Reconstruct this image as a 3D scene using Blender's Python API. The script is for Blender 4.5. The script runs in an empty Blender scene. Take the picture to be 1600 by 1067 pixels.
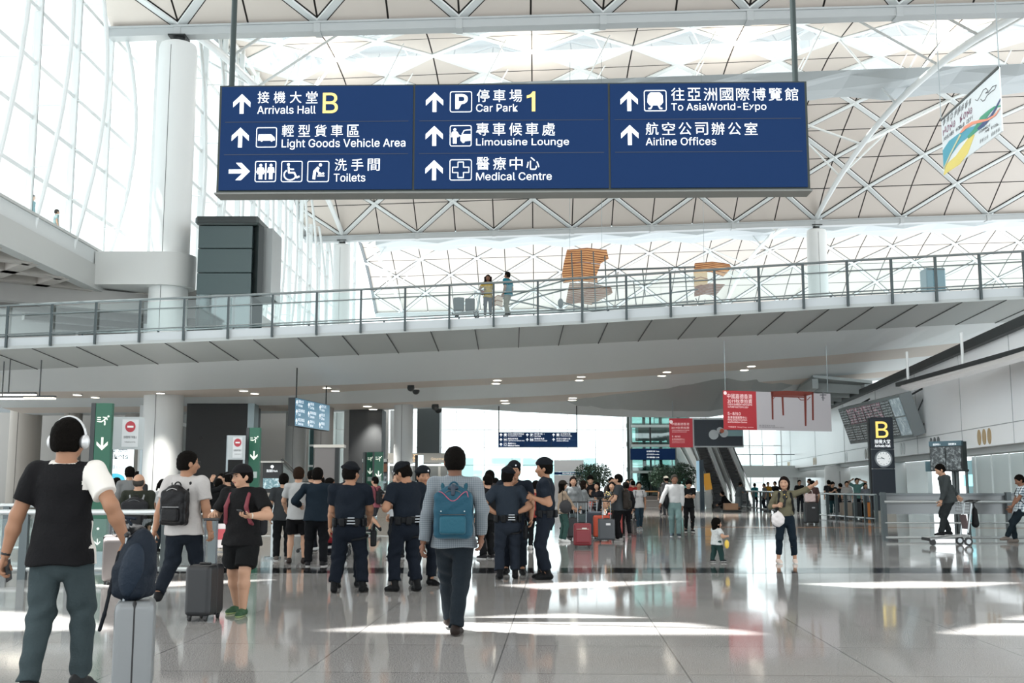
import bpy, math, random
import numpy as np
from mathutils import Vector as V, Matrix as M
R = math.radians
sc = bpy.context.scene
COL = sc.collection
random.seed(7)
# ------------------------------------------------------------------ camera
FPX, PITCH, CH = 1700.0, math.atan(223.5/1700.0), 1.42
cd = bpy.data.cameras.new('camera'); cd.sensor_width = 36; cd.lens = FPX/1600*36
cd.clip_end = 600
cam = bpy.data.objects.new('camera', cd); COL.objects.link(cam)
cam.location = (0, 0, CH); cam.rotation_euler = (R(90)+PITCH, 0, 0)
sc.camera = cam
# ------------------------------------------------------------------ world, sun, exposure
w = bpy.data.worlds.new('sky'); sc.world = w; w.use_nodes = True
nt = w.node_tree; bg = nt.nodes['Background']
bg.inputs[0].default_value = (0.90, 0.965, 1.0, 1); bg.inputs[1].default_value = 2.2
SUN_DIR = V((0.34, -0.07, -1.0)).normalized()
sd = bpy.data.lights.new('sun', 'SUN'); sd.energy = 19.0; sd.angle = R(0.5); sd.color = (1, .985, .96)
so = bpy.data.objects.new('sun', sd); COL.objects.link(so)
so.rotation_euler = SUN_DIR.to_track_quat('-Z', 'Y').to_euler(); so.location = (0, 0, 60)
sc.view_settings.view_transform = 'Standard'; sc.view_settings.look = 'None'
sc.view_settings.exposure = 0.36; sc.view_settings.gamma = 1.0; sc.view_settings.use_curve_mapping = False
sc.cycles.use_denoising = True
sc.cycles.max_bounces = 8; sc.cycles.diffuse_bounces = 4; sc.cycles.glossy_bounces = 4
sc.cycles.transmission_bounces = 6; sc.cycles.transparent_max_bounces = 16
sc.cycles.sample_clamp_indirect = 6.0
sc.cycles.caustics_reflective = True; sc.cycles.caustics_refractive = False

def ray(px, py):
    u = (px-800)/FPX; v = (533.5-py)/FPX; c, s = math.cos(PITCH), math.sin(PITCH)
    return V((u, c - v*s, s + v*c))
def P(px, py, Y):                       # point of a sight line at depth Y
    d = ray(px, py); return V((0, 0, CH)) + d*(Y/d.y)
def G(px, py, z=0.0):                   # point of a sight line at height z
    d = ray(px, py); return V((0, 0, CH)) + d*((z-CH)/d.z)
# ------------------------------------------------------------------ materials
def lin(c):
    c = c/255.0
    return c/12.92 if c <= .04045 else ((c+.055)/1.055)**2.4
def rgb(c):
    if isinstance(c, str):
        c = c.lstrip('#'); c = [int(c[i:i+2], 16) for i in (0, 2, 4)]
    return (lin(c[0]), lin(c[1]), lin(c[2]), 1)
_mats = {}
def mat(color, rough=.6, metal=0.0, emit=0.0, bump=0.0, bscale=40, var=0.0, vscale=6, spec=.5, coat=0, name=None):
    key = (str(color), rough, metal, emit, bump, bscale, var, vscale, spec, coat, name)
    if key in _mats: return _mats[key]
    m = bpy.data.materials.new(name or 'paint'); m.use_nodes = True
    n = m.node_tree; b = n.nodes['Principled BSDF']; c = rgb(color)
    b.inputs['Base Color'].default_value = c
    b.inputs['Roughness'].default_value = rough; b.inputs['Metallic'].default_value = metal
    b.inputs['Specular IOR Level'].default_value = spec
    if coat: b.inputs['Coat Weight'].default_value = coat; b.inputs['Coat Roughness'].default_value = .1
    if emit: b.inputs['Emission Color'].default_value = c; b.inputs['Emission Strength'].default_value = emit
    if bump or var:
        tc = n.nodes.new('ShaderNodeTexCoord')
    if var:
        nz = n.nodes.new('ShaderNodeTexNoise'); nz.inputs['Scale'].default_value = vscale; nz.inputs['Detail'].default_value = 5
        n.links.new(tc.outputs['Object'], nz.inputs['Vector'])
        mx = n.nodes.new('ShaderNodeMix'); mx.data_type = 'RGBA'
        mx.inputs[6].default_value = tuple(min(1, x*(1-var)) for x in c[:3])+(1,)
        mx.inputs[7].default_value = tuple(min(1, x*(1+var)) for x in c[:3])+(1,)
        n.links.new(nz.outputs['Fac'], mx.inputs[0]); n.links.new(mx.outputs[2], b.inputs['Base Color'])
    if bump:
        nb = n.nodes.new('ShaderNodeTexNoise'); nb.inputs['Scale'].default_value = bscale; nb.inputs['Detail'].default_value = 4
        n.links.new(tc.outputs['Object'], nb.inputs['Vector'])
        bp = n.nodes.new('ShaderNodeBump'); bp.inputs['Strength'].default_value = bump; bp.inputs['Distance'].default_value = .02
        n.links.new(nb.outputs['Fac'], bp.inputs['Height']); n.links.new(bp.outputs[0], b.inputs['Normal'])
    _mats[key] = m
    return m
def glass(tint='#e6f2f0', alpha=.12, name='glass'):       # thin pane: mostly clear, with a tint and a sheen
    key = ('glass', tint, alpha)
    if key in _mats: return _mats[key]
    m = bpy.data.materials.new(name); m.use_nodes = True; n = m.node_tree; n.nodes.clear()
    out = n.nodes.new('ShaderNodeOutputMaterial'); tr = n.nodes.new('ShaderNodeBsdfTransparent')
    tr.inputs[0].default_value = rgb(tint)
    gl = n.nodes.new('ShaderNodeBsdfGlossy'); gl.inputs['Roughness'].default_value = .03
    gl.inputs[0].default_value = (.9, .95, .95, 1)
    lw = n.nodes.new('ShaderNodeLayerWeight'); lw.inputs[0].default_value = .3
    mt = n.nodes.new('ShaderNodeMath'); mt.operation = 'MULTIPLY_ADD'; mt.inputs[1].default_value = .55; mt.inputs[2].default_value = alpha*.4
    mx = n.nodes.new('ShaderNodeMixShader')
    n.links.new(lw.outputs['Fresnel'], mt.inputs[0]); n.links.new(mt.outputs[0], mx.inputs[0])
    n.links.new(tr.outputs[0], mx.inputs[1]); n.links.new(gl.outputs[0], mx.inputs[2])
    n.links.new(mx.outputs[0], out.inputs[0])
    _mats[key] = m
    return m
# ------------------------------------------------------------------ object helpers
def thing(name, label, cat, loc=(0, 0, 0), rz=0.0, group=None):
    o = bpy.data.objects.new(name, None); COL.objects.link(o); o.empty_display_size = .1
    o.location = loc; o.rotation_euler = (0, 0, rz); o['label'] = label; o['category'] = cat
    if group: o['group'] = group
    return o
def tag(o, label, cat, group=None):
    o['label'] = label; o['category'] = cat
    if group: o['group'] = group
    return o
def struct(o): o['kind'] = 'structure'; return o
class MB:
    def __init__(s): s.v = []; s.f = []; s.m = []; s.k = 0; s.T = None
    def add(s, vs, fs):
        b = len(s.v)
        for p in vs:
            p = V(p); s.v.append(tuple(s.T @ p) if s.T else tuple(p))
        for f in fs: s.f.append(tuple(i+b for i in f)); s.m.append(s.k)
        return s
    def box(s, c, d, rot=None, bev=0.0):
        hx, hy, hz = d[0]/2, d[1]/2, d[2]/2
        if bev > 0:                     # chamfered box
            e = min(bev, hx*.9, hy*.9, hz*.9); vs = []; 
            for sx in (-1, 1):
                for sy in (-1, 1):
                    for sz in (-1, 1):
                        vs += [(sx*hx, sy*(hy-e), sz*(hz-e)), (sx*(hx-e), sy*hy, sz*(hz-e)), (sx*(hx-e), sy*(hy-e), sz*hz)]
            I = lambda a, b, c_, k: ((a*2+b)*2+c_)*3+k
            fs = []
            for a in (0, 1):
                fs.append([I(a, 0, 0, 0), I(a, 1, 0, 0), I(a, 1, 1, 0), I(a, 0, 1, 0)][::(1 if a else -1)])
                fs.append([I(0, a, 0, 1), I(0, a, 1, 1), I(1, a, 1, 1), I(1, a, 0, 1)][::(1 if a else -1)])
                fs.append([I(0, 0, a, 2), I(1, 0, a, 2), I(1, 1, a, 2), I(0, 1, a, 2)][::(1 if a else -1)])
            for a in (0, 1):
                for b in (0, 1):
                    fs.append([I(a, b, 0, 0), I(a, b, 1, 0), I(a, b, 1, 1), I(a, b, 0, 1)][::(1 if a != b else -1)])
                    fs.append([I(a, 0, b, 0), I(a, 1, b, 0), I(a, 1, b, 2), I(a, 0, b, 2)][::(-1 if a != b else 1)])
                    fs.append([I(0, a, b, 1), I(1, a, b, 1), I(1, a, b, 2), I(0, a, b, 2)][::(1 if a != b else -1)])
                    for c_ in (0, 1):
                        fs.append([I(a, b, c_, 0), I(a, b, c_, 1), I(a, b, c_, 2)][::(1 if (a+b+c_) % 2 else -1)])
            vs = [V(p) for p in vs]
        else:
            vs = [V((x*hx, y*hy, z*hz)) for x in (-1, 1) for y in (-1, 1) for z in (-1, 1)]
            fs = [(0, 1, 3, 2), (4, 6, 7, 5), (0, 4, 5, 1), (2, 3, 7, 6), (0, 2, 6, 4), (1, 5, 7, 3)]
        if rot is not None: vs = [rot @ p for p in vs]
        c = V(c)
        return s.add([p+c for p in vs], fs)
    def bar(s, a, b, wd, ht, up=(0, 0, 1)):          # box beam from a to b
        a, b = V(a), V(b); y = (b-a).normalized(); x = y.cross(V(up))
        if x.length < 1e-4: x = V((1, 0, 0))
        x.normalize(); z = x.cross(y); rot = M((x, y, z)).transposed()
        return s.box((a+b)/2, (wd, (b-a).length, ht), rot)
    def tube(s, pts, r, n=8, cap=True):
        pts = [V(p) for p in pts]; rr = r if hasattr(r, '__len__') else [r]*len(pts)
        b = len(s.v); vs = []; prev = None
        for i, p in enumerate(pts):
            t = (pts[min(i+1, len(pts)-1)]-pts[max(i-1, 0)]).normalized()
            u = prev if prev is not None else (V((0, 0, 1)) if abs(t.z) < .9 else V((1, 0, 0)))
            u = (u - t*u.dot(t)).normalized(); w_ = t.cross(u); prev = u
            for k in range(n):
                a = 2*math.pi*k/n; vs.append(p+(u*math.cos(a)+w_*math.sin(a))*rr[i])
        fs = []
        for i in range(len(pts)-1):
            for k in range(n):
                k2 = (k+1) % n; fs.append((i*n+k, i*n+k2, (i+1)*n+k2, (i+1)*n+k))
        if cap: fs.append(tuple(range(n))[::-1]); fs.append(tuple((len(pts)-1)*n+k for k in range(n)))
        return s.add(vs, fs)
    def cyl(s, a, b, r, n=16, r2=None): return s.tube([a, b], [r, r if r2 is None else r2], n)
    def prism(s, poly, ext):                          # poly: 3-D points, ext: extrusion vector
        n = len(poly); poly = [V(p) for p in poly]; ext = V(ext)
        vs = poly+[p+ext for p in poly]
        fs = [tuple(range(n)), tuple(range(n, 2*n))[::-1]]+[(i, i+n, (i+1) % n+n, (i+1) % n) for i in range(n)]
        return s.add(vs, fs)
    def ball(s, c, r, n=12, m=8):
        rr = r if hasattr(r, '__len__') else (r, r, r); vs = []; c = V(c)
        for j in range(m+1):
            th = math.pi*j/m
            for k in range(n):
                a = 2*math.pi*k/n
                vs.append(c+V((rr[0]*math.sin(th)*math.cos(a), rr[1]*math.sin(th)*math.sin(a), rr[2]*math.cos(th))))
        fs = [(j*n+k, j*n+(k+1) % n, (j+1)*n+(k+1) % n, (j+1)*n+k)[::-1] for j in range(m) for k in range(n)]
        return s.add(vs, fs)
    def lathe(s, prof, c=(0, 0, 0), n=24):
        vs = []; c = V(c)
        for r, z in prof:
            for k in range(n):
                a = 2*math.pi*k/n; vs.append(c+V((r*math.cos(a), r*math.sin(a), z)))
        fs = [(j*n+k, j*n+(k+1) % n, (j+1)*n+(k+1) % n, (j+1)*n+k) for j in range(len(prof)-1) for k in range(n)]
        return s.add(vs, fs)
    def grid(s, rows):                                # rows of points -> quads
        n = len(rows[0]); vs = [p for r_ in rows for p in r_]
        return s.add(vs, [(i*n+j, i*n+j+1, (i+1)*n+j+1, (i+1)*n+j) for i in range(len(rows)-1) for j in range(n-1)])
    def build(s, name, mats, parent=None, smooth=False, loc=None):
        me = bpy.data.meshes.new(name); me.from_pydata(s.v, [], s.f)
        if not isinstance(mats, (list, tuple)): mats = [mats]
        for m_ in mats: me.materials.append(m_)
        if len(mats) > 1: me.polygons.foreach_set('material_index', s.m)
        if smooth:
            me.polygons.foreach_set('use_smooth', [True]*len(me.polygons))
            try: me.set_sharp_from_angle(angle=R(40))
            except Exception: pass
        me.update()
        o = bpy.data.objects.new(name, me); COL.objects.link(o)
        if parent is not None: o.parent = parent
        if loc is not None: o.location = loc
        return o
def wbuild(mb, name, mats, root, smooth=False):       # mb in world coordinates, root an unrotated Empty
    o = mb.build(name, mats, root, smooth)
    o.location = -V(root.location); return o
ORD = 'first second third fourth fifth sixth seventh eighth ninth tenth eleventh twelfth thirteenth fourteenth fifteenth sixteenth seventeenth eighteenth nineteenth twentieth'.split()
def add_props(o, **k):
    for a, b in k.items(): o[a] = b
# ------------------------------------------------------------------ writing and flat marks
JOBS = []           # (FONT object, target rect, plane matrix, bucket)
BUCKET = {}
def text(bucket, s, x0, z0, x1, z1, bold=0.0, shear=0):
    """writing fitted to a rectangle of its bucket's plane (x to the right, z up)"""
    JOBS.append((bucket, s, x0, z0, x1, z1, bold, shear))
def bucket(name, m, parent, thick=.004, T=None, label=None, y=0.0):
    b = dict(name=name, mat=m, parent=parent, th=thick, mb=MB(), T=T, label=label, y=y)
    BUCKET[id(b)] = b; return b
def poly(b, pts):
    T = b['T'] or M.Identity(4); y = b['y']
    b['mb'].prism([T @ V((p[0], y, p[1])) for p in pts], (T.to_3x3() @ V((0, -b['th'], 0))))
def circ(b, x, z, r, n=16, rz=None):
    poly(b, [(x+r*math.cos(2*math.pi*k/n), z+(rz or r)*math.sin(2*math.pi*k/n)) for k in range(n)])
def strk(b, pts, w_):
    for i in range(len(pts)-1):
        a, c = V(pts[i]), V(pts[i+1]); d = (c-a)
        if d.length < 1e-6: continue
        d.normalize(); n = V((-d.y, d.x))*w_/2
        poly(b, [a-n, c-n, c+n, a+n])
    for p in pts[1:-1]: circ(b, p[0], p[1], w_/2, 8)
def ring_rect(b, x0, z0, x1, z1, t, r=0):
    strk(b, [(x0+r, z0), (x1-r, z0)], t); strk(b, [(x0+r, z1), (x1-r, z1)], t)
    strk(b, [(x0, z0+r), (x0, z1-r)], t); strk(b, [(x1, z0+r), (x1, z1-r)], t)
    if r:
        for cx, cz, a0 in ((x1-r, z1-r, 0), (x0+r, z1-r, 90), (x0+r, z0+r, 180), (x1-r, z0+r, 270)):
            strk(b, [(cx+r*math.cos(R(a0+a)), cz+r*math.sin(R(a0+a))) for a in (0, 30, 60, 90)], t)
def flush_text():
    objs = []
    try: fnt = bpy.data.fonts.load(bpy.utils.system_resource('DATAFILES')+'/fonts/Inter.woff2')   # Blender's own bundled lettering
    except Exception: fnt = None
    for j in JOBS:
        fc = bpy.data.curves.new('lettering', 'FONT'); fc.body = j[1]; fc.resolution_u = 3
        if fnt and all(ord(q) < 256 for q in j[1]): fc.font = fnt
        if j[6] and all(ord(q) < 256 for q in j[1]): fc.offset = j[6]
        if j[7]: fc.shear = j[7]
        o = bpy.data.objects.new('lettering', fc); COL.objects.link(o); objs.append(o)
    bpy.context.view_layer.update(); dg = bpy.context.evaluated_depsgraph_get()
    for o, j in zip(objs, JOBS):
        me = bpy.data.meshes.new_from_object(o.evaluated_get(dg))
        b, s, x0, z0, x1, z1 = j[:6]
        if len(me.vertices):
            co = np.zeros(len(me.vertices)*3); me.vertices.foreach_get('co', co); co = co.reshape(-1, 3)
            lo, hi = co[:, :2].min(0), co[:, :2].max(0); sz = np.maximum(hi-lo, 1e-4)
            sx = (x1-x0)/sz[0]; sz_ = (z1-z0)/sz[1]
            T = b['T'] or M.Identity(4); y = b['y']-b['th']
            vs = [T @ V((x0+(c[0]-lo[0])*sx, y, z0+(c[1]-lo[1])*sz_)) for c in co]
            b['mb'].add(vs, [tuple(p.vertices) for p in me.polygons])
        bpy.data.meshes.remove(me)
        fc = o.data; bpy.data.objects.remove(o); bpy.data.curves.remove(fc)
    for b in BUCKET.values():
        if b['mb'].v:
            o = b['mb'].build(b['name'], b['mat'], b['parent'])
            if b['label']: o['label'] = b['label']
class Plane:
    """an upright board: origin + unit x axis; pixel() gives its own (x, z) coordinates"""
    def __init__(s, o, xa, za=None, ya=None):
        s.o = V(o); s.x = V(xa).normalized(); s.z = V(za).normalized() if za is not None else V((0, 0, 1))
        s.n = s.z.cross(s.x).normalized()            # into the board, away from the viewer
    def T(s): 
        m = M((s.x, s.n, s.z)).transposed().to_4x4(); m.translation = s.o; return m
    def px(s, x, y):
        d = ray(x, y); o = V((0, 0, CH)); t = (s.o-o).dot(s.n)/d.dot(s.n); p = o+d*t-s.o
        return p.dot(s.x), p.dot(s.z)
def plane_px(pl, Yl, pr, Yr):                        # board through two sight lines at given depths, bottom/top-left first
    a = P(pl[0], pl[1], Yl); b = P(pr[0], pr[1], Yr); x = V((b.x-a.x, b.y-a.y, 0))
    return Plane(a, x)
# ================================================================== THE SETTING
WHITE = mat('#e9e6e2', .45, name='white_paint'); PANEL = mat('#c6bdb5', .55, var=.02, vscale=.4, name='roof_panel')
STEEL_W = mat('#d4d8d8', .35, name='white_steel'); GREYP = mat('#c3c8c6', .5, name='grey_panel')
BLUEG = mat('#f0f5f5', .45, name='pale_grey_plaster'); BEIGE = mat('#e2d7cc', .55, name='beige_soffit')
DARK = mat('#1c2122', .5, name='dark_metal'); STEEL = mat('#8b9496', .3, .7, name='brushed_steel')
CONC = mat('#bfbdb8', .55, name='column_plaster'); GL = glass('#eef4f3', .2, 'pane_glass'); GLB = glass('#e4efee', .1, 'rail_glass')
LAMP = mat('#fff6e4', .5, emit=6, name='lamp_light')

# ---- floor: polished speckled granite with fine joints
def floor_mat(c0, c1, name):
    m = bpy.data.materials.new(name); m.use_nodes = True; n = m.node_tree; b = n.nodes['Principled BSDF']; L = n.links.new
    tc = n.nodes.new('ShaderNodeTexCoord')
    v = n.nodes.new('ShaderNodeTexNoise'); v.inputs['Scale'].default_value = 95; v.inputs['Detail'].default_value = 6; v.inputs['Roughness'].default_value = .75
    L(tc.outputs['Object'], v.inputs['Vector'])
    cr = n.nodes.new('ShaderNodeValToRGB'); cr.color_ramp.elements[0].position = .36; cr.color_ramp.elements[1].position = .64
    cr.color_ramp.elements[0].color = rgb(c0); cr.color_ramp.elements[1].color = rgb(c1); L(v.outputs['Fac'], cr.inputs[0])
    br = n.nodes.new('ShaderNodeTexBrick'); br.offset = 0; br.inputs['Scale'].default_value = 1
    br.inputs['Brick Width'].default_value = 1.45; br.inputs['Row Height'].default_value = 1.45
    br.inputs['Mortar Size'].default_value = .006; br.inputs['Mortar Smooth'].default_value = 0
    br.inputs['Color1'].default_value = (1, 1, 1, 1); br.inputs['Color2'].default_value = (.93, .93, .93, 1); br.inputs['Mortar'].default_value = (.45, .45, .45, 1)
    mp = n.nodes.new('ShaderNodeMapping'); mp.inputs['Rotation'].default_value = (0, 0, R(2.5)); mp.inputs['Location'].default_value = (.5, .2, 0)
    L(tc.outputs['Object'], mp.inputs[0]); L(mp.outputs[0], br.inputs[0])
    mx = n.nodes.new('ShaderNodeMix'); mx.data_type = 'RGBA'; mx.blend_type = 'MULTIPLY'; mx.inputs[0].default_value = 1
    L(cr.outputs[0], mx.inputs[6]); L(br.outputs[0], mx.inputs[7]); L(mx.outputs[2], b.inputs['Base Color'])
    b.inputs['Roughness'].default_value = .07; b.inputs['IOR'].default_value = 1.75; b.inputs['Specular IOR Level'].default_value = .8
    wv = n.nodes.new('ShaderNodeTexNoise'); wv.inputs['Scale'].default_value = 1.1; wv.inputs['Detail'].default_value = 0
    L(tc.outputs['Object'], wv.inputs['Vector'])
    bp = n.nodes.new('ShaderNodeBump'); bp.inputs['Strength'].default_value = .006; bp.inputs['Distance'].default_value = .3
    L(wv.outputs['Fac'], bp.inputs['Height']); L(bp.outputs[0], b.inputs['Normal'])
    return m
FLOOR = floor_mat('#4f4c4a', '#d8d6d3', 'granite'); BAND = floor_mat('#141516', '#2b2c2e', 'black_granite')
mb = MB(); mb.box((6, 52, -.15), (86, 144, .3)); struct(mb.build('floor', FLOOR))
mb = MB(); mb.box((6, 18.45, -.048), (86, 1.15, .1)); struct(mb.build('trim_1', BAND))
mb = MB(); mb.box((10, 30.6, -.048), (60, .55, .1)); struct(mb.build('trim_2', mat('#5d6466', .08, name='grey_granite')))
mb = MB(); mb.box((17, 36.5, -.047), (22, .8, .1), M.Rotation(R(-4), 3, 'Z')); struct(mb.build('trim_3', mat('#b07a4c', .12, name='ochre_granite')))

# ---- roof: barrel vaults of triangular panels between cross beams
HB = 24.7
A1 = G(280, 52, HB); B1 = A1+(G(1170, 28, HB)-A1)*1.5
A2 = G(535, 374, HB); B2 = G(1275, 350, HB)
BEAM = [(A1-V((1.0, 48, 0))*2, B1-V((-.5, 48, 0))*2), (A1-V((1., 48, 0)), B1-V((-.5, 48, 0))), (A1, B1), (A2, B2), (A2+V((1, 47, 0)), B2+V((1, 47, 0)))]
RISE = 7.8
def vault(k, s, u, dz=0):
    a = BEAM[k][0].lerp(BEAM[k][1], s/6); b = BEAM[k+1][0].lerp(BEAM[k+1][1], s/6)
    p = a.lerp(b, u); p.z = HB+.35+RISE*(1-(2*u-1)**2)+dz; return p
def inset(tri, d):                                   # shrink a triangle by a distance per edge
    n = (tri[1]-tri[0]).cross(tri[2]-tri[0]).normalized(); L = []
    for i in range(3):
        a, b = tri[i], tri[(i+1) % 3]; e = (b-a).normalized(); q = n.cross(e); L.append((a+q*d[i], e))
    out = []
    for i in range(3):
        p, e = L[i-1]; q, f = L[i]; r_ = q-p; c = e.cross(f)
        t = r_.cross(f).dot(c)/c.dot(c); out.append(p+e*t)
    return out
BACK = mat('#35322f', .8, name='dark_joint')
SMAX = 11
for k in (1, 2, 3):
    pan, rib, gls, bak = MB(), MB(), MB(), MB()
    smin = -.5
    for j in range(8 if k == 1 else 0, 14):
        u0, u1 = j/14, (j+1)/14
        for q in range(-1, SMAX*2+1):
            # half-pitch cells; node parity decides the diagonal
            s0, s1 = max(smin, q/2), (q+1)/2
            if s1 <= smin or s0 >= s1: continue
            par = (q+j) % 2          # par 0: diagonal from (s0,u0) to (s1,u1)
            c00, c10, c01, c11 = vault(k, s0, u0), vault(k, s1, u0), vault(k, s0, u1), vault(k, s1, u1)
            if par == 0: tris = [(c00, c10, c11, 'u0'), (c00, c11, c01, 'u1')]
            else: tris = [(c00, c10, c01, 'u0'), (c10, c11, c01, 'u1')]
            for a, b, c, side in tris:
                sky = k > 1 and ((j in (5, 7) and side == 'u0') or (j in (6, 8) and side == 'u1'))
                E = []
                for p, q2 in ((a, b), (b, c), (c, a)):
                    diag = {id(p), id(q2)} == ({id(c00), id(c11)} if par == 0 else {id(c10), id(c01)})
                    E.append(.275 if diag else .05)
                if sky: gls.add([a, b, c], [(0, 1, 2)]); continue
                t = inset([a, b, c], E); pan.add(t, [(0, 1, 2)])
                up = V((0, 0, .12)); bak.add([a+up, b+up, c+up], [(0, 1, 2)])
            a, b = (c00, c11) if par == 0 else (c10, c01)
            rib.bar(a-V((0, 0, .02)), b-V((0, 0, .02)), .44, .1)
    o = pan.build('ceiling', PANEL); struct(o); o['label'] = 'cream triangular roof panels of a barrel vault'
    r_ = rib.build('rib', STEEL_W, o); b_ = bak.build('joint', BACK, o); g_ = gls.build('skylight', glass('#c4c9ca', .1, 'skylight_glass'), o)
# cross beams with node brackets
for k in range(2, 5):
    a, b = BEAM[k]; a0 = a.lerp(b, -.5/6); b0 = a.lerp(b, SMAX/6)
    m = MB(); m.bar(a0, b0, .65, .44); m.bar(a0+V((0, 0, .25)), b0+V((0, 0, .25)), .8, .1); m.bar(a0+V((0, 0, -.2)), b0+V((0, 0, -.2)), .7, .06)
    for s in range(0, SMAX+1):
        p = a.lerp(b, s/6); m.box(p+V((0, 0, .02)), (.34, .75, .6))
    o = m.build('trim_%d' % (2+k), mat('#a9adae', .4, name='beam_paint')); struct(o)
# suspended reflectors with their lamps below each crest
for k in range(2, 4):
    t = thing('light_reflector', ['white faceted light reflector hung under the nearest vault skylights, behind the big blue sign',
        'white faceted reflector with glowing lamps hung under the middle vault, above the bridge railing', 'white faceted reflector in the farthest vault'][k-2], 'light reflector', (0, 0, 0))
    m = MB(); lm = []
    for s2 in range(-1, SMAX*2, 1):
        s0, s1 = s2/2, s2/2+.5
        if s0 < -.4: continue
        hz = 3.7
        up0 = .55 if s2 % 2 else 0
        up1 = 0 if s2 % 2 else .55
        for sg in (-1, 1):
            rows = []
            for s_, up in ((s0, up0), (s1, up1)):
                c = vault(k, s_, .5, -hz-.1+up*.2); e = vault(k, s_, .5+sg*.045, -hz-.2+up*.9); f = vault(k, s_, .5+sg*.06, -hz+.45)
                rows.append([c, e, f])
            m.grid(rows)
        if s2 % 2 == 0: lm.append(vault(k, s0, .5-.03, -3.3))
    wbuild(m, 'trough', mat('#aeb4b6', .5, name='reflector_white'), t)
    lp = MB()
    for s2 in range(0, SMAX):
        for sg in (-1, 1): rd = MB(); rd.tube([vault(k, s2, .5+sg*.05, -3.6), vault(k, s2+.25, .5+sg*.06, -.1)], .05, 6); wbuild(rd, 'hanger', STEEL_W, t)
    for p in lm: lp = MB(); lp.ball(p, .2, 8, 6); wbuild(lp, 'lamp', LAMP, t)
    for p in lm[::2]:
        ld = bpy.data.lights.new('uplight', 'POINT'); ld.energy = 700; ld.color = (1, .93, .84); ld.shadow_soft_size = .5
        lo = bpy.data.objects.new('uplight', ld); COL.objects.link(lo); lo.location = p+V((3.4, 0, 1.4))
# arched tie tubes over each column line, with branches to the vault nodes
def tie(k, s, lab):
    t = thing('roof_brace', lab, 'roof brace')
    def arc(u): p = BEAM[k][0].lerp(BEAM[k][1], s/6).lerp(BEAM[k+1][0].lerp(BEAM[k+1][1], s/6), u); p.z = HB+.5+2.7*(1-(2*u-1)**2); return p
    m = MB(); m.tube([arc(i/14) for i in range(15)], .22, 10)
    wbuild(m, 'main_tube', STEEL_W, t, True)
    for u in (.18, .32, .5, .68, .82):
        j = round(u*14)
        for ds in (-1, 1):
            ds2 = ds*(.5 if j % 2 else 1)
            m = MB(); m.tube([arc(u), vault(k, s+ds2, j/14, -.1)], .09, 6); wbuild(m, 'branch', STEEL_W, t, True)
tie(2, 6, 'long white tubular roof brace arching up from the far right column')
tie(2, 0, 'white tubular roof brace over the left column line')
tie(3, 6, 'white tubular roof brace in the vault beyond the right column'); tie(3, 0, 'white tubular roof brace in the vault beyond the slim left column')

# ---- round columns
def column(p, r, h, lab, z0=0, head=True, m_=None):
    t = thing('round_column', lab, 'column', (p.x, p.y, z0)); t['kind'] = 'structure'
    m = MB(); pr = [(r, 0), (r, h-.35), (r*.93, h-.1), (r*.7, h)]
    m.lathe([(0.001, 0)]+pr+[(0.001, h)], n=40); m.build('shaft', m_ or mat('#d3d5d4', .45, name='column_white'), t, True)
    m = MB()
    for a in (-95, 25, 145): m.bar((r*math.cos(R(a)), r*math.sin(R(a)), .02), (r*math.cos(R(a)), r*math.sin(R(a)), h-.4), .02, .02, (0, 1, 0))
    m.build('joint', DARK, t)
    if head:
        m = MB(); m.cyl((0, 0, h-.02), (0, 0, h+.35), .3, 16); m.box((0, 0, h+.35), (.9, .9, .08)); m.build('bearing', DARK, t)
    return t
column(V((A1.x, A1.y, 0)), .96, HB-.6, 'big white round column left of the large blue sign')
column(V((A2.x, A2.y, 0)), .8, HB-.5, 'slim far white round column left of the two travellers on the bridge')
column(V((B2.x, B2.y, 0)), .88, HB-.5, 'far white round column behind the right part of the bridge')
column(V((B1.x, B1.y, 0)), .96, HB-.6, 'white round column at the far right top edge')
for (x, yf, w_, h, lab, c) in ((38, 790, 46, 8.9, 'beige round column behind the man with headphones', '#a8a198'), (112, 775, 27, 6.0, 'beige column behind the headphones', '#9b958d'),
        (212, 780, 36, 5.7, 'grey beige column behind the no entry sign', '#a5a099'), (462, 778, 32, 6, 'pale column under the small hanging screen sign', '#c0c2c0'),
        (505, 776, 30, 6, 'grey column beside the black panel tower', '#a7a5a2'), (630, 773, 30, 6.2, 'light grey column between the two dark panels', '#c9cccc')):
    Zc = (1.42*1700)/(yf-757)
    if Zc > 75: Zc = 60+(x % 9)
    p = P(x, 700, min(Zc, 66)); column(V((p.x, p.y, 0)), w_*p.y/3400, h, lab, head=False, m_=mat(c, .55, name='column_plaster'))

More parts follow.
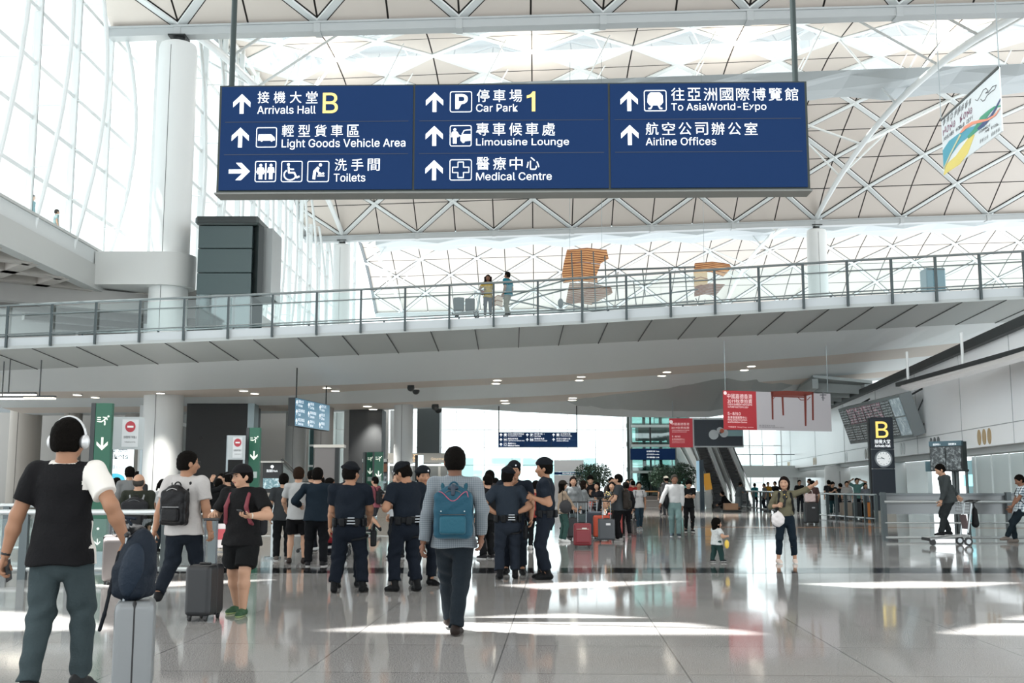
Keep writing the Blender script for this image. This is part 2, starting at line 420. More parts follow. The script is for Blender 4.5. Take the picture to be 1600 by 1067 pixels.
# ---- left glazed wall: mullions, sloping-away transoms, bowed tubes
WX = -21.1
gz = thing('window_1', 'tall leaning glass wall on the left with white mullions', 'window'); gz['kind'] = 'structure'
fr, gp, gk = MB(), MB(), MB(); bt = [0]
zs = [29.3+4.22*i for i in range(0, 24)]
def roof_h(Z):
    for k in range(4):
        a = BEAM[k][0].lerp(BEAM[k][1], -.5/6).y; b = BEAM[k+1][0].lerp(BEAM[k+1][1], -.5/6).y
        if a <= Z <= b: u = (Z-a)/(b-a); return HB+.35+RISE*(1-(2*u-1)**2)
    return HB+.4
for i, Z in enumerate(zs):
    z0 = 12.4 if Z < 55.5 else 0; z1 = roof_h(Z)+.2
    xw = WX if Z < 55.5 else WX+1.1+(Z-55.5)*.02
    fr.box((xw, Z, (z0+z1)/2), (.35, .16, z1-z0)); gk.box((xw+.12, Z+.16, (z0+z1)/2), (.06, .045, z1-z0))
    if i < len(zs)-1:
        Z2 = zs[i+1]; z2 = roof_h(Z2)+.2
        h = z0
        while h < 36:
            zt = min(z1, z2)
            if h < zt+.9: fr.bar((xw, Z, h), (xw, Z2, h), .12, .2)
            h += 2.5
        gp.add([(xw-.05, Z, z0), (xw-.05, Z2, z0), (xw-.05, Z2, z2), (xw-.05, Z, z1)], [(0, 1, 2, 3)])
wbuild(gk, 'gasket', DARK, gz); wbuild(fr, 'window_frame', STEEL_W, gz); wbuild(gp, 'pane', glass('#c6cbcc', .2, 'wall_glass'), gz)
bw = []
for i, Z in enumerate(zs):
    if Z < 35 or Z > 112: continue
    z0 = 12.4 if Z < 55.5 else 7.5; xw = WX if Z < 55.5 else WX+1.1+(Z-55.5)*.02
    top = min(roof_h(Z)-.3, 30.8); pts = []
    for j in range(13):
        a = j/12; h = z0+(top-z0)*a; off = .25+1.3*math.sin(math.pi*min(a*.85+.02, 1))
        pts.append((xw+off, Z, h))
    t = thing('bowed_tube', 'white bowed steel tube before the left glass wall, %s from the near end' % ORD[len(bw)], 'steel tube', (xw, Z, z0), group='bowed tubes along the left glass wall')
    bw.append(Z); m = MB(); m.tube(pts, .11, 8); wbuild(m, 'tube', STEEL_W, t, True)
    for h in range(1, 7):
        p = V(pts[min(h*2, 12)]); m = MB(); m.tube([p, (xw, Z, p.z)], .03, 6); wbuild(m, 'stay', STEEL_W, t)
# gable edge of the roof against the glass
m = MB()
for k in (2, 3):
    pts = [vault(k, -.5, i/14, -.05) for i in range(15)]
    for i in range(14): m.bar(pts[i], pts[i+1], .35, .3)
struct(m.build('trim_8', mat('#5d6366', .5, name='gable_edge')))
# planted hill and pale building far outside the glass
m = MB(); m.box((-60, 60, 3), (20, 90, 6)); o = m.build('outside_building', mat('#cfd8d8', .8, name='far_facade')); tag(o, 'pale low building outside beyond the left glass wall', 'building')

# ---- upper floor at the left, its edge and coffered soffit
XE = WX+.45
m = MB(); m.box(((XE-40)/2, 41.5, 12.55), (XE+40, 28.5, .75)); struct(m.build('floor_upper', mat('#c3c6c6', .5, name='slab_edge')))
m = MB(); m.box((XE-.2, 41.5, 11.6), (.6, 28.5, 1.2)); m.box(((XE-40)/2, 55.5, 11.6), (XE+40, .6, 1.2)); m.box((XE+.06, 41.5, 12.98), (.1, 28.5, .12)); struct(m.build('trim_9', mat('#b0b1af', .5, name='edge_beam')))
m = MB(); lo, hi = 27.5, 55.5
def cl(p, q):
    for lim, f in ((lo, 1), (hi, -1)):
        if (p.y-lim)*f < 0 and (q.y-lim)*f < 0: return None
        if (p.y-lim)*f < 0: p = p.lerp(q, (lim-p.y)/(q.y-p.y))
        elif (q.y-lim)*f < 0: q = q.lerp(p, (lim-q.y)/(p.y-q.y))
    return p, q
for i in range(-5, 14):
    y0 = 26+i*3.4+.3
    for sg in (1, -1):
        r_ = cl(V((XE-.4, y0, 11.55)), V((XE-11, y0+sg*10.6, 11.55)))
        if r_ and (r_[0]-r_[1]).length > .3: m.bar(r_[0], r_[1], .65, 1.2)
m.box((XE-15, 41.5, 11.1), (8, 28, .6)); struct(m.build('ceiling_coffer', mat('#aca6a0', .6, name='coffer_plaster')))
for ci, (x, y) in enumerate(((XE-3.8, 39.6), (XE-3.8, 46.4), (XE-7, 43), (XE-7, 49.8), (XE-3.8, 53.2))):
    m = MB(); m.box((0, 0, 0), (.7, .7, .06)); o = m.build('coffer_light', mat('#ffd9a8', .5, emit=5, name='warm_lamp'), loc=(x, y, 12.14)); tag(o, 'warm square light in the coffered soffit at upper left, %s from the near end' % ORD[ci], 'ceiling light', 'warm lights in the upper left coffers')
m = MB(); c = V((A1.x, A1.y, 0)); ri = 1.3
prof = [V((WX+.5, c.y-ri, 0)), ] + [c+V((ri*math.sin(R(a)), -ri*math.cos(R(a)), 0)) for a in range(0, 181, 15)]+[V((WX+.5, c.y+ri, 0))]
m.prism([p+V((0, 0, 11.2)) for p in prof], (0, 0, 1.65)); struct(m.build('wall_ring', mat('#c2c3c1', .5, name='ring_plaster'), smooth=True))
m = MB()
for i in range(12):
    for sg in (1, -1):
        a = V((-15.5, 58+i*3.6, 10.6)); b = V((-26, 58+i*3.6+sg*8, 10.6)); m.bar(a, b, .6, 1.0)
m.box((-28, 76, 11.25), (26, 41, .3)); m.box((-15.2, 78, 10.8), (.6, 38, 1.3)); struct(m.build('ceiling_rear', mat('#9a9895', .6, name='rear_coffer')))
m = MB(); m.box((-30, 92, 6), (28, .4, 11))
for i in range(6): m.box((-28, 83.5-i*.1, 6+i*.7), (18, .5, .3))
struct(m.build('wall_slats', mat('#6d7172', .6, name='slat_grey')))

# ---- the bridge: deck edge, panels, belly, soffit strips
def interp(t, x):
    if x <= t[0][0]: (a, b), (c, d) = t[0], t[1]
    elif x >= t[-1][0]: (a, b), (c, d) = t[-2], t[-1]
    else:
        for i in range(len(t)-1):
            if t[i][0] <= x <= t[i+1][0]: (a, b), (c, d) = t[i], t[i+1]; break
    return b+(d-b)*(x-a)/(c-a)
def Zn(px): return 41-3.7*px/1600
LN = [[(0, 546), (400, 530), (880, 508), (1320, 481), (1600, 467)],
      [(0, 579), (400, 562), (880, 539), (1320, 516), (1600, 502)],
      [(0, 612), (240, 611), (520, 602), (880, 586), (1300, 555), (1600, 526)],
      [(0, 623), (440, 619), (543, 611), (720, 603), (840, 598), (1320, 568), (1600, 543)],
      [(0, 637), (440, 633), (615, 629), (720, 624), (840, 619), (1000, 610), (1160, 599), (1300, 588), (1600, 560)],
      [(0, 646), (440, 642), (560, 640), (700, 635), (840, 629), (1000, 620), (1160, 608), (1300, 596), (1600, 572)],
      [(0, 650), (440, 646), (560, 642), (700, 637), (840, 645), (985, 652), (1130, 652), (1220, 625), (1300, 600), (1600, 578)]]
DZ = [0, 4.4, 10, 14.5, 18.5, 22, 25]
def spt(X, Z, line):
    px = 800
    for _ in range(6):
        y = interp(line, px); pt = P(px, y, Z); px += (X-pt.x)/Z*1700
    return P(px, interp(line, px), Z)
ST = [10+69.2*k for k in range(-4, 27)]
E0 = [P(x, interp(LN[0], x), Zn(x)) for x in ST]
ROWS = [[spt(e.x*(1 if i < 2 else 1+.004*DZ[i]), e.y+DZ[i], LN[i]) for e in E0] for i in range(7)]
ROWS[0] = E0
def strip(i): m = MB(); m.grid([ROWS[i+1], ROWS[i]]); return m
struct(strip(0).build('ceiling_panels', GREYP))
for nm, i, mt in (('ceiling_belly', 1, BLUEG), ('ceiling_strip', 2, BEIGE), ('ceiling_band', 3, BLUEG), ('ceiling_inner', 4, BEIGE), ('ceiling_rim', 5, mat('#d6dada', .5, name='rim_grey'))):
    struct(strip(i).build(nm, mt, smooth=False))
m = MB()
for i in range(len(ST)-1):
    a = ROWS[0][i].lerp(ROWS[0][i+1], .58); b = ROWS[1][i].lerp(ROWS[1][i+1], .58); a.z -= .01; b.z -= .01; m.bar(a, b, .035, .03)
struct(m.build('trim_10', mat('#4c5050', .6, name='panel_joint')))
# deck slab and far side closing wall so the soffit has a body
m = MB(); top = [e+V((0, 0, .12)) for e in E0]; T2 = [V((e.x, e.y+7.6, e.z+.55)) for e in E0]; T1 = [V((e.x, e.y+.9, e.z+.55)) for e in E0]
m.grid([E0, top]); m.grid([T1, T2]); T3 = [V((p.x, p.y, p.z+.2)) for p in ROWS[6]]; m.grid([T2, T3]); m.grid([T3, ROWS[6]])
struct(m.build('floor_bridge', mat('#aab0b0', .5, name='deck_edge')))
m = MB()                                              # upstand with its cap
hu = .36
for i in range(len(ST)-1):
    a, b = E0[i]+V((0, .05, .06)), E0[i+1]+V((0, .05, .06))
    m.add([a, b, b+V((0, 0, hu)), a+V((0, 0, hu)), a+V((0, .9, hu+.12)), b+V((0, .9, hu+.12))], [(0, 1, 2, 3), (3, 2, 5, 4)])
struct(m.build('trim_11', mat('#bcc3c6', .4, name='upstand')))
def railing(base, hz, rails, post_h, lab, glass_, z0=0):
    t = thing('bridge_railing', lab, 'railing', base[0])
    m = MB()
    for i, p in enumerate(base):
        if i % (1 if glass_ else 2): continue
        m = MB(); m.box(p+V((0, 0, (post_h+z0)/2)), (.075, .1, post_h-z0)); wbuild(m, 'post', mat('#3f484a', .4, .5, name='post_steel'), t)
    for h, r_ in rails:
        m = MB(); m.tube([p+V((0, -.02, h)) for p in base], r_, 8); wbuild(m, 'handrail' if h == rails[0][0] else 'rail', STEEL, t, True)
    if glass_:
        for i in range(len(base)-1):
            a, b = base[i]+V((.05, .08, hu+.08)), base[i+1]+V((-.05, .08, hu+.08))
            m = MB(); m.add([a, b, b+V((0, 0, post_h-hu-.15)), a+V((0, 0, post_h-hu-.15))], [(0, 1, 2, 3)]); wbuild(m, 'glass_pane', GLB, t)
railing([e+V((0, -.06, .05)) for e in E0], 1.6, [(1.62, .045), (1.25, .025), (.5, .025)], 1.62, 'steel and glass railing along the near edge of the bridge', True)
railing([V((e.x, e.y+7.2, e.z+.55)) for e in E0], 1.1, [(1.05, .035), (.62, .02)], 1.05, 'thinner steel railing along the far side of the bridge', False)
# downlights in the soffit strips
def on_strip(x, y):
    for i in (1, 2, 3, 4, 5):
        y0, y1 = interp(LN[i], x), interp(LN[i+1], x)
        if y0-.5 <= y <= y1+.5:
            f = (y-y0)/(y1-y0); return P(x, y, Zn(x)+DZ[i]+(DZ[i+1]-DZ[i])*f)
    return P(x, y, Zn(x)+14)
dlp = None; DLN = [0]
for x, y in ((121, 616), (149, 620), (251, 613.5), (273, 618), (381, 609.5), (398, 614), (511, 605), (524, 609.5), (777, 593), (775, 598), (908, 587.5), (905, 593), (1042, 580), (1034, 586), (1174, 571), (1163, 577),
        (574, 634), (583, 638.5), (788, 625), (790, 629), (895, 620.5), (894, 624), (1002, 613), (998, 617.5), (1109, 606), (1101, 610)):
    p = on_strip(x, y)+V((0, 0, -.04)); sc_ = p.y/1700*6.3
    dn = DLN[0]; DLN[0] += 1; fr_ = dn < 16; pr_ = dn//2 if fr_ else (dn-16)//2
    t = thing('downlight', '%s downlight of the %s pair from the left in the %s bridge soffit strip' % (('upper', 'lower')[dn % 2], ORD[pr_], 'front' if fr_ else 'rear'), 'ceiling light', p, group='round downlights in the bridge soffit')
    if dlp is None:
        m = MB(); m.lathe([(1.0, -.02), (1.18, -.02), (1.18, .25), (1.0, .25)], n=20); fm = m.build('trim_ring', WHITE, t)
        m = MB(); m.cyl((0, 0, -.03), (0, 0, .02), 1.0, 20); lm_ = m.build('lens', LAMP, t); dlp = (fm, lm_)
    else:
        for q in dlp: c2 = q.copy(); COL.objects.link(c2); c2.parent = t
    t.scale = (sc_, sc_*1.0, .3)
    ld = bpy.data.lights.new('downlight_beam', 'SPOT'); ld.energy = 1900; ld.color = (1, .95, .88); ld.spot_size = R(80); ld.spot_blend = .8; ld.shadow_soft_size = .15
    lo = bpy.data.objects.new('downlight_beam', ld); COL.objects.link(lo); lo.location = p+V((0, 0, -.12))
for i, (x0, x1, y) in enumerate(((0, 56, 617), (0, 36, 623), (37, 86, 622.5))):
    a, b = on_strip(x0-(30 if x0 == 0 else 0), y), on_strip(x1, y); a = P(x0-(30 if x0 == 0 else 0), y, 38.5-i); b = P(x1, y, 38.5-i)
    t = thing('linear_light', ['upper', 'lower left', 'lower right'][i]+' white strip light under the bridge at the left edge', 'ceiling light', a)
    m = MB(); m.bar(a, b, .12, .05); wbuild(m, 'tube', LAMP, t); m = MB(); m.bar(a+V((0, 0, .06)), b+V((0, 0, .06)), .2, .06); m.bar(a.lerp(b, .5)+V((0, 0, .06)), a.lerp(b, .5)+V((0, 0, 1.3)), .03, .03, (0, 1, 0)); wbuild(m, 'housing', DARK, t)
for i, (x, y) in enumerate(((642, 602), (650, 607), (680, 632), (685, 637))):
    p = on_strip(x, y); p.z -= .1; q = on_strip(x, y); q.z += .1
    s_ = p.y/50
    t = thing('security_camera', ['dark round camera under the bridge soffit, left of a pair', 'white and dark dome camera under the bridge soffit, right of a pair', 'small dark camera at the soffit rim', 'small white dome camera at the soffit rim'][i], 'camera', p)
    m = MB(); m.cyl((0, 0, 0), (0, 0, .3*s_), .16*s_, 14); m.build('mount', WHITE if i % 2 else DARK, t); m = MB(); m.ball((0, 0, -.02), .17*s_, 14, 8); m.build('dome', DARK, t, True)

# ---- far glazed end wall and outside light wells
def gridwall(name, lab, x0, x1, Z, z0, z1, nx, nz, w_=.14, pane=None, slant=0.0, kindname='window'):
    t = thing(name, lab, kindname, (x0, Z, z0)); t['kind'] = 'structure'; m = MB()
    for i in range(nx+1):
        x = x0+(x1-x0)*i/nx; m.box((x, Z+slant*(x-x0), (z0+z1)/2), (w_, .2, z1-z0))
    for j in range(nz+1):
        z = z0+(z1-z0)*j/nz; m.bar((x0, Z, z), (x1, Z+slant*(x1-x0), z), .16, w_)
    wbuild(m, 'window_frame', mat('#f4f6f6', .4, name='frame_white'), t)
    m = MB(); m.add([(x0, Z+.05, z0), (x1, Z+.05+slant*(x1-x0), z0), (x1, Z+.05+slant*(x1-x0), z1), (x0, Z+.05, z1)], [(0, 1, 2, 3)]); wbuild(m, 'pane', pane or GL, t)
gridwall('window_2', 'tall white gridded glass end wall in the centre background', -22, 22, 96, 0, 12.4, 18, 8, .05)
gridwall('window_3', 'glass wall behind the escalators', 12, 28, 92, 0, 7, 6, 3, .08)
# translucent lower storefront band in the end wall
m = MB()
for i in range(5): m.box((-7.4+i*3.3, 95.5, 1.9), (3.1, .1, 3.6))
struct(m.build('window_4', glass('#dcefee', .5, 'green_glass')))

# ---- right white wall with its seams, ovals and recessed shop fronts
def W(Z, z, off=0): return V((11+.127*Z+off, Z, z))
WN = V((1, -.127, 0)).normalized()
m = MB(); Za, Zb = 24, 98
m.prism([W(Za, 2.66), W(Zb, 2.66), W(Zb, 6.1), W(Za, 6.1)], WN*.5); struct(m.build('wall_right', mat('#f3f4f5', .35, var=.02, vscale=.3, name='enamel_panel')))
m = MB(); sm = mat('#9fa3a4', .6, name='seam')
for Z in (28, 33, 38.5, 45, 53, 62, 73, 86): m.bar(W(Z, 2.66)-WN*.004, W(Z, 6.1)-WN*.004, .012, .02, WN)
m.bar(W(Za, 3.3)-WN*.004, W(Zb, 3.3)-WN*.004, .012, .025); struct(m.build('trim_12', sm))
m = MB(); m.prism([W(Za, 2.45, .3), W(Zb, 2.45, .3), W(Zb, 2.68, .3), W(Za, 2.68, .3)], WN*.6); struct(m.build('trim_13', mat('#b9bdbd', .5, name='lintel')))
for nm, (za, zb), c, em in (('wall_recess', (24, 37), '#b9cfca', 0), ('wall_recess_pale', (37, 43), '#d5dedd', 0), ('wall_recess_shop', (50, 98), '#dfe3e2', 0)):
    m = MB(); m.prism([W(za, 0, 1.6), W(zb, 0, 1.6), W(zb, 2.5, 1.6), W(za, 2.5, 1.6)], WN*.2); struct(m.build(nm, mat(c, .25, name='back_painted_glass')))
m = MB(); m.prism([W(43, 0, 3.4), W(50, 0, 3.4), W(50, 2.5, 3.4), W(43, 2.5, 3.4)], WN*.2); struct(m.build('wall_recess_blue', mat('#4aa3ad', .3, name='teal_shop')))
m = MB(); m.prism([W(44, 2.0, 1.4), W(49.5, 2.0, 1.4), W(49.5, 2.45, 1.4), W(44, 2.45, 1.4)], WN*.12); o = m.build('shop_sign', mat('#2b6d7c', .4, name='teal_sign')); tag(o, 'teal shop sign over the doorway behind the barrier', 'sign')
m = MB(); m.box(W(46.5, 1.6, 3.0), (.1, 3.5, .5)); o = m.build('shop_screen', mat('#9fe4ee', .4, emit=1.2, name='cyan_light')); tag(o, 'bright cyan lit strip inside the teal shop', 'light')
m = MB()
for Z in (25.5, 28, 30.5, 33, 35.5, 38, 40, 42): m.box(W(Z, 1.25, 1.45), (.05, .04, 2.5))
struct(m.build('trim_14', mat('#e3ebea', .4, name='glass_joint')))
for i, Z in enumerate((51.5, 66, 85)):
    p = W(Z, 0, .2); column(p, .75, 2.6, ['wide white column behind the pointing woman', 'white column right of the escalators behind the barrier', 'farthest white column beside the escalators'][i], head=False)
ovc = None
for ci, (Z, n_, c) in enumerate(((36.5, 3, '#b49768'), (31.5, 2, '#d9dcdc'), (42.8, 3, '#55585a'), (48, 2, '#d5d8d8'), (56, 3, '#6f675c'), (62, 2, '#d2d5d5'), (74, 3, '#9a8462'), (88, 3, '#b9a06a'))):
    for q in range(n_):
        p = W(Z-q*.55, 2.98)-WN*.02
        t = thing('wall_oval', 'small %s oval medallion in a row on the white wall band' % ('pale' if n_ == 2 else 'brown'), 'wall ornament', p, math.atan2(WN.y, WN.x)+math.pi/2, group='oval medallions on the right wall band, set %d' % (ci+1))
        t['label'] = ['gold oval medallion on the white wall band near the right edge', 'pale oval medallion on the wall band left of the gold ones', 'dark oval medallion beside the tall pillar with the letter', 'pale oval medallion just left of the tall pillar',
            'dark oval medallion on the band over the teal shop', 'pale oval medallion on the band over the white columns', 'bronze oval medallion on the band, below the grey poster', 'gold oval medallion at the far end of the wall band'][ci]
        if n_ == 3: t['label'] = t['label'].replace(' medallion', ' medallion, %s of three,' % ('right', 'middle', 'left')[q])
        else: t['label'] = t['label'].replace(' medallion', ' medallion, %s of two,' % ('right', 'left')[q])
        m = MB(); m.prism([(.19*math.cos(a*math.pi/10), 0, .26*math.sin(a*math.pi/10)) for a in range(20)], (0, -.03, 0)); m.build('plate', mat(c, .4, .3, name='oval_enamel'), t)
        if n_ == 3: m = MB(); m.box((0, -.04, 0), (.06, .02, .3)); m.build('mark', WHITE, t)
# mezzanine ribs and hanging canopy above the right wall
m = MB()
a0, a1 = P(1310, 626, 60), P(1600, 548, 33)
for i in range(12):
    p = W(56+i*2.6, 6.25, .2); m.bar(p, p+V((-2.7, .9, .25)), .26, .45)
m.bar(W(55, 6.25, .1), W(88, 6.25, .1), .4, .45); m.bar(W(55, 6.5, -2.6), W(88, 6.5, -2.6), .3, .5)
m.prism([W(55, 6.5, .3), W(88, 6.5, .3), W(88, 6.8, -2.7), W(55, 6.8, -2.7)], (0, 0, .15)); struct(m.build('ceiling_mezzanine', mat('#a9b1b1', .5, name='mezzanine_grey')))
m = MB(); m.bar(W(24, 6.12, -.06), W(84, 6.12, -.06), .3, .3); struct(m.build('trim_15', DARK))
t = thing('hanging_canopy', 'pale suspended canopy panel over the flight information board', 'canopy')
c0, c1, c2, c3 = P(1405, 605, 40), P(1422, 611, 38.5), P(1640, 553, 27.5), P(1640, 541, 29.5)
m = MB(); m.prism([c0, c1, c2, c3], (0, 0, .12)); wbuild(m, 'panel', mat('#c6c4c3', .5, name='canopy_white'), t)
m = MB()
for f in (.08, .5, .9): p = c0.lerp(c3, f)+V((0, 0, .1)); m.tube([p, p+V((0, 0, 1.1))], .05, 8)
wbuild(m, 'hanger', STEEL_W, t); m = MB(); m.bar(c0+V((0, .1, .1)), c3+V((0, .1, .1)), .2, .14); wbuild(m, 'edge', DARK, t)

# ---- hall behind and beside the viewer, closing the far lower left
m = MB(); m.box((-28, 70, 3), (30, .4, 6)); struct(m.build('wall_left', mat('#b9b6b1', .6, name='left_hall_wall')))

# ---- plain roof over the foreground with its lens-shaped roof lights (out of frame; they shape the sun pools)
def lens(pts): return [V((p[0], p[1], 0)) if len(p) == 3 else G(*p) for p in pts]
LENS = [[(497, 985), (620, 975), (720, 966), (800, 961), (890, 959), (1000, 965), (1100, 977), (1195, 991), (900, 991), (700, 989.5)],
    [(-120, 950), (0, 955), (70, 958), (130, 968), (182, 984), (60, 985), (-120, 985)],
    [(1468, 991), (1540, 975), (1600, 962), (1700, 955), (1700, 992)],
    [(120, 914), (240, 909), (440, 905), (330, 913), (200, 920)], [(780, 914), (900, 909), (1080, 908), (950, 917), (850, 921)], [(1250, 912), (1420, 908), (1600, 910), (1500, 918), (1350, 919)],
    [(-14, -9, 0), (-3, -12, 0), (8, -11, 0), (14, -9, 0), (6, -6, 0), (-6, -5.4, 0)], [(-14, -1, 0), (-4, -2.6, 0), (6, -2, 0), (10, 0, 0), (2, 1.6, 0), (-8, 1.2, 0)], [(-16, 4, 0), (-10, 3, 0), (-8, 8, 0), (-15, 9, 0)], [(10, 3, 0), (16, 2, 0), (20, 8, 0), (12, 9, 0)]]  # openings added behind and beside the view, so their sun pools bounce light
ZR = 31.5
cu = bpy.data.curves.new('roof_outline', 'CURVE'); cu.dimensions = '2D'; cu.fill_mode = 'BOTH'; cu.extrude = .05
def spl(pts):
    sp = cu.splines.new('POLY'); sp.points.add(len(pts)-1); sp.use_cyclic_u = True
    for q, p in zip(sp.points, pts): q.co = (p.x, p.y, 0, 1)
yb = vault(1, 3, 8/14).y
spl([V((-40, -60, 0)), V((70, -60, 0)), V((70, yb+.5, 0)), V((-40, yb+.5, 0))])
for L_ in LENS:
    spl([p-SUN_DIR*(ZR/-SUN_DIR.z) for p in lens(L_)])
o = bpy.data.objects.new('roof_outline', cu); COL.objects.link(o); bpy.context.view_layer.update()
me = bpy.data.meshes.new_from_object(o.evaluated_get(bpy.context.evaluated_depsgraph_get())); bpy.data.objects.remove(o)
me.materials.clear(); me.materials.append(PANEL)
o = bpy.data.objects.new('ceiling_near', me); COL.objects.link(o); o.location.z = ZR; struct(o)
# ================================================================== soft bodies: distance fields meshed as one smooth surface
def rotm(yaw=0, pitch=0, roll=0): return np.array(M.Rotation(yaw, 3, 'Z') @ M.Rotation(pitch, 3, 'X') @ M.Rotation(roll, 3, 'Y'))
def A(*p): return np.array(p, float)
def cap(a, b, ra, rb=None, sq=1.0, cuts=None, rot=None):   # tapered capsule, squashed front to back by sq
    return dict(t='c', a=np.array(a, float), b=np.array(b, float), ra=ra, rb=ra if rb is None else rb, sq=sq, cuts=cuts, rot=rot)
def ell(c, r, rot=None, cuts=None): return dict(t='e', c=np.array(c, float), r=np.array(r, float), rot=rot, cuts=cuts)
def rbox(c, h, rd, rot=None, cuts=None): return dict(t='b', c=np.array(c, float), h=np.array(h, float), rd=rd, rot=rot, cuts=cuts)
def _bound(p):
    if p['t'] == 'c':
        r = max(p['ra'], p['rb']); return np.minimum(p['a'], p['b'])-r, np.maximum(p['a'], p['b'])+r
    if p['t'] == 'e': r = p['r'].max() if p['rot'] is not None else p['r']
    else: r = (np.linalg.norm(p['h']) if p['rot'] is not None else p['h'])+p['rd']
    return p['c']-r, p['c']+r
def _dist(p, X, Y, Z):
    if p['t'] == 'c':
        a, b = p['a'].copy(), p['b'].copy(); sq = p['sq']
        if sq != 1:
            rt = p['rot']
            if rt is not None:
                def tr(q): return rt.T @ q
                c0 = a.copy(); dx, dy, dz = X-c0[0], Y-c0[1], Z-c0[2]
                X = rt[0, 0]*dx+rt[1, 0]*dy+rt[2, 0]*dz; Y = (rt[0, 1]*dx+rt[1, 1]*dy+rt[2, 1]*dz)/sq; Z = rt[0, 2]*dx+rt[1, 2]*dy+rt[2, 2]*dz
                b = rt.T @ (b-c0); a = np.zeros(3); b[1] /= sq
            else: Y = Y/sq; a[1] /= sq; b[1] /= sq
        ba = b-a; L = max(ba @ ba, 1e-9)
        h = np.clip(((X-a[0])*ba[0]+(Y-a[1])*ba[1]+(Z-a[2])*ba[2])/L, 0, 1)
        d = np.sqrt((X-a[0]-h*ba[0])**2+(Y-a[1]-h*ba[1])**2+(Z-a[2]-h*ba[2])**2)-(p['ra']+(p['rb']-p['ra'])*h)
        return d*(min(1, sq)**.5)
    c = p['c']; dx, dy, dz = X-c[0], Y-c[1], Z-c[2]
    if p['rot'] is not None:
        rt = p['rot']; dx, dy, dz = rt[0, 0]*dx+rt[1, 0]*dy+rt[2, 0]*dz, rt[0, 1]*dx+rt[1, 1]*dy+rt[2, 1]*dz, rt[0, 2]*dx+rt[1, 2]*dy+rt[2, 2]*dz
    if p['t'] == 'e':
        r = p['r']; k0 = np.sqrt((dx/r[0])**2+(dy/r[1])**2+(dz/r[2])**2); k1 = np.sqrt((dx/r[0]**2)**2+(dy/r[1]**2)**2+(dz/r[2]**2)**2)+1e-9
        return k0*(k0-1)/k1
    h = p['h']; qx, qy, qz = abs(dx)-h[0], abs(dy)-h[1], abs(dz)-h[2]
    return np.sqrt(np.maximum(qx, 0)**2+np.maximum(qy, 0)**2+np.maximum(qz, 0)**2)+np.minimum(np.maximum(qx, np.maximum(qy, qz)), 0)-p['rd']
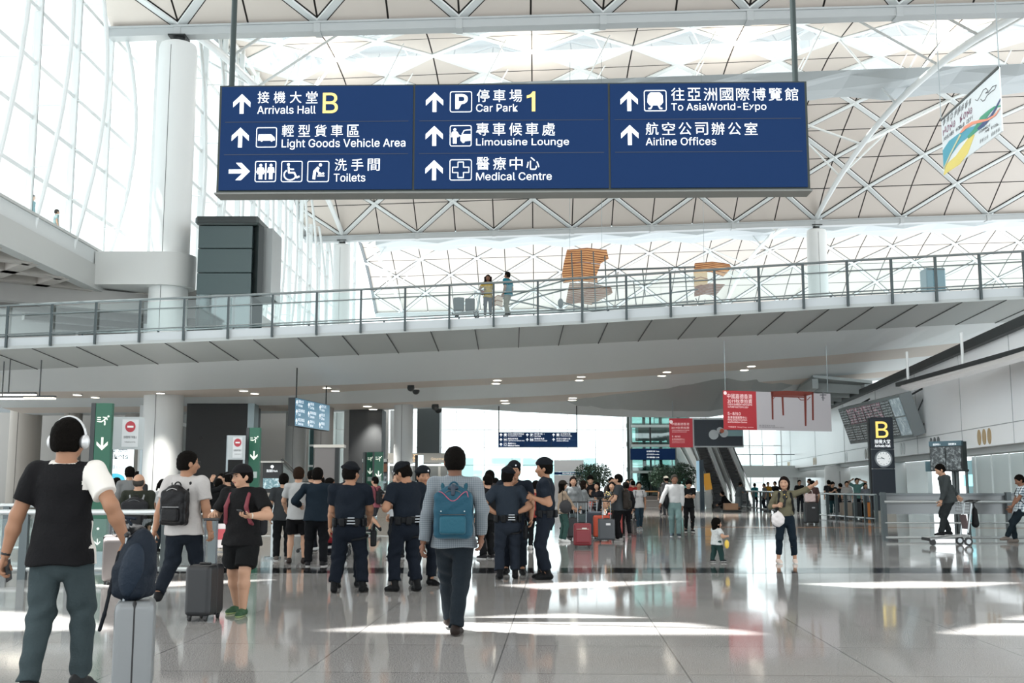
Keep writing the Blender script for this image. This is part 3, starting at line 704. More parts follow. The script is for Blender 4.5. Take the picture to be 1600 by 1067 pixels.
def sdf_mesh(prims, vox, k=.02, fold=None, sub=None):
    """prims joined softly (k), optional fold(x,y,z) offset; returns vertices, quads"""
    prims = [p for p in prims if p]
    lo = np.min([_bound(p)[0] for p in prims], 0)-vox*3; hi = np.max([_bound(p)[1] for p in prims], 0)+vox*3
    n = np.ceil((hi-lo)/vox).astype(int)+1
    ax = [lo[i]+vox*np.arange(n[i]) for i in range(3)]
    F = np.full(n, .08, np.float32); mg = k*1.2+vox*2.5
    for p in prims:
        a, b = _bound(p); i0 = np.maximum(np.floor((a-mg-lo)/vox).astype(int), 0); i1 = np.minimum(np.ceil((b+mg-lo)/vox).astype(int)+1, n)
        sl = tuple(slice(i0[i], i1[i]) for i in range(3))
        X = ax[0][sl[0]][:, None, None]; Y = ax[1][sl[1]][None, :, None]; Z = ax[2][sl[2]][None, None, :]
        d = _dist(p, X, Y, Z)
        if p['cuts']:
            for (cp, cn) in p['cuts']: d = np.maximum(d, (X-cp[0])*cn[0]+(Y-cp[1])*cn[1]+(Z-cp[2])*cn[2])
        f = F[sl]
        if k > 0:
            h = np.maximum(k-abs(f-d), 0)/k; F[sl] = np.minimum(f, d)-h*h*k*.25
        else: F[sl] = np.minimum(f, d)
    if sub:
        for p in sub:
            a, b = _bound(p); i0 = np.maximum(np.floor((a-mg-lo)/vox).astype(int), 0); i1 = np.minimum(np.ceil((b+mg-lo)/vox).astype(int)+1, n)
            sl = tuple(slice(i0[i], i1[i]) for i in range(3))
            d = _dist(p, ax[0][sl[0]][:, None, None], ax[1][sl[1]][None, :, None], ax[2][sl[2]][None, None, :])
            F[sl] = np.maximum(F[sl], -d)
    if fold is not None:
        F += fold(ax[0][:, None, None], ax[1][None, :, None], ax[2][None, None, :]).astype(np.float32)
    F[0] = F[-1] = .1; F[:, 0] = F[:, -1] = .1; F[:, :, 0] = F[:, :, -1] = .1
    ins = F < 0
    c = ins[:-1, :-1, :-1].astype(np.int8)
    tot = np.zeros(np.array(F.shape)-1, np.int8)
    for i in (0, 1):
        for j in (0, 1):
            for q in (0, 1): tot += ins[i:F.shape[0]-1+i, j:F.shape[1]-1+j, q:F.shape[2]-1+q]
    cell = (tot > 0) & (tot < 8); idx = -np.ones(cell.shape, np.int64); ci = np.argwhere(cell); idx[cell] = np.arange(len(ci))
    if not len(ci): return [], []
    acc = np.zeros((len(ci), 3)); cnt = np.zeros(len(ci))
    cor = [(0, 0, 0), (1, 0, 0), (0, 1, 0), (1, 1, 0), (0, 0, 1), (1, 0, 1), (0, 1, 1), (1, 1, 1)]
    fv = [F[ci[:, 0]+o[0], ci[:, 1]+o[1], ci[:, 2]+o[2]].astype(float) for o in cor]
    for a in range(8):
        for b in range(a+1, 8):
            if sum(abs(cor[a][i]-cor[b][i]) for i in range(3)) != 1: continue
            m = (fv[a] < 0) != (fv[b] < 0); t = np.where(m, fv[a]/np.where(m, fv[a]-fv[b], 1), 0)
            for i in range(3): acc[:, i] += np.where(m, cor[a][i]+(cor[b][i]-cor[a][i])*t, 0)
            cnt += m
    Vt = lo+(ci+acc/cnt[:, None])*vox
    Q = []
    for axn in range(3):
        o1, o2 = [(1, 2), (2, 0), (0, 1)][axn]
        s0 = [slice(None)]*3; s1 = [slice(None)]*3; s0[axn] = slice(0, -1); s1[axn] = slice(1, None)
        e0, e1 = ins[tuple(s0)], ins[tuple(s1)]; e = np.argwhere(e0 != e1)
        e = e[(e[:, o1] > 0) & (e[:, o2] > 0) & (e[:, o1] < F.shape[o1]-1) & (e[:, o2] < F.shape[o2]-1)]
        fl = e0[e[:, 0], e[:, 1], e[:, 2]]
        def g(d1, d2): q = e.copy(); q[:, o1] -= d1; q[:, o2] -= d2; return idx[q[:, 0], q[:, 1], q[:, 2]]
        q = np.stack([g(1, 1), g(0, 1), g(0, 0), g(1, 0)], 1); q[~fl] = q[~fl][:, ::-1]; Q.append(q)
    return Vt, np.concatenate(Q)
def mesh_obj(name, parts, mats, parent, matfn=None):
    """parts: list of (verts, quads, material index)"""
    vs, fs, mi, b = [], [], [], 0
    for v_, q_, k_ in parts:
        if not len(v_): continue
        v_ = np.asarray(v_); q_ = np.asarray(q_); vs.append(v_); fs.append(q_+b); mi += [k_]*len(q_); b += len(v_)
    if not vs: return None
    vs = np.concatenate(vs); fs = np.concatenate(fs)
    me = bpy.data.meshes.new(name); me.vertices.add(len(vs)); me.vertices.foreach_set('co', vs.ravel())
    me.loops.add(fs.size); me.loops.foreach_set('vertex_index', fs.ravel().astype(np.int32))
    me.polygons.add(len(fs)); me.polygons.foreach_set('loop_start', np.arange(0, fs.size, 4, dtype=np.int32))
    try: me.polygons.foreach_set('loop_total', np.full(len(fs), 4, np.int32))
    except Exception: pass
    for m_ in mats: me.materials.append(m_)
    if matfn is not None:
        cen = vs[fs].mean(1); r_ = matfn(cen); mi = np.where(r_ >= 0, r_, np.array(mi))
    me.polygons.foreach_set('material_index', np.asarray(mi, np.int32))
    me.polygons.foreach_set('use_smooth', [True]*len(fs)); me.update(calc_edges=True); me.validate()
    o = bpy.data.objects.new(name, me); COL.objects.link(o)
    if parent is not None: o.parent = parent
    return o
def soft(name, prims, mats, parent, vox=.008, k=.012, fold=None, sub=None, matfn=None):
    v_, q_ = sdf_mesh(prims, vox, k, fold, sub)
    return mesh_obj(name, [(v_, q_, 0)], mats if isinstance(mats, list) else [mats], parent, matfn)
def wrinkle(amp, s=1.0, seed=0):
    a, b, c = 23*s, 31*s, 41*s
    def f(x, y, z):
        return amp*(np.sin(a*x+3.1*np.sin(9*s*z+seed)+seed)*np.sin(b*y+2*np.sin(11*s*z+1.7*seed))+.7*np.sin(c*z+4*np.sin(7*s*x+seed)+3*np.sin(8*s*y+2+seed)))
    return f
# ================================================================== people
SKIN = {'l': '#b08a72', 'm': '#987159', 'd': '#6c4b3a', 't': '#7c5946'}
def darker(c, f=.80):
    c = c.lstrip('#'); return '#'+''.join('%02x' % int(int(c[i:i+2], 16)*f) for i in (0, 2, 4))
def unit(v): v = np.array(v, float); return v/(np.linalg.norm(v)+1e-9)
def ik(a, b, l1, l2, pole):
    d = b-a; L = np.linalg.norm(d); mx = (l1+l2)*.998
    if L > mx: b = a+d/L*mx; d = b-a; L = mx
    x = (l1*l1-l2*l2+L*L)/(2*L); h = math.sqrt(max(l1*l1-x*x, 0)); u = d/L
    pl = np.array(pole, float); pl = pl-u*(pl @ u); pl = unit(pl)
    return a+u*x+pl*h, b
def hand_prims(w, d, n, s, side, curl=.35, spread=1.0):
    """palm + five fingers. w wrist, d pointing direction, n palm normal, side +1 if the thumb lies on d x n"""
    d = unit(d); n = unit(n-d*(n @ d)); t = unit(np.cross(d, n))*side; P_ = []
    pl = .088*s; wd = .036*s
    kn = [w+d*pl*(1.0, 1.04, 1.0, .92)[i]+t*wd*(.95, .33, -.33, -.95)[i] for i in range(4)]
    for q in kn: P_.append(cap(w+d*.012*s+(q-w-d*pl)*.5, q, .0145*s, .0125*s))
    P_.append(ell(w+d*pl*.55, (.03*s, .03*s, .03*s)))
    ln = (.070, .078, .073, .056)
    for i, q in enumerate(kn):
        a = q; ang = .15+curl*.5
        dirv = d*math.cos(ang)+n*math.sin(ang); sp = t*(.10, .03, -.04, -.12)[i]*spread
        for seg, f in enumerate((.45, .32, .25)):
            b = a+unit(dirv+sp)*ln[i]*f*s; P_.append(cap(a, b, (.0098-.0008*seg)*s, (.0092-.0010*seg)*s)); a = b
            ang += curl*1.15; dirv = d*math.cos(ang)+n*math.sin(ang)
    a = w+d*.022*s+t*.024*s; b = a+unit(d*.7+t*.8+n*.35)*.040*s; c = b+unit(d*.9+t*.25+n*(.3+curl))*.032*s; e = c+unit(d*.9-t*.1*curl+n*(.2+curl))*.025*s
    P_ += [cap(a, b, .016*s, .0125*s), cap(b, c, .0118*s, .0105*s), cap(c, e, .0102*s, .008*s)]
    return P_
def person(lab, pxf, pyf, ptop=None, yaw=0, H=None, loc=None, grp=None, sex='m', build=1.0, skin='l', top='#222428', sleeve='short', topcol2=None, bottom='#20242c', legs='long',
           shoes='#1c1c1e', sole='#d8d8d8', hair='#15120f', hstyle='short', cap_=None, feet=((.10, .0), (-.10, .0)), rh=None, lh=None, re=None, le=None, lean=0.0, side=0.0, hip=None,
           hyaw=0, hpitch=0, curl=(.5, .5), crouch=0, child=False, detail=None, extras=None, glasses=False, boots=False, skirt=None, toe=(0, 0), heel=(0, 0), rn=None, ln=None, topmat=None, collar=False, untuck=True, jacket=None, z0=0):
    g = loc if loc is not None else G(pxf, pyf, z0)
    g = V(g)
    if H is None: H = P(pxf, ptop, g.y).z-g.z; H = min(max(H, 1.48), 1.92)
    t = thing('person', lab, 'person', g, R(yaw), grp)
    D = g.y; vox = detail or (.0085 if D < 14 else .011 if D < 22 else .015 if D < 36 else .02)
    s = H/1.75; bw = build*(.93 if sex == 'f' else 1); sk = mat(SKIN.get(skin, skin), .5, spec=.25, name='skin')
    hd = 1.0 if not child else 1.55
    # skeleton -------------------------------------------------
    hz = (.515 if not child else .43)*H*(1-crouch) if hip is None else hip[2]
    hx, hy = (0, 0) if hip is None else hip[:2]
    if hip is None: hx = (feet[0][0]+feet[1][0])/2; hy = (feet[0][1]+feet[1][1])/2
    pel = A(hx, hy, hz); up = unit((side, lean, 1)); rt = unit(np.cross((0, 1, 0), up)); rt = A(1, 0, 0)-up*up[0]; rt = unit(rt); fw = np.cross(up, rt)
    TL = (.305 if not child else .27)*H
    neck = pel+up*TL; sh_w = .105*H*bw*(1.0 if sex == 'm' else .92)
    shR = neck-up*.022*H+rt*sh_w; shL = neck-up*.022*H-rt*sh_w
    hipR, hipL = pel+rt*.049*H*bw, pel-rt*.049*H*bw
    l1 = np.linalg.norm(hipR-A(hipR[0], hipR[1], .045*H)); lt, ls = (.235*H, .24*H) if not child else (.19*H, .19*H)
    def foot(q, i): x, y = q[:2]; z = q[2] if len(q) > 2 else 0; return A(x, y, z+.05*H*(1 if not child else .8)), z
    aR, zR = foot(feet[0], 0); aL, zL = foot(feet[1], 1)
    kR, aR = ik(hipR, aR, lt, ls, fw*1+A(.12, 0, 0)); kL, aL = ik(hipL, aL, lt, ls, fw*1-A(.12, 0, 0))
    ua, fa = .17*H, .148*H
    ir = M.Rotation(-R(yaw), 3, 'Z')
    def conv(h):
        if h is not None and isinstance(h[0], str): return np.array(ir @ (P(h[1], h[2], g.y+h[3])-g))
        return h
    rh, lh = conv(rh), conv(lh)
    def tgt(h, sh, sd): return sh+A(sd*.035*H, .02*H, -.305*H) if h is None else (np.array(h, float) if max(abs(np.array(h))) < 3 else sh)
    hR = tgt(rh, shR, 1); hL = tgt(lh, shL, -1)
    eR, wR = ik(shR, hR, ua, fa, re if re is not None else (.5, -1, -.1)); eL, wL = ik(shL, hL, ua, fa, le if le is not None else (-.5, -1, -.1))
    hr = rotm(R(hyaw), R(hpitch)); hh = .0775*H*hd           # head half height
    hc = neck+up*(.034*H if not child else .012*H)+hr @ A(0, .012*H, hh*.92); rx, ry = hh*.68, hh*.83
    def hp(x, y, z): return hc+hr @ (A(x, y, z)*hh)
    # skin ------------------------------------------------------
    S = []
    S += [ell(hp(0, -.06, .18), (rx*1.02, ry*1.0, hh*.80), hr), ell(hp(0, .12, -.28), (rx*.86, ry*.80, hh*.66), hr), ell(hp(0, .40, -.70), (rx*.42, ry*.35, hh*.22), hr),
          cap(hp(0, .70, -.02), hp(0, .86, -.30), .012*s*hd, .021*s*hd)]
    for sd in (-1, 1): S += [ell(hp(sd*.69, -.05, -.12), (.012*s*hd, .022*s*hd, .034*s*hd), hr), ell(hp(sd*.34, .52, -.22), (rx*.35, ry*.25, hh*.2), hr)]
    nr = .033*H*(1.08 if sex == 'm' else .85)*(1 if not child else .9)
    S += [cap(neck-up*.03*H, hp(0, -.15, -.45), nr*1.12, nr)]
    S += [cap(neck-up*.015*H, shR, nr*1.1, .030*H*bw), cap(neck-up*.015*H, shL, nr*1.1, .030*H*bw)]
    for sh, e, w_ in ((shR, eR, wR), (shL, eL, wL)):
        S += [cap(sh, e, .031*H*bw, .0245*H*bw), cap(e, e+(w_-e)*.35, .025*H*bw, .0245*H*bw), cap(e+(w_-e)*.35, w_, .0245*H*bw, .0155*H*bw)]
    S += [cap(neck-up*.07*H, pel+up*.10*H, .092*H*bw, .078*H*bw, .66), cap(pel+up*.02*H, pel+up*.05*H, .085*H*bw, .08*H*bw, .72)]
    for hp_, k_, a_ in ((hipR, kR, aR), (hipL, kL, aL)):
        S += [cap(hp_, k_, .049*H*bw, .033*H*bw), cap(k_, k_+(a_-k_)*.35, .031*H*bw, .034*H*bw), cap(k_+(a_-k_)*.35, a_, .034*H*bw, .021*H*bw)]
    v1, q1 = sdf_mesh(S, vox, .022*s)
    parts = [(v1, q1, 0)]
    for w_, e_, cu_, sd, nn in ((wR, eR, curl[0], 1, rn), (wL, eL, curl[1], -1, ln)):
        d_ = unit(w_-e_); n_ = np.array(nn, float) if nn is not None else A(-sd*1.0, .25, 0)
        hv = .0055 if D < 12 else .0075 if D < 22 else .011 if D < 36 else .016
        side_ = 1 if np.cross(d_, n_) @ A(0, 1, .2) > 0 else -1
        v2, q2 = sdf_mesh(hand_prims(w_, d_, n_, s*(1 if not child else .95)*(1.0 if D < 22 else 1.15), side_, cu_), hv, .006)
        parts.append((v2, q2, 0))
    # eyes, brows, mouth
    F_ = []
    if D < 50:
        f0 = hh*.085
        for sd in (-1, 1):
            F_.append((ell(hp(sd*.30, .70, .02), (.011*s*hd, .008*s*hd, .0055*s*hd), hr), 1)); F_.append((cap(hp(sd*.16, .79, .17), hp(sd*.42, .70, .17), .0042*s*hd), 1))
        F_.append((cap(hp(-.15, .75, -.52), hp(.15, .75, -.52), .0062*s*hd), 2))
        for pr, mi in F_:
            v3, q3 = sdf_mesh([pr], .0035 if D < 22 else .006, .0); parts.append((v3, q3, mi))
    mesh_obj('body', parts, [sk, mat('#17120f', .4, name='eye_dark'), mat('#8f4f46', .5, name='lips')], t)
    # top -------------------------------------------------------
    T = []; ti = .011*s; tl = {'f': .0, 'm': -.02}[sex]*H
    hemz = pel+up*((-.055 if untuck else .03)*H)
    hc_ = [(hemz, -up)]; nc = [(neck+up*.027*H, unit(up-fw*.30))]
    ch = .095*H*bw+ti
    T += [cap(neck-up*.075*H, pel+up*.10*H, ch, .089*H*bw+ti, .70, cuts=hc_+nc), cap(pel+up*.10*H, pel-up*.05*H, .089*H*bw+ti, (.114*H*bw+ti if untuck else .088*H*bw+ti), .82 if untuck else .74, cuts=hc_)]
    if sex == 'f': T += [ell(neck-up*.10*H+rt*sd*.045*H+fw*.05*H, (.042*H, .036*H, .042*H), cuts=hc_) for sd in (-1, 1)]
    T += [cap(neck-up*.018*H, sh, nr*1.15+ti*.4, .035*H*bw+ti*.6, 1, cuts=nc) for sh in (shR, shL)]
    if collar: T.append(cap(neck-up*.01*H, neck+up*.02*H-fw*.004*H, nr*1.25, nr*1.20, cuts=[(neck+up*.036*H, unit(up-fw*.45))]))
    slv = {'short': (.68, None), 'long': (1, .93), 'three': (1, .45), 'none': (.15, None), 'roll': (1, .25)}[sleeve]
    for sh, e, w_ in ((shR, eR, wR), (shL, eL, wL)):
        if slv[1] is None:
            e2 = sh+(e-sh)*slv[0]; u_ = unit(e-sh); T.append(cap(sh, e2+u_*.03, .036*H*bw+ti, .034*H*bw+ti*1.3, cuts=[(e2, u_)]))
        else:
            u_ = unit(w_-e); w2 = e+(w_-e)*slv[1]
            T += [cap(sh, e, .031*H*bw+ti, .028*H*bw+ti), cap(e, w2+u_*.02, .029*H*bw+ti, .021*H*bw+ti, cuts=[(w2, u_)])]
    top = darker(top); tm = topmat or mat(top, .8, bump=.35, bscale=45, var=.10, vscale=7, spec=.12, name='shirt_cloth'); tms = [tm]; mf = None
    if topcol2: tms.append(mat(topcol2[0], .8, spec=.12, name='second_cloth')); mf = topcol2[1](dict(neck=neck, shR=shR, shL=shL, eR=eR, eL=eL, pel=pel, H=H, up=up, rt=rt, fw=fw))
    sv, sq_ = sdf_mesh(T, vox, .025*s, wrinkle(.0055*s, .75, D)); mesh_obj('shirt', [(sv, sq_, 0)], tms, t, mf)
    if jacket:
        J = [dict(p, cuts=p['cuts']) for p in T if p['t'] == 'c']
    # legs ------------------------------------------------------
    if skirt:
        zz = skirt[1]*H; K = [cap(pel+up*.02*H, A((hx+aR[0]+aL[0])/3, (hy+aR[1]+aL[1])/3, zz), .088*H*bw, .14*H*bw, .8, cuts=[(A(0, 0, zz), A(0, 0, -1))])]
        soft('skirt', K, mat(skirt[0], .85, spec=.12, name='skirt_cloth'), t, vox, .02, wrinkle(.005, .8, 2))
    else:
        B = [cap(pel+up*.045*H, pel-up*.015*H, .084*H*bw+.006, .092*H*bw+.006, .74, cuts=[(pel+up*.055*H, up)])]
        for hp_, k_, a_, sd in ((hipR, kR, aR, 1), (hipL, kL, aL, -1)):
            B.append(cap(hp_, k_, .055*H*bw+.006, .042*H*bw+.006) if legs != 'shorts' else cap(hp_, k_+(hp_-k_)*.12, .058*H*bw+.008, .056*H*bw+.012, cuts=[(k_+(hp_-k_)*.13, unit(k_-hp_))]))
            if legs == 'long': B.append(cap(k_, a_+(k_-a_)*(.02 if not boots else .13), .039*H*bw+.006, (.034 if not boots else .038)*H*bw+.003, cuts=[(a_+(k_-a_)*(-.01 if not boots else .14), unit(a_-k_))]))
            if legs == 'crop': B.append(cap(k_, a_+(k_-a_)*.16, .039*H*bw+.006, .036*H*bw, cuts=[(a_+(k_-a_)*.2, unit(a_-k_))]))
            if legs == 'slim': B.append(cap(k_, a_+(k_-a_)*.05, .042*H*bw+.004, .031*H*bw, cuts=[(a_+(k_-a_)*.05, unit(a_-k_))]))
        bm_ = bottom if not isinstance(bottom, str) else mat(darker(bottom), .85, bump=.35, bscale=60, var=.22, vscale=6, spec=.12, name='trouser_cloth')
        kz = min(kR[2], kL[2]); w1 = wrinkle(.0040*s, 1.1, D+2)
        def fold2(x, y, z): return w1(x, y, z)*(.7+1.6*np.exp(-((z-kz)/.09)**2)+1.5*np.exp(-((z-.09)/.10)**2))
        soft('shorts' if legs == 'shorts' else 'trousers', B, bm_, t, vox, .018*s, fold2)
        if D < 24 and not untuck:
            soft('belt', [cap(pel+up*.055*H, pel+up*.055*H+rt*.0001, .087*H*bw+.012, None, .74, cuts=[(pel+up*.066*H, up), (pel+up*.042*H, -up)])], mat('#121214', .4, name='belt_leather'), t, vox*.8, 0)
    # shoes -----------------------------------------------------
    for (a_, k_, z_, sd, tw, hl) in ((aR, kR, zR, 1, toe[0], heel[0]), (aL, kL, zL, -1, toe[1], heel[1])):
        rz = rotm(R(-sd*9+tw), R(-hl)); fl = (.148 if not child else .15)*H
        def fp(x, y, z, a_=a_, rz=rz): return a_+rz @ A(x*H, y*H, z*H)
        gz = -(.05 if not child else .04)
        cu = [(fp(0, 0, gz), rz @ A(0, 0, -1))]
        sp = [cap(fp(0, -.022, gz+.026), fp(0, .045, gz+.024), .027*H, .027*H, 1, cuts=cu), cap(fp(0, .045, gz+.02), fp(.003*sd, .086, gz+.014), .026*H, .022*H, 1, cuts=cu), cap(fp(0, -.014, gz+.03), fp(0, -.005, -.004), .026*H, .025*H)]
        if boots: sp.append(cap(fp(0, -.006, 0), a_+(k_-a_)*.24, .026*H, .032*H, 1, cuts=[(a_+(k_-a_)*.24, unit(k_-a_))]))
        sv, sq_ = sdf_mesh(sp, min(vox, .011), .012)
        base = fp(0, 0, gz+.010); nrm = rz @ A(0, 0, 1)
        mesh_obj('boot' if boots else 'shoe', [(sv, sq_, 0)], [mat(shoes, .55, spec=.12, name='shoe_upper'), mat(sole, .6, name='shoe_sole')], t, lambda c, base=base, nrm=nrm: np.where((c-base) @ nrm < 0, 1, 0))
    # hair and headwear ------------------------------------------
    hm = mat(darker(hair, .7), .8, bump=.5, bscale=90, spec=.05, name='hair'); hf = wrinkle(.0022*hd, 3.2, 1)
    if hstyle != 'bald':
        cutf = (hp(0, .62 if hstyle != 'fringe' else .9, .42 if hstyle != 'fringe' else .2), hr @ unit((0, 1, -.62)))
        Hh = [ell(hp(0, -.10, .22), (rx*1.13, ry*1.08, hh*.86), hr, cuts=[cutf]), ell(hp(0, -.32, -.10), (rx*1.06, ry*.82, hh*.78), hr, cuts=[(hp(0, .08, 0), hr @ unit((0, 1, .1))), (hp(0, 0, -.62), hr @ A(0, 0, -1))])]
        if hstyle == 'long': Hh += [cap(hp(0, -.5, -.1), hp(0, -.62, -1.5), rx*.95, rx*.8, .55), cap(hp(.62, -.1, .1), hp(.60, -.1, -1.25), .026*s, .03*s), cap(hp(-.62, -.1, .1), hp(-.60, -.1, -1.25), .026*s, .03*s)]
        if hstyle == 'bob': Hh += [cap(hp(0, -.4, 0), hp(0, -.45, -.75), rx*1.02, rx*.95, .7), cap(hp(.66, .05, .2), hp(.62, .1, -.8), .03*s, .03*s), cap(hp(-.66, .05, .2), hp(-.62, .1, -.8), .03*s, .03*s)]
        if hstyle == 'pony': Hh += [cap(hp(0, -.95, .1), hp(0, -1.25, -.9), .035*s, .02*s)]
        if hstyle == 'curly': Hh += [ell(hp(sx_*.75, -.2, z_), (.06*s, .06*s, .06*s)) for sx_ in (-1, 1) for z_ in (.1, -.4, -.9, -1.3)]+[ell(hp(0, -.6, -.8), (rx*1.2, rx*.7, hh*.8))]
        if hstyle == 'quiff': Hh += [ell(hp(0, .3, .95), (rx*.8, ry*.5, hh*.2), hr)]
        soft('hair', Hh, hm, t, min(vox, .01), .012, hf)
    elif hair != 'none':
        soft('hair', [ell(hp(0, -.34, -.05), (rx*1.06, ry*.78, hh*.62), hr, cuts=[(hp(0, .0, 0), hr @ A(0, 1, 0)), (hp(0, 0, .45), hr @ A(0, -.4, 1)), (hp(0, 0, -.62), hr @ A(0, 0, -1))])], hm, t, min(vox, .01), .01, hf)
    if cap_ == 'beret':
        bc = mat('#15181c', .9, spec=.12, name='beret_felt')
        bt_ = soft('beret', [ell(hp(.10, -.08, .66), (rx*1.30, ry*1.16, hh*.30), hr @ rotm(0, R(-8), R(10))), cap(hp(0, -.05, .50), hp(0, -.05, .52), rx*1.14, None, 1.2, cuts=[(hp(0, 0, .36), hr @ A(0, 0, -1))])], bc, t, min(vox, .01), .015)
        soft('cap_badge', [ell(hp(-.25, .90, .62), (.012, .008, .018), hr)], mat('#c9ccd0', .25, .9, name='silver_badge'), bt_, .004, 0)
    elif cap_:
        bt_ = soft('cap', [ell(hp(0, -.04, .34), (rx*1.16, ry*1.14, hh*.80), hr, cuts=[(hp(0, 0, .30), hr @ unit((0, 0, -1)))])], mat(cap_, .8, spec=.12, name='cap_cloth'), t, min(vox, .009), 0)
        soft('visor', [ell(hp(0, .95, .33), (rx*.95, ry*.78, .008), hr @ rotm(0, R(-10)), cuts=[(hp(0, .6, 0), hr @ A(0, -1, 0))])], mat(cap_, .8, spec=.12, name='cap_cloth'), bt_, .005, 0)
    if glasses:
        Gp = []
        for sd in (-1, 1):
            c_ = hp(sd*.31, .86, .02)
            pts = [c_+hr @ (A(math.cos(a)*.23, 0, math.sin(a)*.18)*hh) for a in np.linspace(0, 2*math.pi, 11)]
            Gp += [cap(pts[i], pts[i+1], .0022*s) for i in range(10)]+[cap(c_+hr @ (A(sd*.23, 0, .05)*hh), hp(sd*.72, -.02, .02), .0022*s)]
        soft('glasses', Gp+[cap(hp(-.08, .87, .04), hp(.08, .87, .04), .0022*s)], mat('#1a1a1c', .3, name='glasses_frame'), t, .0038 if D < 16 else .006, 0)
    K = dict(root=t, neck=neck, shR=shR, shL=shL, wR=wR, wL=wL, eR=eR, eL=eL, pel=pel, up=up, rt=rt, fw=fw, hc=hc, hp=hp, hh=hh, H=H, s=s, kR=kR, kL=kL, aR=aR, aL=aL, vox=vox, hr=hr, bw=bw, ch=ch, hipR=hipR, hipL=hipL)
    if extras: extras(K)
    return K
def W3(K, p): return K['root'].matrix_basis @ V(p)           # body coordinates to the hall
# ================================================================== bags, luggage, carts
def worn(K, name, lab, cat): r_ = K['root']; return thing(name, lab, cat, r_.location, r_.rotation_euler.z)
def straps(K, t, m_, wd=.020, off=.0, low=.42):
    for sd, sh in ((1, K['shR']), (-1, K['shL'])):
        nk, up, rt, fw, H = K['neck'], K['up'], K['rt'], K['fw'], K['H']
        x = rt*sd*.062*H; r_ = K['ch']*.70
        pts = [nk-up*.115*H*1.2+x*.75-fw*(r_+.03), nk-up*.03*H+x-fw*.052*H, nk+up*.010*H+x-fw*.01*H, nk-up*.02*H+x*1.1+fw*(.048*H), nk-up*.10*H+x*1.25+fw*(r_+.014), nk-up*.20*H+x*1.5+fw*(r_*.75), nk-up*.25*H+x*1.55-fw*.02]
        soft('strap', [cap(pts[i], pts[i+1], wd, wd, .5) for i in range(len(pts)-1)], m_, t, K['vox']*.9, .008)
def backpack(K, lab, col, w_=.30, h=.44, d=.16, pocket=None, strap=None, drop=.04, rough=.6, zipc=None, handle=True, details=None, shape=0):
    t = worn(K, 'backpack', lab, 'backpack'); nk, up, rt, fw, H = K['neck'], K['up'], K['rt'], K['fw'], K['H']
    rot = np.stack([rt, fw, up], 1); r_ = K['ch']*.70
    c = nk-up*(drop+h/2+.03)-fw*(r_+d/2+.0)
    m_ = mat(col, rough, bump=.3, bscale=40, spec=.15, name='bag_fabric')
    pr = [rbox(c-up*h*.06, (w_/2-.05, d/2-.05, h*.44-.05), .05, rot), ell(c+up*h*.18, (w_*.46, d*.5, h*.34), rot)]
    b = soft('bag_body', pr, m_, t, K['vox']*.8, .03, wrinkle(.0025, 1.2, 3))
    soft('pocket', [rbox(c-up*h*.24-fw*(d*.46), (w_*.34-.03, .02, h*.17-.03), .03, rot)], mat(pocket or col, rough, bump=.3, bscale=40, spec=.15, name='bag_fabric'), t, K['vox']*.8, 0)
    zc = mat(zipc or '#55585a', .35, .5, name='zip')
    q = [c-up*h*.04-fw*(d*.55)+rt*x*w_ for x in (-.33, 0, .33)]; soft('zip', [cap(q[0], q[1], .005), cap(q[1], q[2], .005)], zc, t, .005, 0)
    arc = [c+rt*math.cos(a)*w_*.42+up*(h*.02+math.sin(a)*h*.40)-fw*(d*.40) for a in np.linspace(-.2, math.pi+.2, 11)]
    soft('top_zip', [cap(arc[i], arc[i+1], .006) for i in range(10)], zc, t, .006, 0)
    if handle:
        hp_ = [c+up*(h*.46+.055*math.sin(a))+rt*(.045*math.cos(a))-fw*(-d*.3) for a in np.linspace(0, math.pi, 8)]
        soft('handle', [cap(hp_[i], hp_[i+1], .009) for i in range(7)], m_, t, .006, 0)
    straps(K, t, mat(strap or col, .7, spec=.15, name='strap_webbing'))
    if details: details(t, c, rot, w_, h, d)
    return t
def item(name, lab, cat, loc, rz=0, group=None): return thing(name, lab, cat, loc, rz, group)
def phone(K, hand, d=(0, .3, .8)):
    t = worn(K, 'phone', 'phone held by the '+K['who'], 'phone'); p = K[hand]+np.array(d)*.0
    f = unit(K[hand]-K['eR' if hand == 'wR' else 'eL']); q = K[hand]+f*.085+A(0, 0, .028)
    m = MB(); m.box((0, 0, 0), (.074, .15, .009), None, .004); o = m.build('phone_case', mat('#26282b', .35, name='phone_black'), t); 
    rot = V(d).to_track_quat('Y', 'Z').to_matrix().to_4x4(); rot.translation = V(q); o.matrix_local = rot
    m = MB(); m.box((0, 0, .0052), (.066, .138, .001)); s_ = m.build('screen', mat('#5d6a72', .15, emit=.3, name='phone_screen'), o)
    return t
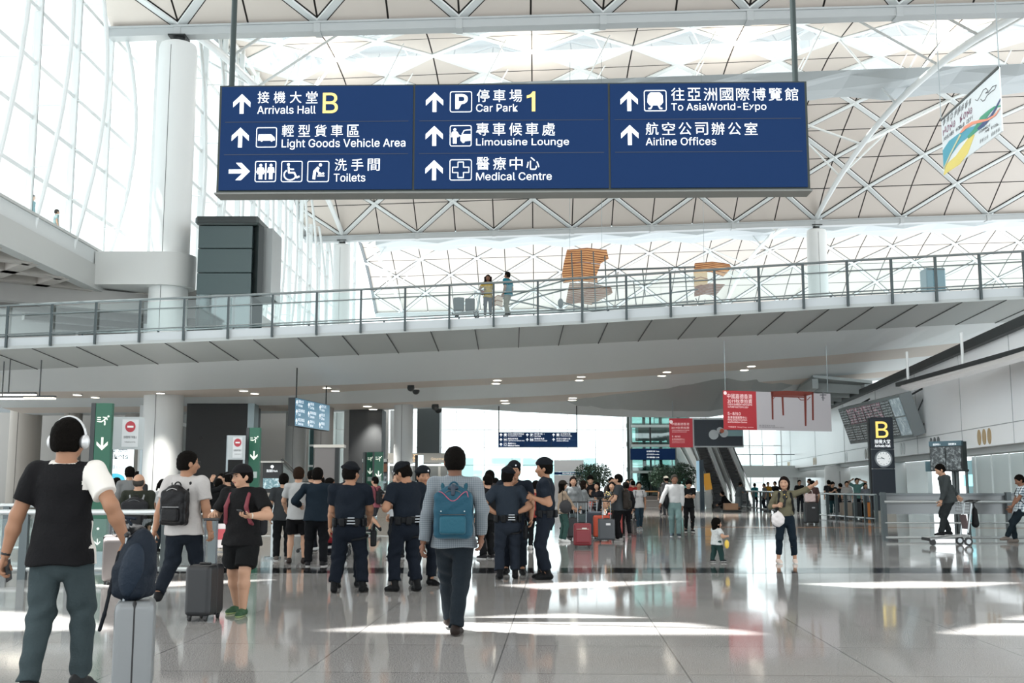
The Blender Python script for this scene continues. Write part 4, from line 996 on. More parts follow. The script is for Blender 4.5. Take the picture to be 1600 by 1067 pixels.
def suitcase(lab, p, w_=.40, d=.24, h=.58, col='#2a2c30', rz=0, hh=.45, tilt=0, ribs=0, metal=0, rough=.4, axis='x', grip='#1c1c1e', front=None, tag_=None, group=None, pocket=False, stem=None, seam=.014):
    """upright cabin case; local x across its broad front, y back to front"""
    t = item('suitcase', lab, 'suitcase', p, R(rz), group); t.rotation_euler = (R(tilt), 0, R(rz))
    m_ = mat(col, rough, metal, bump=.05, bscale=30, name='case_shell'); z0 = .055
    def rib(x, y, z): return (.0035*np.clip(np.sin(x*2*math.pi/(w_/ribs))*3, -1, 1)*(abs(z-z0-h/2) < h*.40)) if ribs else 0*x+0*y+0*z
    fn = rib if ribs else None
    soft('shell', [rbox((0, 0, z0+h/2), (w_/2-.045, d/2-.045, h/2-.045), .045)], m_, t, .009 if p[1] < 15 else .013, 0, fn)
    m = MB()
    for z in (-.0,): m.box((0, 0, z0+h/2), (w_+.006, seam, h+.006), None, .05)
    m.build('zip_seam', mat('#141416', .5, name='seam_black'), t)
    if pocket: soft('front_pocket', [rbox((0, -d/2-.0, z0+h*.42), (w_*.40-.03, .012, h*.30-.03), .03)], m_, t, .012, 0)
    if pocket: m = MB(); m.box((0, -d/2-.035, z0+h*.74), (w_*.7, .01, .012)); m.build('zip', mat('#b9a89a', .4, name='zip_pale'), t)
    m = MB(); m.box((0, 0, z0+h+.012), (.13, .035, .02), None, .008); m.build('carry_handle', mat(grip, .5, name='grip_black'), t)
    sm = mat(stem or '#8d9295', .25, .8, name='handle_tube')
    if hh:
        for sd in (-1, 1): m = MB(); m.tube([(sd*w_*.24, d*.30, z0+h-.02), (sd*w_*.24, d*.30, z0+h+hh)], .009, 8); m.build('handle_tube', sm, t, True)
        m = MB(); m.box((0, d*.30, z0+h+hh+.01), (w_*.48+.05, .03, .032), None, .01); m.build('handle_grip', mat(grip, .5, name='grip_black'), t)
    for sx in (-1, 1):
        for sy in (-1, 1):
            m = MB(); m.cyl((sx*(w_/2-.05)-.012, sy*(d/2-.045), .027), (sx*(w_/2-.05)+.012, sy*(d/2-.045), .027), .027, 14); m.box((sx*(w_/2-.05), sy*(d/2-.045), .052), (.04, .04, .02)); m.build('wheel', mat('#1a1a1c', .5, name='wheel_rubber'), t)
    if tag_:
        m = MB(); m.box((w_*.1, -d/2-.008, z0+h*.75), (.11, .004, .05)); m.build('luggage_tag', mat(tag_, .6, name='tag_paper'), t)
    return t
def cart(lab, p, rz=0, group=None):
    """airport baggage trolley; local +y is its nose"""
    t = item('luggage_trolley', lab, 'trolley', p, R(rz), group); ms = mat('#a9aeb0', .3, .7, name='trolley_steel'); mk = mat('#1d1f21', .5, name='trolley_black')
    m = MB(); 
    for x in (-.24, 0, .24): m.tube([(x*1.1, -.25, .24), (x*.8, .62, .15)], .017, 8)
    m.tube([(-.27, -.25, .24), (.27, -.25, .24)], .017, 8); m.tube([(-.2, .62, .15), (.2, .62, .15)], .022, 8); m.build('platform', ms, t, True)
    m = MB(); m.box((0, .68, .15), (.46, .06, .07), None, .02); m.build('bumper', mk, t)
    m = MB()
    for x in (-.2, .2): m.tube([(x, -.22, .18), (x, -.36, .98)], .022, 8)
    m.build('frame', ms, t, True)
    m = MB(); m.box((0, -.25, .55), (.36, .015, .34), M.Rotation(R(-10), 3, 'X')); m.build('advert_panel', mat('#6b5658', .5, name='advert'), t)
    m = MB()
    for z in (.80, .87, .94, 1.0): m.tube([(-.2, -.30, z), (-.2, -.14, z), (.2, -.14, z), (.2, -.30, z)], .006, 6)
    for x in (-.2, -.07, .07, .2): m.tube([(x, -.14, .80), (x, -.14, 1.0)], .006, 6)
    m.build('basket', ms, t)
    m = MB(); m.tube([(-.27, -.38, 1.0), (-.2, -.42, 1.03), (.2, -.42, 1.03), (.27, -.38, 1.0)], .02, 8); m.tube([(-.2, -.36, .98), (-.27, -.5, 1.05), (-.22, -.56, 1.05), (.22, -.56, 1.05), (.27, -.5, 1.05), (.2, -.36, .98)], .014, 8); m.build('handle', mk, t, True)
    for x in (-.25, .25):
        m = MB(); m.cyl((x-.02, -.22, .10), (x+.02, -.22, .10), .10, 20); w1 = m.build('wheel', mk, t, True)
        m = MB(); m.cyl((x-.024, -.22, .10), (x+.024, -.22, .10), .055, 14); m.build('hub', ms, w1)
        m = MB(); m.tube([(x, -.22, .10), (x, -.30, .2), (x, -.22, .30)], .018, 8); m.build('fork', mk, t, True)
    m = MB(); m.cyl((-.02, .52, .075), (.02, .52, .075), .075, 16); m.build('front_wheel', mk, t); m = MB(); m.tube([(0, .52, .075), (0, .50, .17)], .016, 8); m.build('caster', ms, t)
    return t
def hanging(K, key, name, lab, col, r_=(.13, .09, .16), dz=.0, m_=None):
    """a soft bag hanging from a hand"""
    t = worn(K, name, lab, 'bag'); w_ = K[key]; c = w_+A(0, .0, -.12-r_[2]-dz)
    soft('bag_body', [ell(c, r_), cap(c+A(0, 0, r_[2]*.6), w_+A(0, 0, -.10), r_[0]*.45, .012)], m_ or mat(col, .5, bump=.6, bscale=25, spec=.15, name='bag_soft'), t, max(.01, K['vox']), .04, wrinkle(.004, 1.6, 1)); return t
# ================================================================== everyone in the hall
def px(x, y, dy=0): return ('px', x, y, dy)
NAVY, BLK = '#1f2733', '#1d1e21'
# -- nearest figures
def tee_split(d):                                   # pale right sleeve and right side strip
    def f(c):
        e = c-d['shR']; x = (c-d['neck']) @ d['rt']; z = (c-d['neck']) @ d['up']
        fr = (c-d['pel']) @ d['fw']
        a = (x > .092*d['H']+.25*np.maximum(z, -.02)) & (z > -.085*d['H']); b = ((c-d['shR']) @ d['rt'] > .0) & (z > -.30*d['H'])
        side = (x > .085*d['H']) & (z <= -.20*d['H']) & (fr > .015)
        col = (z > .012*d['H']) & (abs(x) < .048*d['H'])
        return np.where(a | b | side | col, 1, -1)
    return f
def phones(K):
    t = worn(K, 'headphones', 'silver over-ear headphones on the man at the left edge', 'headphones'); hp, hh = K['hp'], K['hh']; sv = mat('#c7c9ca', .3, .4, name='silver_plastic')
    pts = [hp(math.cos(a)*.93, -.05, .02+math.sin(a)*1.10) for a in np.linspace(0, math.pi, 15)]
    soft('headband', [cap(pts[i], pts[i+1], .008, .008, 1.6) for i in range(14)], sv, t, .005, .004)
    for sd in (-1, 1):
        e_ = soft('ear_cup', [ell(hp(sd*.90, -.05, -.12), (.028, .042, .052), K['hr'])], sv, t, .006, 0)
        soft('cushion', [ell(hp(sd*.76, -.05, -.12), (.022, .038, .047), K['hr'])], mat('#3a3b3d', .7, name='cushion_grey'), e_, .006, 0)
    t2 = worn(K, 'phone', 'dark phone in the left hand of the man with headphones', 'phone'); w_ = K['wL']; m = MB(); m.box(V(w_)+V((.0, .05, -.11)), (.012, .075, .15), M.Rotation(R(15), 3, 'X'), .004); m.build('phone_case', mat('#2c2d30', .3, name='phone_black'), t2)
    t3 = worn(K, 'wrist_strap', 'black band on the left wrist at the left edge', 'bracelet'); d_ = unit(K['wL']-K['eL']); q = K['wL']-d_*.02
    soft('band', [cap(q-d_*.008, q+d_*.008, .033)], mat('#17181a', .5, name='band_black'), t3, .005, 0)
K1 = person('man with silver headphones, black T-shirt with one white sleeve, pulling a silver case', 82, 1082, 655, yaw=-4, build=1.08, skin='m', top='#1b1b1d', topcol2=('#d8d5cf', tee_split), bottom='#4a585c', shoes='#2a2b2c', sole='#e8e8e6',
    feet=((.12, .16), (-.13, -.10)), rh=px(196, 845, -.02), lh=px(8, 868, .0), re=(.6, -.6, -.5), le=(-.8, -.5, -.2), curl=(.9, .6), rn=(0, 0, -1), extras=phones, heel=(14, 0), hyaw=-6)
def k2x(K):
    backpack(K, 'black leather backpack with a front zip pocket on the man in the white polo', '#151517', .33, .47, .17, rough=.33, zipc='#9a9a9a', strap='#19191b')
    t = worn(K, 'bracelet', 'dark bracelet on the left wrist of the man in the white polo', 'bracelet'); d_ = unit(K['wL']-K['eL']); q = K['wL']-d_*.02
    soft('band', [cap(q-d_*.006, q+d_*.006, .032)], mat('#2a2523', .5, name='band_dark'), t, .005, 0)
K2 = person('man in a white polo shirt with a black leather backpack, walking away', 283, 946, 704, yaw=-14, collar=True, build=1.12, skin='m', top='#d6d3d0', bottom='#1e2630', shoes='#17181a', sole='#dcdcda', feet=((.06, .28, .0), (-.10, -.34, .09)), hip=(0, 0, .515*1.8),
    lh=px(242, 828, -.05), rh=px(328, 828, .0), hyaw=-42, glasses=True, extras=k2x, heel=(0, -38), curl=(.6, .55))
def k5x(K):
    K['who'] = 'man in the black cap'; phone(K, 'wL', (.2, .5, .35))
    t = worn(K, 'wristwatch', 'wristwatch on the man in the black cap', 'watch'); d_ = unit(K['wL']-K['eL']); q = K['wL']-d_*.03
    soft('band', [cap(q-d_*.008, q+d_*.008, .033)], mat('#c3c0b6', .3, .5, name='watch_metal'), t, .005, 0)
    t = worn(K, 'backpack', 'dark backpack with maroon shoulder straps worn by the man in the black cap', 'backpack'); straps(K, t, mat('#6a2530', .7, name='maroon_webbing'), .026)
    soft('bag_body', [rbox(K['neck']-K['up']*.28-K['fw']*.2, (.12, .04, .16), .05, np.stack([K['rt'], K['fw'], K['up']], 1))], mat('#1b1b1e', .7, spec=.15, name='bag_fabric'), t, .012, 0)
K5 = person('man in black cap, glasses, black shorts and green trainers looking at his phone', 374, 960, 727, yaw=163, build=1.2, skin='l', top='#19191b', bottom='#17181a', legs='shorts', shoes='#35513a', sole='#8ea06a', cap_='#151517', hstyle='short', glasses=True,
    feet=((.10, -.12, .0), (-.11, .12)), hyaw=-30, hpitch=-3, lh=px(390, 806, -.35), rh=px(335, 803, -.12), le=(-.7, -.4, -.6), curl=(.95, .7), rn=(0, 0, -1), ln=(0, 0, 1), extras=k5x)
def plaid(name, c0, c1, sc_=60, c2=None, w_=.22):
    m = bpy.data.materials.new(name); m.use_nodes = True; n = m.node_tree; b = n.nodes['Principled BSDF']; L = n.links.new; tc = n.nodes.new('ShaderNodeTexCoord'); sx = n.nodes.new('ShaderNodeSeparateXYZ'); L(tc.outputs['Object'], sx.inputs[0])
    outs = []
    for ax in ('X', 'Z'):
        a = n.nodes.new('ShaderNodeMath'); a.operation = 'MULTIPLY'; a.inputs[1].default_value = sc_; L(sx.outputs[ax], a.inputs[0])
        f = n.nodes.new('ShaderNodeMath'); f.operation = 'FRACT'; L(a.outputs[0], f.inputs[0]); g_ = n.nodes.new('ShaderNodeMath'); g_.operation = 'LESS_THAN'; g_.inputs[1].default_value = w_; L(f.outputs[0], g_.inputs[0]); outs.append(g_)
    ad = n.nodes.new('ShaderNodeMath'); ad.operation = 'ADD'; L(outs[0].outputs[0], ad.inputs[0]); L(outs[1].outputs[0], ad.inputs[1])
    h = n.nodes.new('ShaderNodeMath'); h.operation = 'MULTIPLY'; h.inputs[1].default_value = .5; L(ad.outputs[0], h.inputs[0])
    mx = n.nodes.new('ShaderNodeMix'); mx.data_type = 'RGBA'; mx.inputs[6].default_value = rgb(c0); mx.inputs[7].default_value = rgb(c1); L(h.outputs[0], mx.inputs[0]); L(mx.outputs[2], b.inputs['Base Color']); b.inputs['Roughness'].default_value = .8
    return m
def k16x(K):
    def det(t, c, rot, w_, h, d):
        pk = mat('#a04a60', .5, name='pink_piping'); q = lambda x, y, z: c+rot @ A(x*w_, y*d, z*h)
        arc = [q(x, -.50-.04*math.cos(x*3), .30-.09*math.cos(abs(x)*9)) for x in np.linspace(-.36, .36, 12)]+[q(.42, -.42, z) for z in (.18, .05, -.12)]
        soft('piping', [cap(arc[i], arc[i+1], .005) for i in range(len(arc)-1)], pk, t, .005, 0)
        for x in (-.30, .30):
            for z in (.02, -.12, -.26): soft('rivet', [ell(q(x, -.56, z), (.008, .008, .008))], mat('#c8d2d6', .3, .8, name='rivet'), t, .004, 0)
        soft('carabiner', [cap(q(-.10, -.40, .46), q(.10, -.40, .46), .016), cap(q(0, -.42, .50), q(0, -.48, .34), .02)], mat('#1d2c3c', .6, name='navy_webbing'), t, .006, .01)
    backpack(K, 'teal blue backpack with pink piping on the man in the checked shirt', '#204859', .37, .50, .19, pocket='#255363', strap='#244c5a', details=det, rough=.5, drop=.02)
K16 = person('man in a grey checked shirt with a teal backpack, walking away in the centre', 708, 992, 697, yaw=0, build=1.07, skin='d', topmat=plaid('grey_check', '#727a80', '#2c353c', 55), sleeve='long', bottom='#222b33', shoes='#231c19', sole='#3a3432',
    feet=((.03, -.06), (-.06, .42, .03)), hip=(0, .12, .51*1.79), lh=px(661, 848, .05), rh=px(752, 838, .0), le=(-.35, -1, 0), re=(.35, -1, 0), curl=(.5, .6), collar=True, extras=k16x, hyaw=8)
# silver case with the dark backpack on top
gs = G(206, 1093)
suitcase('silver ribbed hard suitcase pulled by the man with headphones', (gs.x, gs.y, 0), .37, .25, .60, '#777b7d', rz=106, hh=.42, ribs=7, seam=.05, metal=.1, rough=.3)
t = item('backpack', 'dark navy backpack leaning on top of the silver suitcase', 'backpack', (gs.x, gs.y, .66), R(-12))
bm_ = mat('#161e28', .6, bump=.4, bscale=30, spec=.15, name='navy_nylon')
soft('bag_body', [ell((.02, -.05, .22), (.128, .115, .25), rotm(0, 0, R(12))), rbox((.0, -.04, .13), (.07, .06, .07), .05)], bm_, t, .007, .04, wrinkle(.003, 1.1, 4))
soft('front_panel', [ell((.035, -.135, .20), (.085, .05, .18), rotm(0, 0, R(12)))], mat('#1d2733', .5, bump=.4, bscale=30, spec=.15, name='navy_nylon'), t, .007, .02)
soft('strap', [cap((-.13, -.02, .30), (-.15, -.08, .05), .016, None, .5), cap((-.15, -.08, .05), (-.17, -.10, -.10), .014, None, .5), cap((-.17, -.10, -.10), (-.20, -.10, -.20), .013)], mat('#12161c', .7, spec=.15, name='strap_black'), t, .006, .01)
soft('handle', [cap((-.05, -.02, .49), (-.09, -.02, .54), .01), cap((-.09, -.02, .54), (-.02, -.02, .53), .01)], bm_, t, .006, .006)
# black case pushed by the man in the cap
gs = G(318, 968)
suitcase('black upright cabin suitcase held by the man in the black cap', (gs.x, gs.y, 0), .28, .40, .52, '#17191c', rz=-8, hh=.46, rough=.45, stem='#4c4f52')
# -- old man with a day pack, left
def k6x(K):
    backpack(K, 'black day pack with grey straps on the older balding man', '#232426', .38, .46, .20, strap='#8e8f90')
K6 = person('older balding man in a dark green jacket with a black day pack, at left', 210, 902, 741, yaw=8, build=1.15, top='#34382f', sleeve='long', bottom='#b3aa98', hair='#5a5652', hstyle='bald', rh=px(232, 838, -.1), extras=k6x, shoes='#2a2724')
gs = G(198, 908)
suitcase('brown grey suitcase tilted beside the older man', (gs.x, gs.y-.35, .02), .46, .30, .62, '#6c6664', rz=20, hh=.2, tilt=14, rough=.35)
t = item('black_bag', 'black soft bag lying on the tilted grey suitcase', 'bag', (gs.x+.12, gs.y-.3, .68)); soft('bag_body', [ell((0, 0, .08), (.24, .13, .09))], mat('#111214', .7, bump=.5, bscale=20, spec=.15, name='bag_black'), t, .012, 0, wrinkle(.005, 1.5, 2))
# -- the uniformed group
def gear(K, holster=True, plate=True):
    H, up, rt, fw, pel = K['H'], K['up'], K['rt'], K['fw'], K['pel']; r_ = .092*H*K['bw']+.016; m_ = mat('#0f1114', .5, spec=.15, name='duty_nylon')
    t = worn(K, 'duty_belt', 'black duty belt with pouches on the '+K['who'], 'belt')
    soft('belt', [cap(pel+up*.035*H, pel+up*.036*H, r_, None, .80, cuts=[(pel+up*.058*H, up), (pel+up*.012*H, -up)])], m_, t, .011, 0)
    for a in (-150, -110, -60, -25, 20, 160, 205):
        q = pel+up*.03*H+(rt*math.cos(R(a))*(r_+.01)+fw*math.sin(R(a))*(r_+.01)*.8); rot = np.array(M.Rotation(R(a), 3, 'Z')); soft('pouch', [rbox(q, (.012, .025, .045), .012, rot)], m_, t, .010, 0)
    if plate:
        sk_ = mat('#aeb4ba', .4, name='pale_webbing')
        for i in range(3): m = MB(); m.box(V(pel+up*(.02+.02*i)*H*1.1-fw*(r_*.82+.045)+rt*.05), (.11-.01*i, .006, .012)); m.build('clip', sk_, t)
    if holster:
        hp_, k_ = K['hipR'], K['kR']; c = hp_+(k_-hp_)*.42+rt*.085*H*K['bw']*1.15
        h_ = worn(K, 'thigh_holster', 'black thigh holster on the right leg of the '+K['who'], 'holster')
        soft('holster', [rbox(c, (.018, .045, .09), .018), cap(c+A(0, 0, .10), c+A(0, .05, .17), .02)], m_, h_, .010, .01)
        soft('leg_strap', [cap(hp_+(k_-hp_)*.35, hp_+(k_-hp_)*.38, .060*H*K['bw']+.014, cuts=[(hp_+(k_-hp_)*.42, unit(k_-hp_)), (hp_+(k_-hp_)*.34, unit(hp_-k_))])], m_, h_, .011, 0)
def off(lab, who, x, yf, tp, yaw, **k):
    ex = k.pop('ex', None); gr = k.pop('gr', {})
    def e(K):
        K['who'] = who; gear(K, **gr)
        for sh, e_ in ((K['shR'], K['eR']), (K['shL'], K['eL'])): pass
        soft('epaulette', [cap(K['neck']-K['up']*.01*K['H']+K['rt']*sd*.055*K['H'], (K['shR'] if sd > 0 else K['shL'])+K['up']*.033*K['H'], .013, .016, 1.3) for sd in (-1, 1)], mat('#26303c', .7, name='epaulette_cloth'), K['root'], .008, 0)
        if ex: ex(K)
    a = dict(build=1.13, skin='m', top='#19222e', bottom='#171f2a', shoes='#0d0e10', sole='#0d0e10', boots=True, cap_='beret', hstyle='short', collar=True, untuck=False, extras=e, grp='uniformed officers'); a.update(k)
    return person(lab, x, yf, tp, yaw, **a)
off('officer in dark uniform and beret, back to us, hands in front, left of centre', 'left back-turned officer', 546, 926, 725, 0, feet=((.17, .02), (-.20, -.04)), rh=px(577, 812, .32), lh=px(530, 812, .3), hyaw=-30, build=1.2)
off('officer in beret facing right, behind the left back-turned officer', 'officer behind the left pair', 540, 917, 725, 212, feet=((.14, .0), (-.14, .12)), hyaw=18, lh=px(548, 842, -.1), rh=px(515, 830, -.1), gr=dict(plate=False, holster=False))
def e3(K): phone(K, 'wL', (-.3, .8, .5))
off('officer in beret looking down at a phone, turned left, beside the checked-shirt man', 'officer looking at his phone', 634, 924, 722, 38, feet=((.15, -.05), (-.14, .06)), lh=px(604, 783, .05), rh=px(612, 792, .15), hyaw=22, hpitch=-26, ln=(.3, 0, 1), ex=e3, build=1.18)
off('officer in beret partly hidden behind the phone-reading officer', 'half hidden officer', 656, 914, 731, 215, feet=((.12, .0), (-.12, .1)), gr=dict(plate=False, holster=False), hyaw=-10)
off('officer in slate blue shirt and beret, hands on hips, back to us', 'officer with hands on hips', 793, 905, 732, 4, top='#2e3843', bottom='#272f3a', feet=((.12, .05), (-.12, -.02)), rh=px(806, 802, .0), lh=px(776, 803, .0), re=(1.5, -.1, .1), le=(-1.5, -.1, .1), hyaw=-25, build=1.12)
off('officer in beret facing us, one hand at his chin', 'officer with a hand at his chin', 803, 897, 723, 176, feet=((.12, -.02), (-.14, .1)), rh=px(801, 756, -.42), re=(.4, .3, -1), curl=(.5, .5), gr=dict(plate=False, holster=False), rn=(0, 1, .2))
off('officer in beret seen in profile facing left, hands clasped at his chest', 'profile officer', 859, 905, 718, 82, feet=((.10, .10), (-.10, .02)), rh=px(833, 776, .12), lh=px(834, 778, -.12), re=(.2, -.6, -1), le=(-.2, -.6, -1), curl=(.8, .8), hyaw=4)
# -- bystanders, mid left
person('man in a dark grey T-shirt, back to us, left of the white T-shirt', 440, 876, 740, 10, top='#3b3f42', bottom='#16181b', shoes='#55504c', sole='#dddddd', build=1.05, hstyle='short')
person('man in a long white T-shirt, black shorts and flip-flops, back to us', 463, 881, 730, 6, top='#c9cac9', bottom='#141517', legs='shorts', hair='#3a2a20', shoes='#2b2422', sole='#2b2422', feet=((.13, .02), (-.13, 0)), lh=px(446, 795, .3), build=.98)
person('man in a long dark navy shirt, back to us, beside the white T-shirt man', 492, 885, 731, 2, top='#1a2733', sleeve='long', bottom='#14171b', build=1.16, feet=((.14, .0), (-.13, .04)), lh=px(468, 790, .2), rh=px(500, 790, .25))
person('dark haired man peering over the navy shirt, left of the officers', 512, 868, 747, -70, top='#1c1d20', skin='d', hyaw=-10)
person('young woman with dark hair behind the navy shirt', 498, 862, 744, 160, sex='f', hstyle='bob', top='#2b2b30')
person('dark haired person half hidden between the white and grey T-shirts', 484, 848, 735, 10, top='#1a1b1e')
def bp_small(lab, col, w_=.30, h=.42, **k): return lambda K: backpack(K, lab, col, w_, h, .15, **k)
person('man in a pink checked shirt and shorts walking away beyond the officers', 584, 834, 745, 60, top='#a7606a', bottom='#3f4247', legs='shorts', feet=((.1, .25), (-.1, -.3, .1)), heel=(0, -40), extras=bp_small('black backpack on the man in the pink checked shirt', '#1a1b1d'))
person('woman in a white shirt partly hidden in front of the phone officer', 621, 872, 738, 150, sex='f', hstyle='bob', top='#ccd0d2', bottom='#22262b', sleeve='long')
# -- queue at far left behind the barrier
person('man in a grey hooded top behind the barrier, back to us, left', 197, 862, 729, 25, top='#8f9191', sleeve='long', bottom='#2f343a')
person('dark haired person behind the man in the grey hooded top', 210, 850, 737, 0, top='#3a3c40')
person('woman with raised face in profile beside the green exit pylon', 181, 858, 746, -60, sex='f', hstyle='long', top='#25262a', hpitch=25, skin='t', rh=px(186, 772, -.2))
person('person in black behind the left green exit pylon', 163, 860, 745, 20, top='#17181a')
person('woman with a ponytail in a white top and jeans, seen from behind at left', 250, 863, 749, -28, sex='f', hstyle='pony', top='#c9cac9', bottom='#27323c', hyaw=-25)
person('man in black with a hand raised to his face, left of the black cap', 352, 862, 738, 60, top='#17181b', sleeve='long', bottom='#191a1c', lh=px(331, 752, -.1), le=(-.3, .2, -1), shoes='#b9b0a2')
person('person in dark trousers with white stripes behind the barrier', 338, 860, 748, 10, top='#1c1d20', bottom='#25272a', shoes='#c9b890')
person('dark clothed person standing left of the barrier queue', 268, 862, 752, -10, top='#23252a', sex='f', hstyle='bob')
person('man standing in front of the black tower, beyond the queue', 343, 845, 740, 170, top='#202226')
# -- crowd right of the officers
person('dark haired man behind the centre man and the hands-on-hips officer', 765, 862, 735, 30, top='#3c3a3d', sleeve='long', skin='d')
person('man in a black jacket facing left behind the hands-on-hips officer', 762, 873, 742, 40, top='#17181b', sleeve='long', bottom='#17181b', build=1.15)
person('small dark haired person at the rear of the crowd near the centre man', 774, 850, 747, 0, top='#24262a')
person('person in a rust red top and black trousers behind the profile officer', 838, 858, 751, 10, top='#a3443c', bottom='#17181b', shoes='#c9c6c2', sole='#e6e6e4', lh=px(822, 770, .2), sex='f', hstyle='short', feet=((.12, 0), (-.12, .05)))
person('child with black hair half hidden left of the profile officer', 824, 850, 757, 10, H=1.52, top='#1d1e21')
def sl_bag(lab, col, sd=1, r_=(.10, .14, .15), front=0):
    def f(K):
        t = worn(K, 'shoulder_bag', lab, 'bag'); c = K['pel']+K['rt']*sd*(.13*K['H']*K['bw'])+K['up']*.06*K['H']+K['fw']*front
        sh = K['shR'] if sd > 0 else K['shL']
        soft('bag_body', [ell(c, r_)], mat(col, .6, bump=.4, bscale=20, spec=.15, name='bag_cloth'), t, max(K['vox'], .012), 0)
        o = K['neck']-K['rt']*sd*.06*K['H'] if front else sh
        for f2 in (-1, 1): soft('strap', [cap(c+K['fw']*f2*.08, o+K['up']*.045+K['fw']*f2*.06, .010), ], mat('#1c1c1e', .6, spec=.15, name='strap_black'), t, max(K['vox']*.8, .009), 0)
    return f
person('woman in a beige cardigan and cap facing right, with a black and white striped bag', 879, 847, 751, -68, sex='f', hstyle='long', cap_='#26221f', top='#c3ae98', sleeve='long', bottom='#44665f', shoes='#dcdcda', sole='#f0f0ee', rh=px(898, 795, .05), lh=px(897, 797, -.15), extras=sl_bag('black and white striped shoulder bag on the beige cardigan woman', '#3b3b3d', 1, (.13, .16, .17)))
person('woman with glasses in a grey printed sweatshirt beside the beige cardigan', 896, 838, 745, 165, sex='f', hstyle='long', hair='#1f1815', glasses=True, top='#8c9293', sleeve='long', bottom='#1c1d20', hyaw=20, build=1.1)
person('woman in a pale grey top facing right, holding a trolley handle', 912, 836, 751, -78, sex='f', hstyle='bob', hair='#2a201b', top='#a7adae', sleeve='long', rh=px(928, 780, .1), lh=px(928, 782, -.1), bottom='#2c3137')
person('man in a black sweater looking down at his hands in the luggage crowd', 923, 830, 742, 178, top='#16171a', sleeve='long', bottom='#1b1c1f', hpitch=-28, hstyle='quiff', rh=px(922, 771, -.35), lh=px(926, 769, -.35))
person('person with an orange bag behind the pale grey top woman', 934, 832, 757, 150, sex='f', hstyle='bob', top='#23252a', extras=sl_bag('orange red bag held in the middle of the luggage crowd', '#b5442e', 1, (.12, .12, .14)))
def floral(name):
    m = mat('#1e1e1c', .8, name=name); m2 = m.copy(); n = m2.node_tree; b = n.nodes['Principled BSDF']; v = n.nodes.new('ShaderNodeTexVoronoi'); v.inputs['Scale'].default_value = 22; tc = n.nodes.new('ShaderNodeTexCoord'); cr = n.nodes.new('ShaderNodeValToRGB')
    cr.color_ramp.elements[0].color = rgb('#c9b25a'); cr.color_ramp.elements[0].position = .22; cr.color_ramp.elements[1].position = .3; cr.color_ramp.elements[1].color = rgb('#1b1c1b'); n.links.new(tc.outputs['Object'], v.inputs['Vector']); n.links.new(v.outputs[0], cr.inputs[0]); n.links.new(cr.outputs[0], b.inputs['Base Color']); return m2
person('woman with curly dark hair in a black floral dress', 957, 838, 753, 170, sex='f', hstyle='curly', topmat=floral('floral_cloth'), skirt=('#201f1d', .33), legs='none' if False else 'slim', bottom='#caa089', sleeve='short', skin='l')
person('man in a charcoal T-shirt with a black backpack facing left', 968, 846, 741, 72, top='#43484b', bottom='#17181b', shoes='#8e8c8a', sole='#e2e2e0', rh=px(948, 786, .1), lh=px(950, 789, -.15), extras=bp_small('black backpack on the man in the charcoal T-shirt', '#2a2521', .32, .50), build=1.05)
person('man with glasses behind the curly haired woman', 956, 826, 746, 200, top='#55504c', glasses=True)
person('dark haired person in black behind the charcoal T-shirt man', 979, 838, 753, 20, top='#1b1b1e', sleeve='long', bottom='#1b1b1e', shoes='#4a4644')
person('person in a bright red top beyond the crowd, back to us', 990, 812, 751, 5, top='#b93b38', bottom='#26282c')
person('person in pink far behind the red top', 981, 806, 749, 180, sex='f', top='#c78f93', bottom='#7d6f6e')
person('small pale figure far behind, left of the lift tower', 988, 800, 748, 170, top='#b3a3a2')
# -- walkers, centre right
person('woman in a white T-shirt and jeans with black bag straps, walking towards us', 999, 828, 753, 178, sex='f', hstyle='pony', top='#d2d3d2', bottom='#2d4350', legs='slim', shoes='#7b7f82', feet=((.05, .14), (-.06, -.12)), skin='m', extras=lambda K: (straps(K, worn(K, 'shoulder_straps', 'dark backpack straps on the woman in the white T-shirt', 'backpack'), mat('#2b3238', .6, name='strap_dark'), .014)))
person('grey haired man in a white shirt and pale jeans walking towards us', 1056, 838, 742, 172, top='#dcdede', sleeve='long', bottom='#7d9a99', hair='#55504b', glasses=True, untuck=False, collar=True, skin='t', build=1.1, shoes='#27333a', feet=((.1, -.05), (-.08, .12)), rh=px(1032, 788, -.15), lh=px(1066, 797, -.1), hyaw=8, extras=sl_bag('black shoulder bag on the man in the white shirt', '#17181b', 1, (.09, .16, .22)))
def kph(who, hnd='wL'):
    def f(K): K['who'] = who; phone(K, hnd, (0, .6, .5))
    return f
person('young man in black T-shirt and slim trousers looking down at his phone', 1077, 831, 749, 180, top='#17181a', bottom='#17181b', legs='slim', shoes='#1c1c1e', sole='#dededc', hstyle='quiff', hpitch=-32, glasses=True, rh=px(1071, 776, -.35), lh=px(1080, 775, -.35), build=.96, extras=kph('young man in black'))
person('distant person with a pale hat in front of the potted tree', 1042, 806, 744, 20, top='#77797b', sleeve='long', cap_='#c9c2b4', bottom='#3c4044')
person('dark dressed person near the lift tower, beside the hat wearer', 1036, 803, 757, 10, top='#24272a', H=1.55)
person('person in black crouching over a bag on the floor near the escalators', 1136, 799, None, 70, H=1.65, top='#17181b', sleeve='long', hip=(0, -.1, .36), lean=.7, feet=((.12, .12), (-.12, -.1)), rh=(.15, .45, .35), lh=(-.15, .45, .35), bottom='#1b1c1f')
person('person in a long grey dress leaning over the rail by the escalators', 1153, 797, 758, -60, sex='f', top='#7c8487', sleeve='long', skirt=('#7c8487', .12), lean=.35, hpitch=-20, hstyle='short', rh=(.2, .5, 1.0), lh=(-.2, .5, 1.0), H=1.6)
